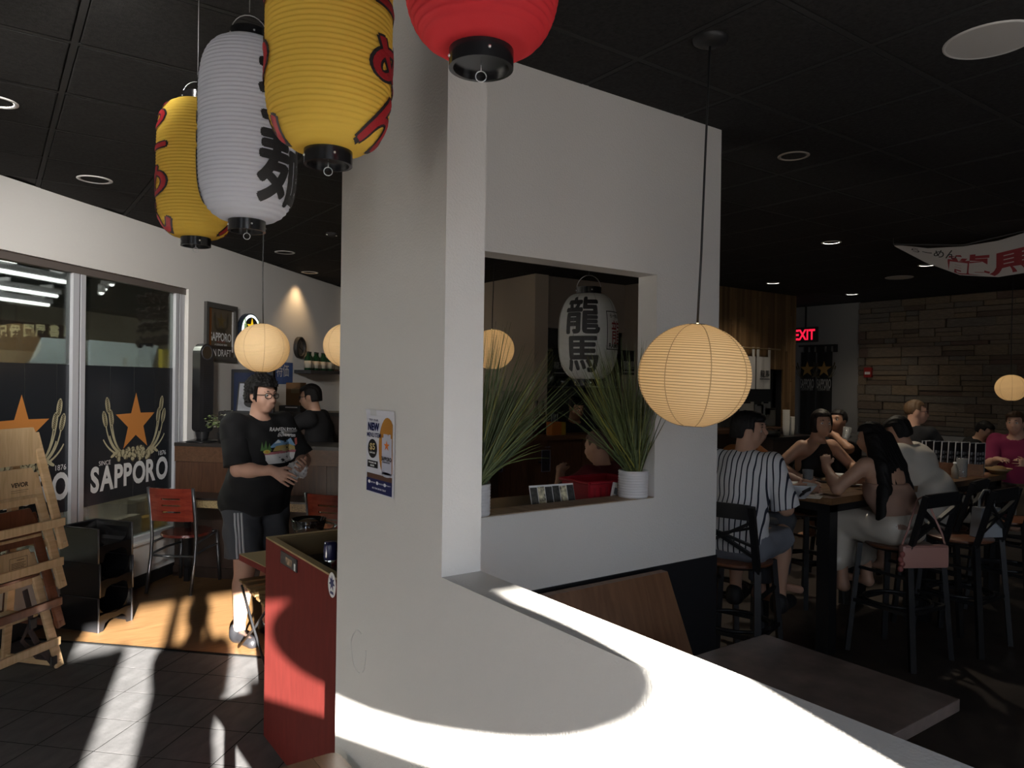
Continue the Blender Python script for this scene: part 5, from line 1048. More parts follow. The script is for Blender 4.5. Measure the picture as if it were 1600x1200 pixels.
            return np.maximum(np.maximum(face_, nape), ear)
        if kind == 'curly': curl = lambda X, Y, Z: .012*np.sin(X*165+2*np.sin(Z*90))*np.sin(Y*150+2*np.sin(X*80))*np.sin(Z*160)+.004*np.sin(X*90+Z*60)
        else: curl = lambda X, Y, Z: .0022*np.sin(X*230+Z*25+Y*40)
        Vh, Qh = hf.grid(min(h, .008), .02, 0, clip, None, curl); put('hair', npmesh('hair', Vh, Qh, hm), t)
    wr_ = lambda X, Y, Z: .0035*np.sin(Z*38+X*17+2*np.sin(Y*21))+.003*np.sin(X*46-Z*23+Y*19)
    if shirt:
        f = Field(); f.p += torso.p; sl = shirt.get('sleeve', .75); fl0 = shirt.get('flare', .008); g0 = shirt.get('grow', .013)
        hem = shirt.get('hem', hipz-.06); nk = nb+V3(0, .025, .035); nr = shirt.get('neck', .082)
        if shirt.get('loose'): f.ell(pel+V3(0, .012, .06), V3(.160*B, .135*B, .22))
        if sl > 0:
            for p in sleeves.p: f.p.append(('cap', p[1], p[1]+(p[2]-p[1])*.25, p[3]+fl0*.3, p[3]+fl0*.3))
        def clip2(X, Y, Z):
            c = hem-Z; c = np.maximum(c, nr-np.sqrt((X-nk[0])**2+(Y-nk[1])**2+((Z-nk[2])*1.15)**2))
            if shirt.get('halter'):
                c = np.maximum(c, Z-(nb[2]-.12)+np.maximum(0, np.abs(X)-.03)*1.1-.10*(Y > lean*.6)); c = np.maximum(c, np.abs(X)-.155)
            if shirt.get('tube'): c = np.maximum(c, Z-(nb[2]-shirt['tube']))
            return c
        Vs, Qs = f.grid(h, .03, g0, clip2, None, wr_); VV, QQ = [Vs], [Qs]; nv = len(Vs)
        if sl > 0:
            for sg in (-1, 1):
                f = Field(); S_, E_ = shl[sg], elb[sg]; r0 = .053*(1+(B-1)*.5); q1 = S_+(E_-S_)*min(1, sl); f.cap(S_, q1, r0+fl0*.3, r0*.9+fl0); clip4 = None
                if sl > 1: q2 = E_+(wr[sg]-E_)*(sl-1); f.cap(E_, q2, .044+fl0, .034+fl0); e_, u_ = q2, nrm(wr[sg]-E_)
                else: e_, u_ = q1, nrm(E_-S_)
                clip4 = lambda X, Y, Z: (X-e_[0])*u_[0]+(Y-e_[1])*u_[1]+(Z-e_[2])*u_[2]
                v, q = f.grid(h, .03, g0-.001, clip4, None, wr_); VV.append(v); QQ.append(q+nv); nv += len(v)
        put('shirt', npmesh('shirt', np.concatenate(VV), np.concatenate(QQ), shirt['mat']), t)
    if bottom:
        f = Field(); f.p += [torso.p[0]]; f.ell(pel+V3(0, .005, .03), V3(.165*B, .125*B, .11)); top = bottom.get('top', hipz+.06); L = bottom.get('len', 1.0); a = 1+(B-1)*.7; ends = []
        for sg in (-1, 1):
            fl_ = bottom.get('flare', .012)
            if L <= 1: e = hip[sg]+(kn[sg]-hip[sg])*L; f.cap(hip[sg], e, .092*a, .070*a+fl_); ends.append((e, nrm(kn[sg]-hip[sg])))
            else: f.cap(hip[sg], kn[sg], .092*a, .066*a); e = kn[sg]+(an[sg]-kn[sg])*(L-1); f.cap(kn[sg], e, .064*a, .052*a+fl_); ends.append((e, nrm(an[sg]-kn[sg])))
        if bottom.get('skirt'):
            for o in (-.5, 0, .5): f.cap(pel+V3(o*.12, .05, -.03), (kn[-1]+kn[1])/2+V3(o*.2, 0, .0), .10, .085)
            for o in (-1, -.5, 0, .5, 1): f.cap((kn[-1]+kn[1])/2+V3(o*.11, .01, 0), (an[-1]+an[1])/2+V3(o*.17, .02, .12), .07, .05)
        def clip3(X, Y, Z):
            c = Z-top
            for e, u in ends: pl = (X-e[0])*u[0]+(Y-e[1])*u[1]+(Z-e[2])*u[2]; near = .2-np.sqrt((X-e[0])**2+(Y-e[1])**2+(Z-e[2])**2); c = np.maximum(c, np.minimum(pl, near))
            return c
        Vp, Qp = f.grid(h, .03, .012, None if bottom.get('skirt') else clip3, None, wr_); put(bottom.get('name', 'trousers'), npmesh(bottom.get('name', 'trousers'), Vp, Qp, bottom['mat']), t)
    if shoes:
        for sg in (-1, 1):
            f = Field(); A = an[sg]; f.cap(A+V3(0, -.03, -.045), A+V3(sg*.012, .17, -.052), .042, .036); f.cap(A+V3(0, -.02, -.01), A+V3(0, -.01, -.05), .046, .044); fl0 = A[2]-.085
            Vz, Qz = f.grid(h, .02, .004, lambda X, Y, Z: fl0-Z+0*X+0*Y); put('shoe', npmesh('shoe', Vz, Qz, shoes), t)
    info = dict(t=t, hp=hp, wr=wr, elb=elb, shl=shl, hip=hip, kn=kn, an=an, nb=nb, hd=hd, R=R, pel=pel)
    return t, info
def cloth(name, col, rough=.85, **kw): return mat(name, col, rough, spec=.25, **kw)
def heading(r, f): v = RT*r + FW*f; return (v.x, v.y)
# ---------------------------------------------------------------- the standing man in the black tee
c_ = pd(400, 800, 4.95); M_tee = cloth('black_cotton', (.009, .009, .010)); M_short = cloth('slate_shorts', (.060, .064, .074))
# he faces to the camera's right and a little towards it
mt, mi_ = person('man in black printed tee and grey shorts, walking past the counter', (c_.x, c_.y), heading(.80, -.60), None, .02, SK_fair, ('curly', H_black),
    shirt=dict(mat=M_tee, sleeve=.90, neck=.078, hem=.845, grow=.018, flare=.018, loose=True), bottom=dict(mat=M_short, len=.84, flare=.030, name='shorts', top=.98),
    wrists={1: (.10, .335, 1.165), -1: (-.12, .31, 1.17)}, poles={1: (.35, -.55, -1), -1: (-.8, -.3, -.6)},
    hands={1: dict(d=(-.42, .78, -.42), n=(-.80, -.45, -.35), curl=.16, spread=.75), -1: dict(d=(.35, .75, .1), n=(.6, -.4, .55), curl=.75)},
    head_yaw=rad(6), head_pitch=rad(-3), build=1.26, h=.0055, glasses=mat('black_spectacle_frame', (.012, .010, .010), .25), shoes=mat('black_clog', (.012, .012, .014), .3), shoulder=.182, stature=1.025)
def on_mesh(par, child, items, direction, lift=.003):
    """lay flat shapes (world points, faces, material, name) on a part of a figure along a direction"""
    bpy.context.view_layer.update(); o = [c for c in par.children if c.name.startswith(child)][0]; mw_ = par.matrix_basis; inv = mw_.inverted()
    bvh = BVHTree.FromPolygons([v.co for v in o.data.vertices], [list(p.vertices) for p in o.data.polygons]); d = (inv.to_3x3() @ Vector(direction)).normalized()
    for nm, vs, fs, m in items:
        vs, fs = subdiv(vs, fs, .009); out = []
        for v in vs:
            q = inv @ Vector(v); hit = bvh.ray_cast(q - d*.6, d); out.append((hit[0]-d*lift) if hit[0] is not None else q)
        MB().add(out, fs).build(nm, m, par)
FRW = Vector((*heading(.25, -.97), 0)).normalized(); XR = Vector((0, 0, 1)).cross(FRW); 
pc = mt.matrix_basis @ Vector((0, 0, 0)); Dm = 4.72
def onman(px, py): return pd(px-7, py, Dm)
def flatpoly(pts): return [onman(x, y) for x, y in pts], [tuple(range(len(pts)))]
its = []
bowl = [(414, 712), (447, 712), (445, 722), (440, 727), (422, 727), (416, 721)]
its.append(('bowl_print', *flatpoly(bowl), mat('print_white', (.62, .62, .62), .7)))
its.append(('bowl_rim_print', *flatpoly([(413, 709), (448, 709), (447, 713), (414, 713)]), mat('print_rim', (.40, .13, .16), .7)))
for nm, pts, col in (('mountain_print', [(420, 702), (428, 690), (434, 693), (440, 689), (447, 702)], (.16, .30, .48)), ('snow_print', [(425, 696), (428, 690), (432, 695)], (.6, .66, .7)), ('tree_print', [(409, 706), (410, 692), (413, 703), (415, 690), (418, 704), (420, 694), (423, 707)], (.05, .12, .03)), ('noodle_print', [(424, 708), (427, 700), (438, 699), (446, 703), (447, 709)], (.40, .30, .10)), ('egg_print', ell(417, 708, 4.5, 3.2), (.45, .40, .08)), ('yolk_print', ell(417, 708, 2.2, 1.7), (.5, .25, .03)), ('pepper_print', [(446, 690), (449, 689), (450, 699), (447, 702)], (.36, .08, .06)), ('dumpling_print', ell(437, 707, 5, 3.2), (.42, .34, .16))):
    its.append((nm, *flatpoly(pts), mat(nm, col, .7)))
for s_, cx, cy, w in (('RAMEN RYOMA', 434, 675, 34), ('Beaverton', 437, 683.5, 20)):
    vs, fs = text_mesh(s_, 1, .02); a = w/(2*max(v.x for v in vs)); its.append(('tee_words', [onman(cx+v.x*a, cy-v.y*a*1.75+.12*v.x*a) for v in vs], fs, mat('print_white', (.62, .62, .62), .7)))
for i, it_ in enumerate(its): on_mesh(mt, 'shirt', [it_], FW, .0075+.0008*i)
# three white stripes down the outer side of the shorts
sg = 1; hq, kq = mi_['hip'][sg], mi_['kn'][sg]
for k in range(3):
    pts = []
    o_ = [c for c in mt.children if c.name.startswith('shorts')][0]; bvh = BVHTree.FromPolygons([v.co for v in o_.data.vertices], [list(p.vertices) for p in o_.data.polygons])
    for tt in np.linspace(.10, .88, 14):
        b = hq+(kq-hq)*tt; a = rad(38+k*9.5); d = Vector((math.cos(a), math.sin(a), 0)); hit = bvh.ray_cast(Vector(b)+d*.5, -d)
        if hit[0] is not None: pts.append(hit[0]+d*.001)
    if len(pts) > 3: MB().tube(pts, .0085, 6, squash=.45).build('stripe', mat('stripe_white', (.55, .55, .57), .7), mt, True)
# crumpled cloth in his hands
w1, w2 = mt.matrix_basis@Vector(mi_['wr'][1]), mt.matrix_basis@Vector(mi_['wr'][-1]); cc = pd(465, 734, (w2-CAM).dot(FW)-.06)
f = Field(); rr = random.Random(8)
for k in range(16): f.ell((rr.uniform(-.035, .035), rr.uniform(-.035, .035), rr.uniform(-.045, .05)), (rr.uniform(.016, .032), rr.uniform(.016, .03), rr.uniform(.018, .036)))
Vc, Qc = f.grid(.005, .008, 0, None, None, lambda X, Y, Z: .005*np.sin(X*170+Z*80)*np.sin(Y*150-Z*110)); o = put('cleaning_cloth', npmesh('cleaning_cloth', Vc, Qc, cloth('white_cloth', (.66, .63, .62))), None, cc); tag(o, 'crumpled white cloth held by the man in the black tee', 'cloth')
# cook behind the counter, in profile
c_ = pd(508, 650, 6.95); kt, ki = person('cook in black shirt and glasses behind the counter, reaching out one arm', (c_.x, c_.y, .0), heading(-.92, .1), None, .10, SK_warm, ('short', H_black), shirt=dict(mat=M_tee, sleeve=.85, hem=.8, flare=.014), bottom=dict(mat=M_tee, len=1.9), wrists={-1: (-.10, .53, 1.39), 1: (.22, .45, 1.05)}, poles={-1: (-.5, -.2, -1), 1: (.6, -.5, -.6)}, head_pitch=rad(-8), h=.011, glasses=mat('black_spectacle_frame', (.012, .010, .010), .25), stature=.99)
# woman at work beyond the second counter, man in maroon at a table before it
c_ = pd(884, 660, 7.75); person('woman with dark hair working behind the dark wood counter', (c_.x, c_.y, .0), heading(.5, -.85), None, .14, SK_tan, ('bun', H_black), shirt=dict(mat=cloth('navy_apron', (.012, .014, .022)), sleeve=.9, hem=.8), head_pitch=rad(-18), h=.013, stature=.93)
c_ = pd(962, 730, 4.95); person('bald man in maroon shirt seated beyond the wall opening', (c_.x, c_.y, .0), heading(-.80, .60), .59, .10, SK_warm, ('buzz', mat('shaved_hair', (.10, .06, .045), .7)), shirt=dict(mat=cloth('maroon_shirt', (.085, .010, .014)), sleeve=.95, flare=.02, loose=True), bottom=dict(mat=M_tee, len=1.8), wrists={-1: (-.10, .38, 1.12), 1: (.16, .42, 1.0)}, head_pitch=rad(-12), build=1.12, h=.011, stature=.93, feet_z=.05)
# ================================================================ dining room
M_tt = wood('dining_table_wood', (.060, .036, .024), (.095, .058, .040), 4, (1, 8, 8), .34, .25); M_leg = mat('black_table_leg', (.010, .010, .011), .45)
# booth table and bench beyond the half wall
bt = thing('booth_table', 'dark brown booth table top beyond the half wall', 'table', (1.33, 1.06, 0)); MB().span((0, 0, .715), (1.22, .727, .755), 0, .004).build('top', mat('booth_table_top', (.13, .10, .088), .36, noise=(10, .35, (1, 1, 1)), coat=.3), bt)
MB().lathe([(.001, .715), (.05, .715), (.045, .04), (.27, .02), (.28, 0), (.001, 0)], 24, (.62, .36, 0)).build('pedestal', M_leg, bt, True)
A = pv(856, 929, 2.30); B = pv(1043, 893, 2.30); Bb = pv(1070, 1018, 2.18)
bn = thing('booth_bench', 'brown wooden booth bench with sloping back against the black wainscot', 'bench', (1.2, 2.0, 0)); W1 = B.x-1.2; Zt = B.z; M_bench = wood('bench_wood', (.115, .052, .024), (.17, .082, .040), 4, (8, 1, 1), .45)
bk = MB(); xe0, xe1 = B.x-1.2, Bb.x-1.2+.06; q = [(0, .30, Zt), (xe0, .30, Zt), (xe1, .12, .40), (0, .12, .40)]
bk.add([Vector(x) for x in q]+[Vector(x)+Vector((0, .04, 0)) for x in q], [(0, 1, 2, 3)[::-1], (4, 5, 6, 7), (0, 1, 5, 4), (1, 2, 6, 5), (2, 3, 7, 6), (3, 0, 4, 7)]); bk.build('backrest', M_bench, bn)
MB().span((0, -.30, .40), (xe1, .16, .45), 0, .006).build('seat', M_bench, bn); MB().span((.02, -.26, 0), (xe1-.02, .14, .40)).build('seat_base', M_leg, bn)
# grass in ribbed pots on the sill
M_pot = mat('white_ribbed_ceramic', (.62, .62, .64), .3); M_gr = mat('reed_green', (.115, .145, .050), .55); M_gr2 = mat('reed_dark', (.060, .082, .030), .6); M_gr3 = mat('reed_yellow', (.20, .19, .035), .55)
def grass_pot(lb, x, spread, seed, n, hmax, lean_x):
    t = thing('grass_pot', lb, 'plant', (x, 2.457, SILL+.0045), group='grass pots on the sill'); R = .069; H = .122
    pr = [(.001, 0), (R*.98, 0)]; 
    for k in range(10):
        for j in range(4): pr.append((R*(1+.03*math.sin(PI*j/3.0)), .004+H*(k+j/4)/10))
    pr += [(R*.99, H+.003), (R*.90, H+.003), (R*.88, H-.015), (.001, H-.015)]
    MB().lathe(pr, 40).build('pot', M_pot, t, True); MB().lathe([(R*.88, H-.014), (.001, H-.010)], 24).build('soil', mat('dark_soil', (.02, .014, .01), .9), t)
    g = MB(); rr = random.Random(seed)
    for k in range(n):
        a = rr.uniform(0, 2*PI); b = Vector((R*.6*math.cos(a)*rr.random(), R*.6*math.sin(a)*rr.random(), H-.012)); d = Vector((lean_x+rr.gauss(0, spread), rr.gauss(0, .10), 1)); L = hmax*rr.uniform(.55, 1.05); droop = rr.uniform(0, .28)*max(0, abs(d.x)-.2)
        w0 = rr.uniform(.0022, .0048); pts = []; d.normalize()
        for i in range(7): s_ = i/6; pts.append(b + d*L*s_ + Vector((math.copysign(1, d.x)*.10*droop*s_*s_*L, 0, -.9*droop*s_*s_*L)))
        sd = d.cross(Vector((0, 1, 0))).normalized() if rr.random() < .7 else Vector((0, 1, 0)); vs = []; 
        for i, p in enumerate(pts): w = w0*(1-(i/6)**1.6*.88); vs += [p-sd*w, p+Vector((0, -.6*w, 0)), p+sd*w]
        fs = []
        for i in range(6): o = 3*i; fs += [(o, o+1, o+4, o+3), (o+1, o+2, o+5, o+4)]
        g.add(vs, fs, rr.choices((0, 1, 2), (6, 3, 1))[0])
    o = g.build('grass_blades', [M_gr, M_gr2, M_gr3], t); o['kind'] = 'stuff'
p = pv(989, 776, 2.457); grass_pot('tall green grass in a white ribbed pot at the far end of the sill', p.x, .36, 21, 340, .62, -.20)
p = pv(760, 806, 2.457); grass_pot('tall green grass in a ribbed pot half hidden by the pillar end', p.x-.066, .50, 33, 320, .66, .32)
# service shelf behind the opening, with basket, menu card and papers
sv = thing('service_shelf', 'dark service shelf behind the wall opening', 'shelf', (1.25, 2.53, 0)); MB().span((0, 0, 1.15), (1.5, .42, 1.185)).build('top', M_dark, sv)
for x in (.62, 1.44): MB().span((x, .36, 0), (x+.03, .39, 1.15)).build('leg', M_iron, sv)
SVZ = 1.186
def on_sv(x, y, v): return pv(x, y, v)
a = pv(893, 775, 2.72); b = pv(966, 772, 2.72); zt = pv(925, 748, 2.72).z; bk = thing('red_basket', 'red plastic basket behind the opening beside the grass pot', 'basket', ((a.x+b.x)/2, 2.70, SVZ)); W_ = b.x-a.x; D_ = .22; H_ = zt-SVZ; M_rb = mat('red_plastic', (.26, .008, .016), .35)
for s in (-1, 1):
    MB().bar((-W_/2+.01, s*D_/2*.9, H_/2), (W_/2-.01, s*D_/2*.9, H_/2), .006, H_, (0, 0, 1)).build('side_wall', M_rb, bk); MB().bar((s*W_/2*.96, -D_/2+.012, H_/2), (s*W_/2*.96, D_/2-.012, H_/2), .006, H_).build('end_wall', M_rb, bk)
MB().box((0, 0, .006), (W_-.02, D_-.03, .008)).build('floor_panel', M_rb, bk); MB().tube([(-W_/2, -D_/2, H_), (W_/2, -D_/2, H_), (W_/2, D_/2, H_), (-W_/2, D_/2, H_), (-W_/2, -D_/2, H_)], .008, 6).build('rim', M_rb, bk)
for k in range(7): MB().box((-W_/2+.04+k*(W_-.08)/6, -D_/2*.9-.004, H_*.45), (.012, .004, H_*.6)).build('slat', mat('red_plastic_dark', (.18, .005, .01), .4), bk)
for k, (x, y, lb) in enumerate(((955, 772, 'folded white napkin packet leaning in front of the red basket'), (962, 768, 'beige paper packet between the basket and the grass pot'), (888, 760, 'white paper sheet lying behind the menu card'))):
    p = pv(x, y, 2.60 if k < 2 else 2.85); t = thing('paper_packet', lb, 'paper', (p.x, 2.575 if k < 2 else 2.85, SVZ), .2*k, 'papers on the service shelf')
    if k < 2: MB().box((0, 0, .045), (.04, .012, .088), Matrix.Rotation(.25-.3*k, 3, 'Y'), 0, .002).build('packet', (M_white, mat('beige_paper', (.42, .33, .24), .7))[k], t); MB().box((0, -.0065, .05), (.02, .001, .03), Matrix.Rotation(.25-.3*k, 3, 'Y')).build('print', mat('grey_print', (.2, .2, .22), .6), t)
    else: MB().box((0, 0, .003), (.16, .11, .004)).build('sheet', M_white, t); MB().box((.03, .01, .0065), (.10, .08, .003), rotz(.3)).build('sheet', M_letter, t)
a = pv(838, 789, 2.62); b = pv(893, 786, 2.62); zt = pv(848, 762, 2.62).z; t = thing('menu_card', 'white framed photo menu card leaning behind the sill', 'card', ((a.x+b.x)/2, 2.62, SVZ), -.12); W_ = b.x-a.x+.03; H_ = (zt-SVZ)*1.12; R_ = Matrix.Rotation(-.30, 3, 'X')
MB().box(R_@Vector((0, 0, H_/2)), (W_, .004, H_), R_).build('card', M_letter, t); rr = random.Random(2)
for k in range(6):
    cx = -W_/2+W_*(k+.5)/6; MB().box(R_@Vector((cx, -.003, H_*(.5+.02*(k % 2)))), (W_/6-.004, .002, H_*.80), R_).build('picture', mat(('card_photo_dark', 'card_photo_cream', 'card_photo_black')[k % 3], ((.03, .03, .025), (.45, .42, .30), (.015, .016, .016))[k % 3], .4, noise=(60, .9, (1, 1, 1))), t)
# gear on and before the second counter
p = pv(865, 688, 5.62); t = thing('paper_bag', 'small orange and yellow bag on the dark wood counter', 'bag', (p.x, 5.62, CZ2), .1); MB().prism([(-.10, 0), (.03, 0), (.03, .13), (-.10, .13)], (0, 0, 0), (1, 0, 0), (0, 0, 1), .08).build('front', mat('orange_bag', (.42, .12, .012), .5), t); MB().prism([(.03, 0), (.09, 0), (.085, .125), (.03, .13)], (0, 0, 0), (1, 0, 0), (0, 0, 1), .08).build('side', mat('yellow_bag', (.34, .22, .015), .5), t)
for x in (-.05, .0): MB().tube([(x, -.02, .13), (x, -.02, .20), (x+.03, -.02, .21), (x+.03, -.02, .13)], .004, 6).build('handle', mat('pale_blue_strap', (.2, .25, .3), .6), t, True)
for x, lb in ((853, 'clear acrylic menu stand against the dark wood counter'), (778, 'clear acrylic menu stand behind the nearer grass blades')):
    p = pv(x, 720, 5.40); t = thing('menu_stand', lb, 'stand', p, 0, 'acrylic menu stands')
    for c, d in (((-.05, 0, 0), (.006, .004, .20)), ((.05, 0, 0), (.006, .004, .20)), ((0, 0, .1), (.1, .004, .006)), ((.02, 0, .13), (.06, .004, .006)), ((.0, 0, -.1), (.1, .004, .006))): MB().box(c, d).build('edge', mat('acrylic_edge', (.16, .18, .26), .2), t)
    MB().box((0, .003, 0), (.09, .002, .19)).build('sheet', mat('dark_menu_sheet', (.02, .02, .03), .4), t)
    MB().box((0, .05, -.02), (.02, .1, .02)).build('hook', M_iron, t)
# kitchen beyond: noren strips with white lettering, shelves, utensils
for k, (x0, x1, y0, y1, v, s) in enumerate(((864, 884, 545, 588, 6.9, '龍馬'), (972, 995, 548, 586, 6.75, '龍馬'), (886, 908, 548, 590, 6.9, 'ラーメン'))):
    a = pv(x0, y0, v); b = pv(x1, y1, v); t = thing('noren', ('black door curtain strip with white characters by the kitchen column', 'black door curtain strip with white characters beyond the grass pot', 'black door curtain strip behind the white lantern')[k], 'curtain', ((a.x+b.x)/2, v, (a.z+b.z)/2), 0, 'kitchen door curtains'); Wd, Hd = b.x-a.x, a.z-b.z
    MB().box((0, 0, 0), (Wd, .006, Hd)).build('cloth', mat('black_cloth', (.014, .013, .013), .9), t); lm = MB(); lettering(lm, s, (0, -.004, -Hd*.1), (1, 0, 0), ZX, w=Wd*.85); lm.box((0, -.0045, -Hd*.38), (Wd*.8, .001, .012)); lm.build('lettering', mat('dim_white_print', (.35, .34, .32), .7), t)
    MB().bar((-Wd*.6, .0, Hd/2), (Wd*.6, .0, Hd/2), .012, .012).build('rod', M_iron, t)
t = thing('kitchen_shelf', 'steel kitchen shelf in the dark behind the white lantern', 'shelf', (5.6, 7.6, 0)); zz = pv(880, 545, 7.6).z
M_steel = mat('kitchen_steel', (.30, .31, .30), .35, .8)
for k in range(2): MB().span((0, 0, zz-.5*k-.02), (2.2, .35, zz-.5*k)).build('board', M_steel, t)
for x in (0, 2.17): MB().span((x, .3, 0), (x+.03, .33, zz)).build('post', M_steel, t)
MB().span((0, .34, zz+.0), (2.2, .36, zz+.45)).build('back_panel', mat('kitchen_panel', (.16, .16, .14), .5), t)
for k in range(9):
    h_ = .10+.05*(k % 3); q = thing('steel_pot', 'steel pot on the dim kitchen shelf, %s from the kitchen column' % ('first', 'second', 'third', 'fourth', 'fifth', 'sixth', 'seventh', 'eighth', 'ninth')[k], 'pot', (5.75+.22*k, 7.76, zz-.5+.001), 0, 'pots on the kitchen shelf'); MB().lathe([(.001, 0), (.075, 0), (.08, h_), (.085, h_), (.076, .005), (.001, .005)], 20).build('pot_body', M_steel, q, True); MB().bar((.08, 0, h_*.8), (.17, 0, h_*.85), .012, .012).build('handle', M_black, q)
for x, y, lb in ((838, 640, 'dark sauce bottle by the kitchen column'), (848, 640, 'second dark sauce bottle by the kitchen column')):
    p = pv(x, 657, 5.75); q = thing('sauce_bottle', lb, 'bottle', (p.x, 5.75, CZ2)); h_ = pv(x, 626, 5.75).z-CZ2; MB().lathe([(.001, 0), (.036, 0), (.036, h_*.5), (.014, h_*.75), (.012, h_*.95)], 14).build('glass', mat('maroon_glass', (.05, .012, .01), .2), q, True); MB().lathe([(.014, h_*.92), (.014, h_), (.001, h_)], 12).build('cap', M_black, q, True)
# pictures on the cream wall left in the opening
a = pu(772, 610, 5.24); b = pu(824, 660, 5.24); t = thing('torn_poster', 'pale torn poster low on the cream wall behind the grass', 'poster', (5.24, (a.y+b.y)/2, (a.z+b.z)/2)); hy = abs(a.y-b.y)/2; hz = (a.z-b.z)/2
MB().prism([(-hy, -hz*.6), (-hy*.3, -hz), (hy*.5, -hz*.7), (hy, -hz*.2), (hy*.8, hz), (-hy, hz)], (0, 0, 0), (0, -1, 0), (0, 0, 1), .004).build('sheet', mat('pale_poster', (.40, .35, .29), .7, noise=(6, .5, (1, 1, 1))), t); MB().box((-.006, hy*.3, hz*.4), (.002, hy*.3, hz*.4)).build('print', mat('poster_print', (.16, .12, .10), .7), t)
# wood wall: white noren on its rod, papers, cups
a = pv(1158, 543, WV-.06); b = pv(1203, 608, WV-.06); t = thing('white_noren', 'two white cloth strips with black brush lettering hanging from a rod on the stave wall', 'curtain', ((a.x+b.x)/2, WV-.06, a.z)); Wd = b.x-a.x; Hd = a.z-b.z
MB().tube([(-Wd*.75, 0, 0), (Wd*.85, 0, 0)], .012, 8).build('rod', M_tan, t)
for s in (-1, 1): MB().tube([(s*Wd*.7, 0, 0), (s*Wd*.7, .07, .0)], .01, 6).build('bracket', M_tan, t)
for s, x0, x1 in ((0, -Wd/2, -.03), (1, .01, Wd/2)):
    xs = np.linspace(x0, x1, 9); c = MB(); vv = [(x, .012*math.sin(x*40)-.006, z) for z in (-Hd, -Hd*.5, -.11) for x in xs]; c.add(vv, [(j*9+i, j*9+i+1, (j+1)*9+i+1, (j+1)*9+i) for j in range(2) for i in range(8)]); cl_ = c.build('cloth', mat('white_cloth_banner', (.52, .51, .50), .9), t, True)
    for k in range(2): xx = x0+.03+(x1-x0-.06)*k; MB().box((xx, -.003, -.05), (.05, .006, .13)).build('loop', mat('white_cloth_banner', (.52, .51, .50), .9), t)
lm = MB(); lettering(lm, '龍馬', (Wd*.27, -.022, -Hd*.62), (1, 0, 0), ZX, w=.20, offset=.02); lm.box((Wd*.27, -.022, -Hd*.75), (.22, .001, .012)); lm.build('lettering', M_ink, t)
shelf_z = pv(1190, 668, WV+.05).z; t = thing('hatch_counter', 'dark serving counter in the stave wall hatch', 'counter', (HX0, WV-.10, 0)); MB().span((0, 0, shelf_z-.05), (HX1-HX0, .5, shelf_z)).build('top', M_ct, t); MB().span((0, .05, 0), (HX1-HX0, .45, shelf_z-.05)).build('body', M_cbase, t)
for k, (x0, x1, y0, y1, lb) in enumerate(((1156, 1178, 628, 650, 'white paper sheet pinned in the hatch, nearest the wall opening'), (1180, 1193, 632, 650, 'narrow white paper sheet in the hatch'), (1190, 1204, 628, 648, 'white paper sheet high in the hatch'), (1196, 1216, 638, 665, 'tall white paper sheet in the hatch beside the cups'))):
    a = pv(x0, y0, WV+.28); b = pv(x1, y1, WV+.28); t = thing('order_sheet', lb, 'paper', ((a.x+b.x)/2, WV+.285, (a.z+b.z)/2), 0, 'paper sheets in the hatch'); MB().box((0, 0, 0), (b.x-a.x, .004, a.z-b.z)).build('sheet', mat('dim_paper', (.40, .38, .34), .8), t); MB().box((0, -.003, (a.z-b.z)*.44), ((b.x-a.x)*.5, .003, .02)).build('clip', M_iron, t)
for k, x in enumerate((1228, 1236)):
    p = pv(x, 680, WV-.35); t = thing('cup_stack', ('tall stack of white paper cups at the hatch', 'shorter stack of white paper cups beside the tall one')[k], 'cups', (p.x, WV-.35, p.z), 0, 'paper cup stacks')
    for j in range((9, 6)[k]): MB().lathe([(.032, .03*j), (.045, .03*j+.10), (.047, .03*j+.10), (.034, .03*j)], 18).build('cup', mat('white_cup', (.55, .53, .49), .6), t, True)
q_ = pv(1228, 680, WV-.35); t = thing('condiment_station', 'dark station below the paper cups', 'station', (q_.x-.55, WV-.55, 0)); MB().span((0, 0, q_.z-.03), (1.0, .40, q_.z-.001)).build('top', M_dark, t); MB().span((.02, .03, 0), (.98, .38, q_.z-.03)).build('body', M_cbase, t)
tr_ = thing('tray_stack', 'black plastic tray with loops beside the paper cups', 'tray', (q_.x-.42, WV-.36, q_.z)); MB().lathe([(.001, 0), (.15, 0), (.17, .07), (.175, .07), (.155, .005), (.001, .005)], 24).build('tray', M_black, tr_, True); 
for k in range(6): MB().tube([(.17*math.cos(a), .17*math.sin(a), .07+.03*math.sin(PI*j/6)) for j, a in enumerate(np.linspace(k*PI/3, k*PI/3+.8, 7))], .006, 5).build('loop', M_black, tr_, True)
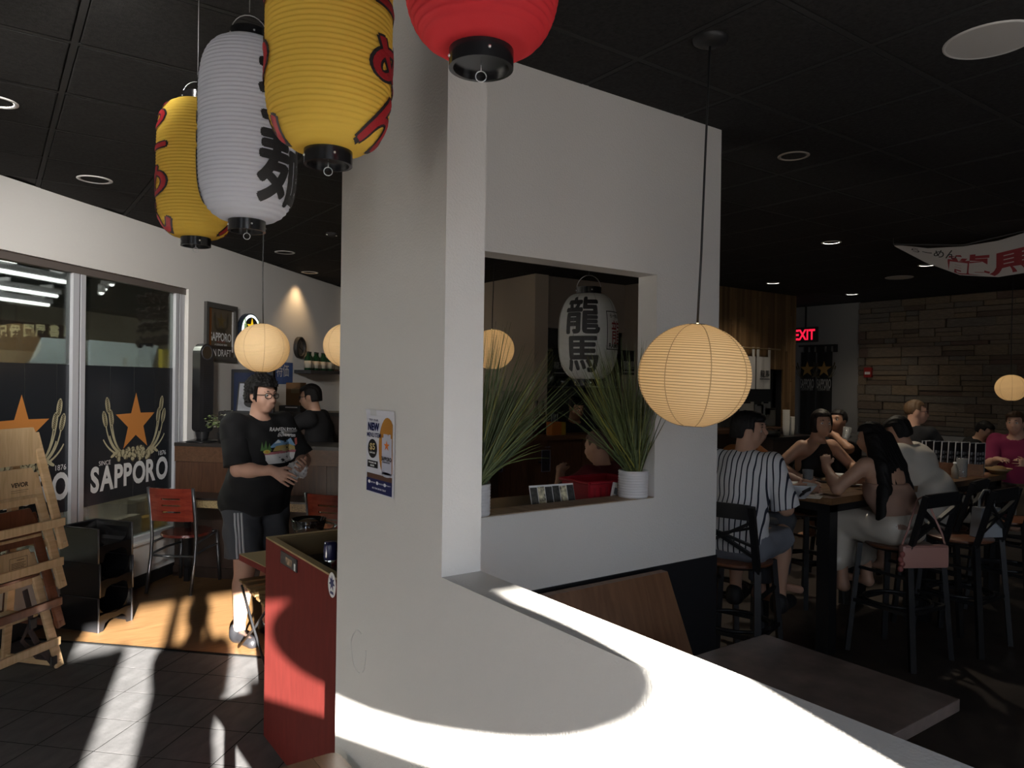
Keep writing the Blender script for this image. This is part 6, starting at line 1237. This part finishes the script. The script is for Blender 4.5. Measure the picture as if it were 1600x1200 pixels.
# exit sign, black curtain with print, alarm
p = pu(1257, 523, GU-.25); t = thing('exit_sign', 'red lit EXIT sign beyond the edge of the stave wall', 'sign', p); MB().box((.03, 0, 0), (.05, .42, .24), None, 0, .01).build('housing', mat('sign_housing', (.05, .05, .05), .4), t); lm = MB(); lettering(lm, 'EXIT', (.003, 0, 0), (0, -1, 0), ZX, w=.36, h=.17, offset=.03); lm.build('letters', mat('exit_red', (1, .05, .05), .4, emit=((1, .015, .06), 1.0)), t); MB().bar((.03, 0, .12), (.03, 0, CEIL-p.z), .02, .02).build('stem', M_black, t)
a = pu(1251, 541, GU-.06); b = pu(1300, 690, GU-.06); t = thing('black_curtain', 'black door curtain with beer print and star, beside the stone wall', 'curtain', (GU-.06, (a.y+b.y)/2, a.z)); Wd = abs(a.y-b.y); Hd = a.z-b.z
for s in range(2):
    ys = np.linspace(-Wd/2+s*Wd/2+.01, s*Wd/2-.01+0, 13); c = MB(); vv = [(.02*math.sin(y*22), -y, z) for z in (-Hd, -Hd*.5, -.10) for y in ys]; c.add(vv, [(j*13+i, j*13+i+1, (j+1)*13+i+1, (j+1)*13+i) for j in range(2) for i in range(12)]); c.build('cloth', mat('black_cloth', (.014, .013, .013), .9), t, True)
    for k in range(3): MB().box((0, -(-Wd/2+s*Wd/2+.1+k*.25*Wd/1.3), -.05), (.01, .07, .12)).build('loop', mat('black_cloth', (.014, .013, .013), .9), t)
MB().tube([(0, -Wd*.55, 0), (0, Wd*.55, 0)], .014, 8).build('rod', M_iron, t)
for i, (yy, w_) in enumerate(((Wd*.25, 'SAPPORO'), (-Wd*.26, 'SAPPORO'))):
    emblem((-.024, yy, -Hd*.25), (0, -1, 0), ZX, .13, mat('curtain_star', (.42, .24, .07), .7), mat('curtain_barley', (.18, .15, .09), .7), M_ink, t, .002, False, ('star_print', 'barley_print'))
    lm = MB(); lettering(lm, w_, (-.026, yy, -Hd*.40), (0, -1, 0), ZX, w=Wd*.42, h=.15, offset=.02); lettering(lm, 'LEGENDARY BEER', (-.026, yy, -Hd*.46), (0, -1, 0), ZX, w=Wd*.36, h=.04); lm.build('word_print', mat('dim_white_print2', (.40, .39, .37), .7), t)
p = pu(1357, 582, GU-.05); t = thing('fire_alarm', 'small red fire alarm box at the edge of the stone wall', 'alarm', p); MB().box((0, 0, 0), (.06, .12, .15), None, 0, .01).build('housing', mat('alarm_red', (.28, .015, .012), .4), t); MB().box((-.032, 0, -.01), (.004, .08, .04)).build('handle', M_white, t)
# hanging banner under the ceiling
pts = [pd(x, y, d) for x, y, d in ((1396, 382, 6.3), (1450, 388, 6.22), (1505, 385, 6.12), (1560, 376, 6.0), (1640, 352, 5.85))]; low = [pd(x, y, d) for x, y, d in ((1398, 385, 6.3), (1446, 410, 6.3), (1500, 430, 6.2), (1560, 433, 6.1), (1640, 420, 5.95))]
c_ = sum(pts, Vector())/5; t = thing('cloth_banner', 'white cloth banner with red and black brush lettering slung under the ceiling', 'banner', c_); b_ = MB(); n_ = 20
def bz(P, s): i = min(int(s*4), 3); f_ = s*4-i; return P[i].lerp(P[i+1], f_)
def bn_pt(s, r, l=0): q = bz(pts, s).lerp(bz(low, s), r); return q-c_-FW*(l+.0)+Vector((0, 0, -.5*l))
b_.add([bn_pt(i/n_, j/6) for j in range(7) for i in range(n_+1)], [(j*(n_+1)+i, j*(n_+1)+i+1, (j+1)*(n_+1)+i+1, (j+1)*(n_+1)+i) for j in range(6) for i in range(n_)]); b_.build('cloth', mat('banner_cloth', (.46, .44, .42), .9), t, True)
def bn_text(nm, s_, s0, s1, r0, r1, m, off=.0):
    vs, fs = text_mesh(s_, 1, off); W = 2*max(v.x for v in vs); H = 2*max(v.y for v in vs); MB().add([bn_pt((s0+s1)/2+(s1-s0)*v.x/W, (r0+r1)/2-(r1-r0)*v.y/H, .004) for v in vs], fs).build(nm, m, t)
bn_text('black_lettering', 'らーめん', .13, .46, .12, .50, M_ink, .01); bn_text('red_lettering', '龍馬', .40, .98, .30, .97, mat('banner_red', (.22, .02, .025), .8), .03); 
MB().tube([pts[0]-c_, pts[2]-c_+Vector((0, 0, .01)), pts[4]-c_], .008, 6).build('rope', M_black, t)
for q in (pts[0], pts[4]): MB().tube([q-c_, Vector((q.x, q.y, CEIL))-c_], .004, 5).build('string', M_black, t)
# ---------------------------------------------------------------- high tables and stools of the dining room
TZ = 1.03
def high_table(lb, u0, u1, v0, v1, z, legs):
    t = thing('high_table', lb, 'table', (u0, v0, 0)); n = 7; w = (v1-v0)/n
    for k in range(n): MB().span((0, k*w+.001, z-.045), (u1-u0, (k+1)*w-.001, z), 0, .003).build('plank', wood('high_table_wood', (.15, .075, .032), (.25, .135, .062), 4, (1, 8, 8), .3, .35), t)
    MB().span((.03, .03, z-.10), (u1-u0-.03, v1-v0-.03, z-.046)).build('apron', M_leg, t)
    for x, y in legs: MB().span((x, y, 0), (x+.09, y+.09, z-.046)).build('leg', M_leg, t)
    return t
c1 = pz(1300, 779, TZ); high_table('high wooden dining table with bowls, nearest the wall opening', c1.x, c1.x+1.30, c1.y, c1.y+.66, TZ, ((.03, .03), (.03, .54), (1.18, .03), (1.18, .54)))
c2 = pz(1573, 741, TZ); high_table('high wooden dining table with the rack of menus', c2.x-1.35, c2.x, c2.y, c2.y+.66, TZ, ((.03, .03), (.03, .54), (1.23, .03), (1.23, .54)))
SZ = .74; M_stw = wood('stool_seat_wood', (.12, .045, .022), (.18, .075, .038), 5, (8, 1, 8), .35, .2)
def bar_stool(lb, loc, rz, src=[]):
    """faces +y"""
    if src: return dup(src[0], (loc[0], loc[1], 0), rz, lb)
    t = thing('bar_stool', lb, 'stool', (loc[0], loc[1], 0), rz, 'bar stools with crossed backs'); src.append(t); W = .19; bx = lambda z: -.185-.10*max(0, z-SZ)/.34
    MB().lathe([(.001, SZ-.028), (.19, SZ-.028), (.205, SZ-.018), (.205, SZ-.006), (.195, SZ), (.001, SZ-.004)], 28).build('seat', M_stw, t, auto=True)
    for s in (-1, 1):
        MB().bar((s*(W+.03), -.235, 0), (s*W, -.185, SZ-.02), .036, .030).build('rear_leg', M_iron, t); MB().bar((s*W, -.185, SZ-.03), (s*W, bx(1.09), 1.09), .036, .030).build('back_post', M_iron, t)
        MB().bar((s*(W+.02), .215, 0), (s*(W-.03), .165, SZ-.02), .034, .030).build('front_leg', M_iron, t)
        MB().bar((s*(W+.012), -.215, .34), (s*(W+.0), .192, .34), .022, .022).build('stretcher', M_iron, t); MB().bar((s*(W+.006), -.20, .56), (s*(W-.02), .178, .56), .018, .018).build('stretcher', M_iron, t)
        MB().bar((s*W*.95, bx(.80), .80), (-s*W*.95, bx(1.0), 1.0), .018, .026, (0, 1, 0)).build('cross_bar', M_iron, t); MB().bar((s*W*.95, bx(.86)+.004, .86), (-s*W*.95, bx(.97)+.004, .97), .014, .022, (0, 1, 0)).build('cross_bar', M_iron, t)
    MB().tube([(.20*math.cos(a), .20*math.sin(a), .36) for a in np.linspace(0, 2*PI, 33)], .011, 8).build('foot_ring', M_iron, t, True)
    for y in (-.2, .19): MB().bar((-W-.01, y, .34), (W+.01, y, .34), .022, .022).build('stretcher', M_iron, t)
    MB().box((0, bx(1.06), 1.055), (2*W-.03, .022, .085), None, 0, .004).build('top_rail', M_iron, t); MB().tube([(.165*math.cos(a), .165*math.sin(a), SZ-.03) for a in np.linspace(0, 2*PI, 25)], .012, 6).build('seat_ring', M_iron, t, True)
    return t
def seated(px, d, hd_): p = pd(px, 800, d); return (p.x, p.y)
def head_of(h): return math.atan2(h[1], h[0])-PI/2
def stool_for(lb, pos, h): bar_stool(lb, pos, head_of(h))
# striped shirt material
ms = cloth('striped_shirt', (.62, .62, .64)); t_ = ms.node_tree; b_ = t_.nodes['Principled BSDF']; tcn = t_.nodes.new('ShaderNodeTexCoord'); sx_ = t_.nodes.new('ShaderNodeSeparateXYZ'); t_.links.new(tcn.outputs['Object'], sx_.inputs[0])
def mth(op, a, b=None):
    n = t_.nodes.new('ShaderNodeMath'); n.operation = op
    if hasattr(a, 'links'): t_.links.new(a, n.inputs[0])
    else: n.inputs[0].default_value = a
    if b is not None: n.inputs[1].default_value = b
    return n.outputs[0]
fr_ = mth('LESS_THAN', mth('FRACT', mth('MULTIPLY', sx_.outputs['X'], 31.0)), .24); mx_ = t_.nodes.new('ShaderNodeMix'); mx_.data_type = 'RGBA'; t_.links.new(fr_, mx_.inputs['Factor']); mx_.inputs['A'].default_value = (.62, .62, .64, 1); mx_.inputs['B'].default_value = (.02, .024, .04, 1); t_.links.new(mx_.outputs['Result'], b_.inputs['Base Color'])
# man in the striped shirt
hA = heading(.62, .78); pA = seated(1152, 4.32, hA); stool_for('bar stool with crossed back under the man in the striped shirt', pA, hA)
ta, ia = person('man in white and navy striped shirt seated with his back turned at the high table', pA, hA, SZ, .10, SK_warm, ('short', H_black), shirt=dict(mat=ms, sleeve=.98, flare=.022, hem=.79, loose=True, neck=.07), bottom=dict(mat=cloth('grey_shorts', (.19, .20, .235)), len=.86, flare=.02, name='shorts'), wrists={1: (.16, .36, 1.06), -1: (-.10, .42, 1.07)}, poles={1: (.5, -.5, -1), -1: (-.6, -.5, -.8)}, head_yaw=rad(-60), head_pitch=rad(-4), build=1.0, stature=.945, shoulder=.176, h=.009, feet_z=.36, shoes=mat('dark_boot', (.012, .012, .013), .6), group=None)
MB().tube([Vector(ia['wr'][1])+Vector((.034*math.cos(a), .034*math.sin(a)*.6, .01+.034*math.sin(a))) for a in np.linspace(0, 2*PI, 17)], .004, 5).build('bracelet', M_chrome, ta, True); MB().sphere(ia['hp'](.082, -.012, -.042), .005, 8, 6).build('earring', M_chrome, ta, True)
# person in orange behind him
hB = heading(.75, -.66); pB = seated(1128, 5.1, hB); stool_for('bar stool under the person in the orange shirt', pB, hB)
person('person in orange shirt mostly hidden behind the man in stripes, one arm on the table', pB, hB, SZ, .16, SK_fair, ('short', H_dkbrown), shirt=dict(mat=cloth('orange_shirt', (.36, .13, .04)), sleeve=.97, flare=.02), bottom=dict(mat=M_short, len=1.9), wrists={-1: (-.26, .50, 1.085), 1: (.0, .50, 1.085)}, poles={1: (.8, -.3, -.5), -1: (-.8, -.3, -.5)}, build=1.1, h=.011, feet_z=.36, stature=.92)
# woman in the black halter top
hC = heading(.40, -.92); pC = seated(1260, 6.0, hC); stool_for('bar stool under the woman in the black halter top', pC, hC)
tc_, ic = person('short-haired woman in black halter top seated across the high table', pC, hC, SZ, .10, SK_warm, ('bob', H_dkbrown), shirt=dict(mat=cloth('black_halter', (.010, .010, .011), .6), sleeve=0, halter=True, hem=.80), bottom=dict(mat=M_tee, len=1.8), wrists={-1: (-.20, .34, 1.08), 1: (.24, .22, 1.02)}, poles={1: (.9, -.3, -.6), -1: (-.9, -.3, -.5)}, head_yaw=rad(-22), head_pitch=rad(3), build=.98, h=.009, feet_z=.36, stature=.905, shoulder=.18)
for sg in (-1, 1): MB().tube([Vector(ic['nb'])+Vector((sg*.060, .075, -.10)), Vector(ic['nb'])+Vector((sg*.052, .055, -.04)), Vector(ic['nb'])+Vector((sg*.050, .02, .0)), Vector(ic['nb'])+Vector((sg*.02, -.05, .03))], .011, 6, squash=.4).build('strap', M_tee, tc_, True)
MB().tube([Vector(ic['nb'])+Vector((.055*math.sin(a), .045+.03*math.cos(a*1.0), -.005-.028*math.cos(a))) for a in np.linspace(-1.5, 1.5, 13)], .002, 5).build('necklace', mat('fine_gold', (.6, .42, .15), .3, 1), tc_, True)
# woman with long hair, back to the camera
hD = heading(-.52, .86); pD = seated(1404, 4.80, hD); stool_for('bar stool under the woman with long black hair', pD, hD)
M_satin = mat('champagne_satin', (.50, .45, .385), .28, spec=.6); td, id_ = person('woman with long black hair in tan top and satin skirt, back turned', pD, hD, SZ, .15, SK_warm, ('long', H_black, .47), shirt=dict(mat=cloth('tan_top', (.33, .205, .155)), sleeve=0, tube=.16, hem=.84), bottom=dict(mat=M_satin, len=1.5, skirt=True, name='skirt', top=.95), wrists={-1: (-.20, .40, 1.20), 1: (.18, .30, 1.08)}, poles={-1: (-.75, -.1, -.9), 1: (.6, -.4, -.8)}, hands={-1: dict(d=(.3, .3, .75), n=(.7, .4, -.3), curl=.8)}, head_yaw=rad(18), head_pitch=rad(-12), build=.95, h=.009, feet_z=.36, stature=.84, shoulder=.172)
# woman in the white blouse
hE = heading(-.66, .70); pE = seated(1462, 5.45, hE); stool_for('bar stool under the woman in the white blouse', pE, hE)
person('dark-haired woman in loose white blouse bending over the table', pE, hE, SZ, .21, SK_warm, ('bob', H_black), shirt=dict(mat=cloth('white_blouse', (.46, .43, .385)), sleeve=1.5, flare=.035, loose=True, hem=.62, neck=.10, grow=.022), bottom=dict(mat=cloth('pale_trousers', (.3, .28, .25)), len=1.8), wrists={-1: (-.08, .40, 1.09), 1: (.12, .38, 1.09)}, head_yaw=rad(28), head_pitch=rad(-26), build=1.08, h=.010, feet_z=.36, stature=.86)
# man with glasses, boy behind the menus, woman in magenta, person drinking
hF = heading(.90, .35); pF = seated(1418, 7.0, hF); stool_for('bar stool under the man with cropped hair and glasses', pF, hF)
person('man with cropped sandy hair and glasses in dark shirt, before the stone wall', pF, hF, SZ, .05, SK_fair, ('buzz', H_sandy), shirt=dict(mat=cloth('dark_shirt', (.014, .015, .018)), sleeve=.95, flare=.015), bottom=dict(mat=M_tee, len=1.8), wrists={-1: (-.1, .4, 1.08), 1: (.14, .4, 1.08)}, head_yaw=rad(-36), build=1.12, h=.011, feet_z=.36, glasses=mat('dark_red_spectacles', (.08, .02, .02), .3), stature=1.0)
hG = heading(.55, -.75); pG = seated(1507, 7.35, hG); stool_for('bar stool behind the rack of menus', pG, hG)
person('dark-haired person whose head shows above the rack of menus', pG, hG, SZ, .12, SK_warm, ('short', H_black), shirt=dict(mat=cloth('black_shirt', (.012, .012, .013)), sleeve=.9), bottom=dict(mat=M_tee, len=1.8), head_pitch=rad(-28), h=.013, feet_z=.36, stature=.74)
hH = heading(-.72, -.62); pH = seated(1592, 6.75, hH); stool_for('bar stool under the woman in the magenta top', pH, hH)
person('woman in magenta printed top with tied-back hair at the end of the menu table', pH, hH, SZ, .10, SK_fair, ('short', H_brown), shirt=dict(mat=cloth('magenta_top', (.20, .020, .065)), sleeve=.95, flare=.02, hem=.8), bottom=dict(mat=cloth('brown_trousers', (.055, .042, .032)), len=1.7), wrists={1: (.06, .42, 1.12), -1: (-.16, .40, 1.10)}, hands={1: dict(d=(-.6, .5, .1), n=(0, -.3, -.9), curl=.5)}, build=1.1, h=.011, feet_z=.36, stature=.89)
hI = heading(-.60, -.45); pI = seated(1318, 6.85, hI); stool_for('bar stool under the person drinking', pI, hI)
ti, ii = person('dark-haired person drinking from a tall glass behind the halter-top woman', pI, hI, SZ, .08, SK_tan, ('bun', H_black), shirt=dict(mat=cloth('black_shirt', (.012, .012, .013)), sleeve=.9), bottom=dict(mat=M_tee, len=1.8), wrists={-1: (-.03, .24, 1.31), 1: (.22, .33, 1.08)}, poles={-1: (-.9, .0, -.5), 1: (.6, -.4, -.8)}, hands={-1: dict(d=(.75, .35, .2), n=(.2, -.9, 0), curl=.9)}, head_pitch=rad(10), h=.011, feet_z=.36, stature=.88)
# extra stools that stand empty
for px, d, lb in ((1500, 5.05, 'empty bar stool carrying the grey handbag'), (1575, 5.75, 'empty bar stool near the edge of the photo, beyond the grey handbag')):
    p = seated(px, d, None); bar_stool(lb, p, head_of(heading(-.55, .80)))
# ---------------------------------------------------------------- tableware
M_bowl = mat('white_bowl', (.55, .57, .60), .25); M_gw = thin_glass('drinking_glass', (.90, .92, .93), 1.0, .16)
def bowl(lb, px, py, d, R, H, marks=True):
    p = pd(px, py, d); t = thing('ramen_bowl', lb, 'bowl', (p.x, p.y, TZ+.001), vaz(p)+PI/2+.1, 'ramen bowls'); MB().lathe([(.001, 0), (R*.42, 0), (R*.42, .012), (R*.5, .015), (R*.98, H*.93), (R, H), (R*.95, H), (R*.48, .022), (.001, .02)], 32).build('bowl', M_bowl, t, True)
    if marks:
        m = MB()
        for (x0, z0, x1, z1, w) in ((.12, .30, .42, .62, .008), (.2, .55, .62, .9, .009), (.3, .35, .38, .75, .006), (.42, .6, .72, .72, .007), (.05, .22, .2, .42, .007)):
            P = []
            for s in np.linspace(0, 1, 6): a = -PI/2+(x0+(x1-x0)*s)*1.0; z = z0+(z1-z0)*s; r = R*(.5+.48*z)*1.012; P.append((r*math.cos(a), r*math.sin(a), H*z))
            m.tube(P, w, 6)
        m.build('brush_mark', M_ink, t, True)
    MB().lathe([(R*.86, H*.8), (.001, H*.82)], 24).build('broth', mat('dark_broth', (.10, .06, .03), .3), t)
    return t
bowl('white ramen bowl with black brush marks at the near edge of the table', 1247, 770, 4.72, .115, .092)
bowl('pale bowl farther along the table by the halter-top woman', 1312, 750, 5.5, .10, .06, False)
def glass(lb, px, py, d, R, H, z=TZ, water=.35):
    p = pd(px, py, d); t = thing('drinking_glass', lb, 'glass', (p.x, p.y, z+.001), 0, 'drinking glasses'); MB().lathe([(.001, 0), (R*.80, 0), (R*.82, .004), (R, H), (R*.95, H), (R*.78, .008), (.001, .008)], 24).build('tumbler', M_gw, t, True)
    if water: MB().lathe([(.001, .009), (R*.78, .009), (R*.85, H*water), (.001, H*water)], 20).build('water', thin_glass('table_water', (.9, .92, .93), .8, .1), t, True)
    return t
glass('tall drinking glass in front of the halter-top woman', 1262, 757, 5.05, .036, .145)
glass('drinking glass beside the striped shirt, next to the bowl', 1216, 760, 4.75, .034, .15)
glass('frosted drinking glass before the rack of menus', 1503, 748, 5.95, .042, .15, TZ, .8)
g_ = glass('tall glass raised to the lips of the person drinking', 1319, 690, 6.55, .036, .15, 1.0, .3); w_ = ti.matrix_basis @ Vector(ii['wr'][-1]); g_.location = pd(1320, 693, 6.60); g_.rotation_euler = (.0, .28, 0)
p = pd(1272, 767, 4.75); t = thing('napkin', 'folded white napkin on the table beside the ramen bowl', 'napkin', (p.x, p.y, TZ+.001), .4); MB().box((0, 0, .003), (.13, .09, .005), None, 0, .001).build('layer', mat('napkin_white', (.50, .47, .43), .8), t); MB().box((.01, .008, .0075), (.11, .07, .003)).build('layer', mat('napkin_white', (.50, .47, .43), .8), t)
p = pd(1285, 778, 4.72); t = thing('foil_wrapper', 'crumpled chopstick wrapper on the near corner of the table', 'wrapper', (p.x+.05, p.y+.06, TZ+.001), .55); MB().bar((-.09, 0, .006), (.10, .02, .008), .022, .006).build('wrapper', mat('silver_paper', (.40, .40, .40), .3, .3), t); MB().bar((-.04, .02, .01), (.07, -.02, .012), .014, .004).build('flap', mat('silver_paper', (.40, .40, .40), .3, .3), t)
for k, (px, py, d) in enumerate(((1290, 747, 5.55), (1330, 752, 5.35))):
    p = pd(px, py, d); t = thing('small_plate', ('small white plate by the halter-top woman', 'oval plate with food at the far end of the high table')[k], 'plate', (p.x, p.y, TZ+.001), 0, 'plates on the high table'); MB().lathe([(.001, 0), (.05, 0), (.085, .014), (.087, .016), (.05, .005), (.001, .005)], 24).build('plate', M_bowl, t, True); MB().sphere((0, 0, .016), (.05, .035, .016), 12, 6).build('food', mat('fried_food', (.22, .13, .05), .7), t, True)
# menu rack with its menus
p = pd(1524, 742, 5.95); pb = pd(1483, 742, 6.05); R_ = math.atan2(p.y-pb.y, p.x-pb.x); mr_ = thing('menu_rack', 'orange-brown wooden rack holding upright menus on the table', 'rack', ((p.x+pb.x)/2+.08, (p.y+pb.y)/2+.12, TZ+.001), R_); M_rk = wood('rack_wood', (.19, .075, .022), (.26, .11, .04), 5, (8, 1, 8), .5)
MB().box((0, -.075, .05), (.46, .012, .10)).build('front_board', M_rk, mr_); MB().box((0, .075, .05), (.46, .012, .10)).build('back_board', M_rk, mr_)
for s in (-1, 1): MB().box((s*.224, 0, .05), (.012, .14, .10)).build('end_board', M_rk, mr_)
MB().box((0, 0, .006), (.44, .14, .010)).build('base', M_rk, mr_); rr = random.Random(6)
for k in range(9):
    m = thing('menu', 'black and white printed menu standing in the wooden rack, %s along it' % ('first', 'second', 'third', 'fourth', 'fifth', 'sixth', 'seventh', 'eighth', 'ninth')[k], 'menu', mr_.matrix_basis @ Vector((-.20+.05*k, .0, .013)), R_+rad(62)+rr.uniform(-.1, .1), 'menus in the wooden rack'); tl_ = rr.uniform(-.06, .10); Rm = Matrix.Rotation(tl_, 3, 'X')
    MB().box(Rm@Vector((0, 0, .13)), (.12, .005, .255), Rm).build('cover', mat('menu_black', (.014, .014, .016), .3), m)
    e = MB(); 
    for c, d in (((-.061, 0, .13), (.004, .008, .26)), ((.061, 0, .13), (.004, .008, .26)), ((0, 0, .2575), (.126, .008, .004))): e.box(Rm@Vector(c), d, Rm)
    e.build('edge_binding', mat('menu_edge', (.50, .50, .52), .4), m); pr = MB()
    for j in range(4):
        for i in range(3): pr.box(Rm@Vector((-.035+.035*i, -.0035, .05+.04*j)), (.022, .0015, .018+.008*((i+j) % 2)), Rm)
    pr.build('print', mat('menu_grey_print', (.24, .24, .25), .5), m)
for k, (px, d, h_, c, lb) in enumerate(((1492, 5.85, .13, (.30, .27, .22), 'small white sauce bottle beside the frosted glass'), (1470, 6.2, .15, (.22, .10, .05), 'brown sauce bottle behind the white blouse'))):
    p = pd(px, 742, d); t = thing('sauce_bottle', lb, 'bottle', (p.x, p.y, TZ+.001)); MB().lathe([(.001, 0), (.026, 0), (.026, h_*.6), (.012, h_*.8), (.011, h_*.94)], 16).build('bottle_body', mat('sauce_%d' % k, c, .3), t, True); MB().lathe([(.013, h_*.9), (.013, h_), (.001, h_)], 12).build('cap', M_letter, t, True)
p = pd(1560, 735, 6.2); t = thing('snack_plate', 'bowl with glassware held before the woman in magenta', 'bowl', (p.x, p.y, TZ+.001)); MB().lathe([(.001, 0), (.05, 0), (.10, .05), (.103, .05), (.052, .006), (.001, .006)], 24).build('bowl', mat('tan_bowl', (.30, .20, .10), .5), t, True); MB().sphere((0, 0, .04), (.08, .06, .03), 12, 6).build('food', mat('fried_food', (.22, .13, .05), .7), t, True)
# handbags
p = pd(1443, 864, 4.55); hb = thing('pink_handbag', 'dusty pink shoulder bag hanging from the stool of the woman with long hair', 'bag', p, math.atan2(RT.y, RT.x)+.1); M_pk = mat('pink_leather', (.42, .22, .19), .4)
W_, H_ = .31, .145
MB().box((0, 0, -.02), (W_, .055, H_), None, 0, .02).build('body', M_pk, hb, auto=True); MB().tube([(-W_/2+.02, -.028, H_/2-.03), (W_/2-.02, -.028, H_/2-.03)], .003, 6).build('zip', mat('pink_zip', (.3, .15, .13), .4), hb)
MB().tube([(-W_/2+.012, 0, H_/2-.02), (-.10, .0, .16), (-.03, .02, .33), (.0, .02, .345), (.03, .02, .33), (.12, .0, .12), (W_/2-.012, 0, H_/2-.02)], .007, 8, squash=.5).build('strap', M_pk, hb, True)
for k in range(4): MB().sphere((-W_/2-.005-.012*(k % 2), -.03, -.0-.03*k), (.018, .014, .02), 8, 6).build('charm', mat('pink_charm', (.30, .09, .08), .5), hb, True)
p = pd(1541, 806, 5.0); gb_ = thing('grey_handbag', 'pale grey handbag with arched handle, standing on the empty bar stool', 'bag', (p.x, p.y, SZ+.002), head_of(heading(.2, -1))); M_gb = mat('grey_leather', (.33, .35, .38), .45)
W_, H_ = .19, .20
MB().prism([(-W_/2, 0), (W_/2, 0), (W_/2*.80, H_), (-W_/2*.80, H_)], (0, .04, 0), (1, 0, 0), (0, 0, 1), .08).build('body', M_gb, gb_); MB().tube([(-.06, 0, H_-.01), (-.055, 0, H_+.06), (-.02, 0, H_+.115), (.02, 0, H_+.115), (.055, 0, H_+.06), (.06, 0, H_-.01)], .008, 8).build('handle', M_gb, gb_, True); MB().box((0, -.042, H_*.75), (.03, .006, .03)).build('clasp', M_chrome, gb_)
# ---------------------------------------------------------------- the one who takes the picture, outside the frame (throws the person-shaped shade on the floor)
person('person in dark clothes standing just behind the camera, outside the picture', (-.355, -.55), (0.12, 1), None, .0, SK_fair, ('short', H_black), shirt=dict(mat=M_tee, sleeve=.9, hem=.85), bottom=dict(mat=M_tee, len=1.9), wrists={1: (.14, .36, 1.40), -1: (-.02, .36, 1.36)}, poles={1: (.1, -.4, -1), -1: (-.1, -.4, -1)}, h=.014, shoulder=.165, build=.95, face=False, stature=1.02)
# unseen board added behind the camera to block the lowest sunlight
t = thing('shade_board', 'unseen wooden board added behind the camera to block low sun', 'board', (.09, -1.05, 0)); MB().box((0, 0, 1.04), (.50, .03, .74), None, 0, .01).build('board', M_dw, t); MB().box((0, -.017, 1.04), (.43, .004, .66)).build('slate', M_black, t)
for s in (-1, 1): MB().bar((s*.2, 0, 0), (s*.2, 0, .68), .03, .03).build('leg', M_dw, t)
for s in (-1, 1): MB().bar((s*.2, -.16, .015), (s*.2, .16, .015), .03, .03).build('foot', M_dw, t)
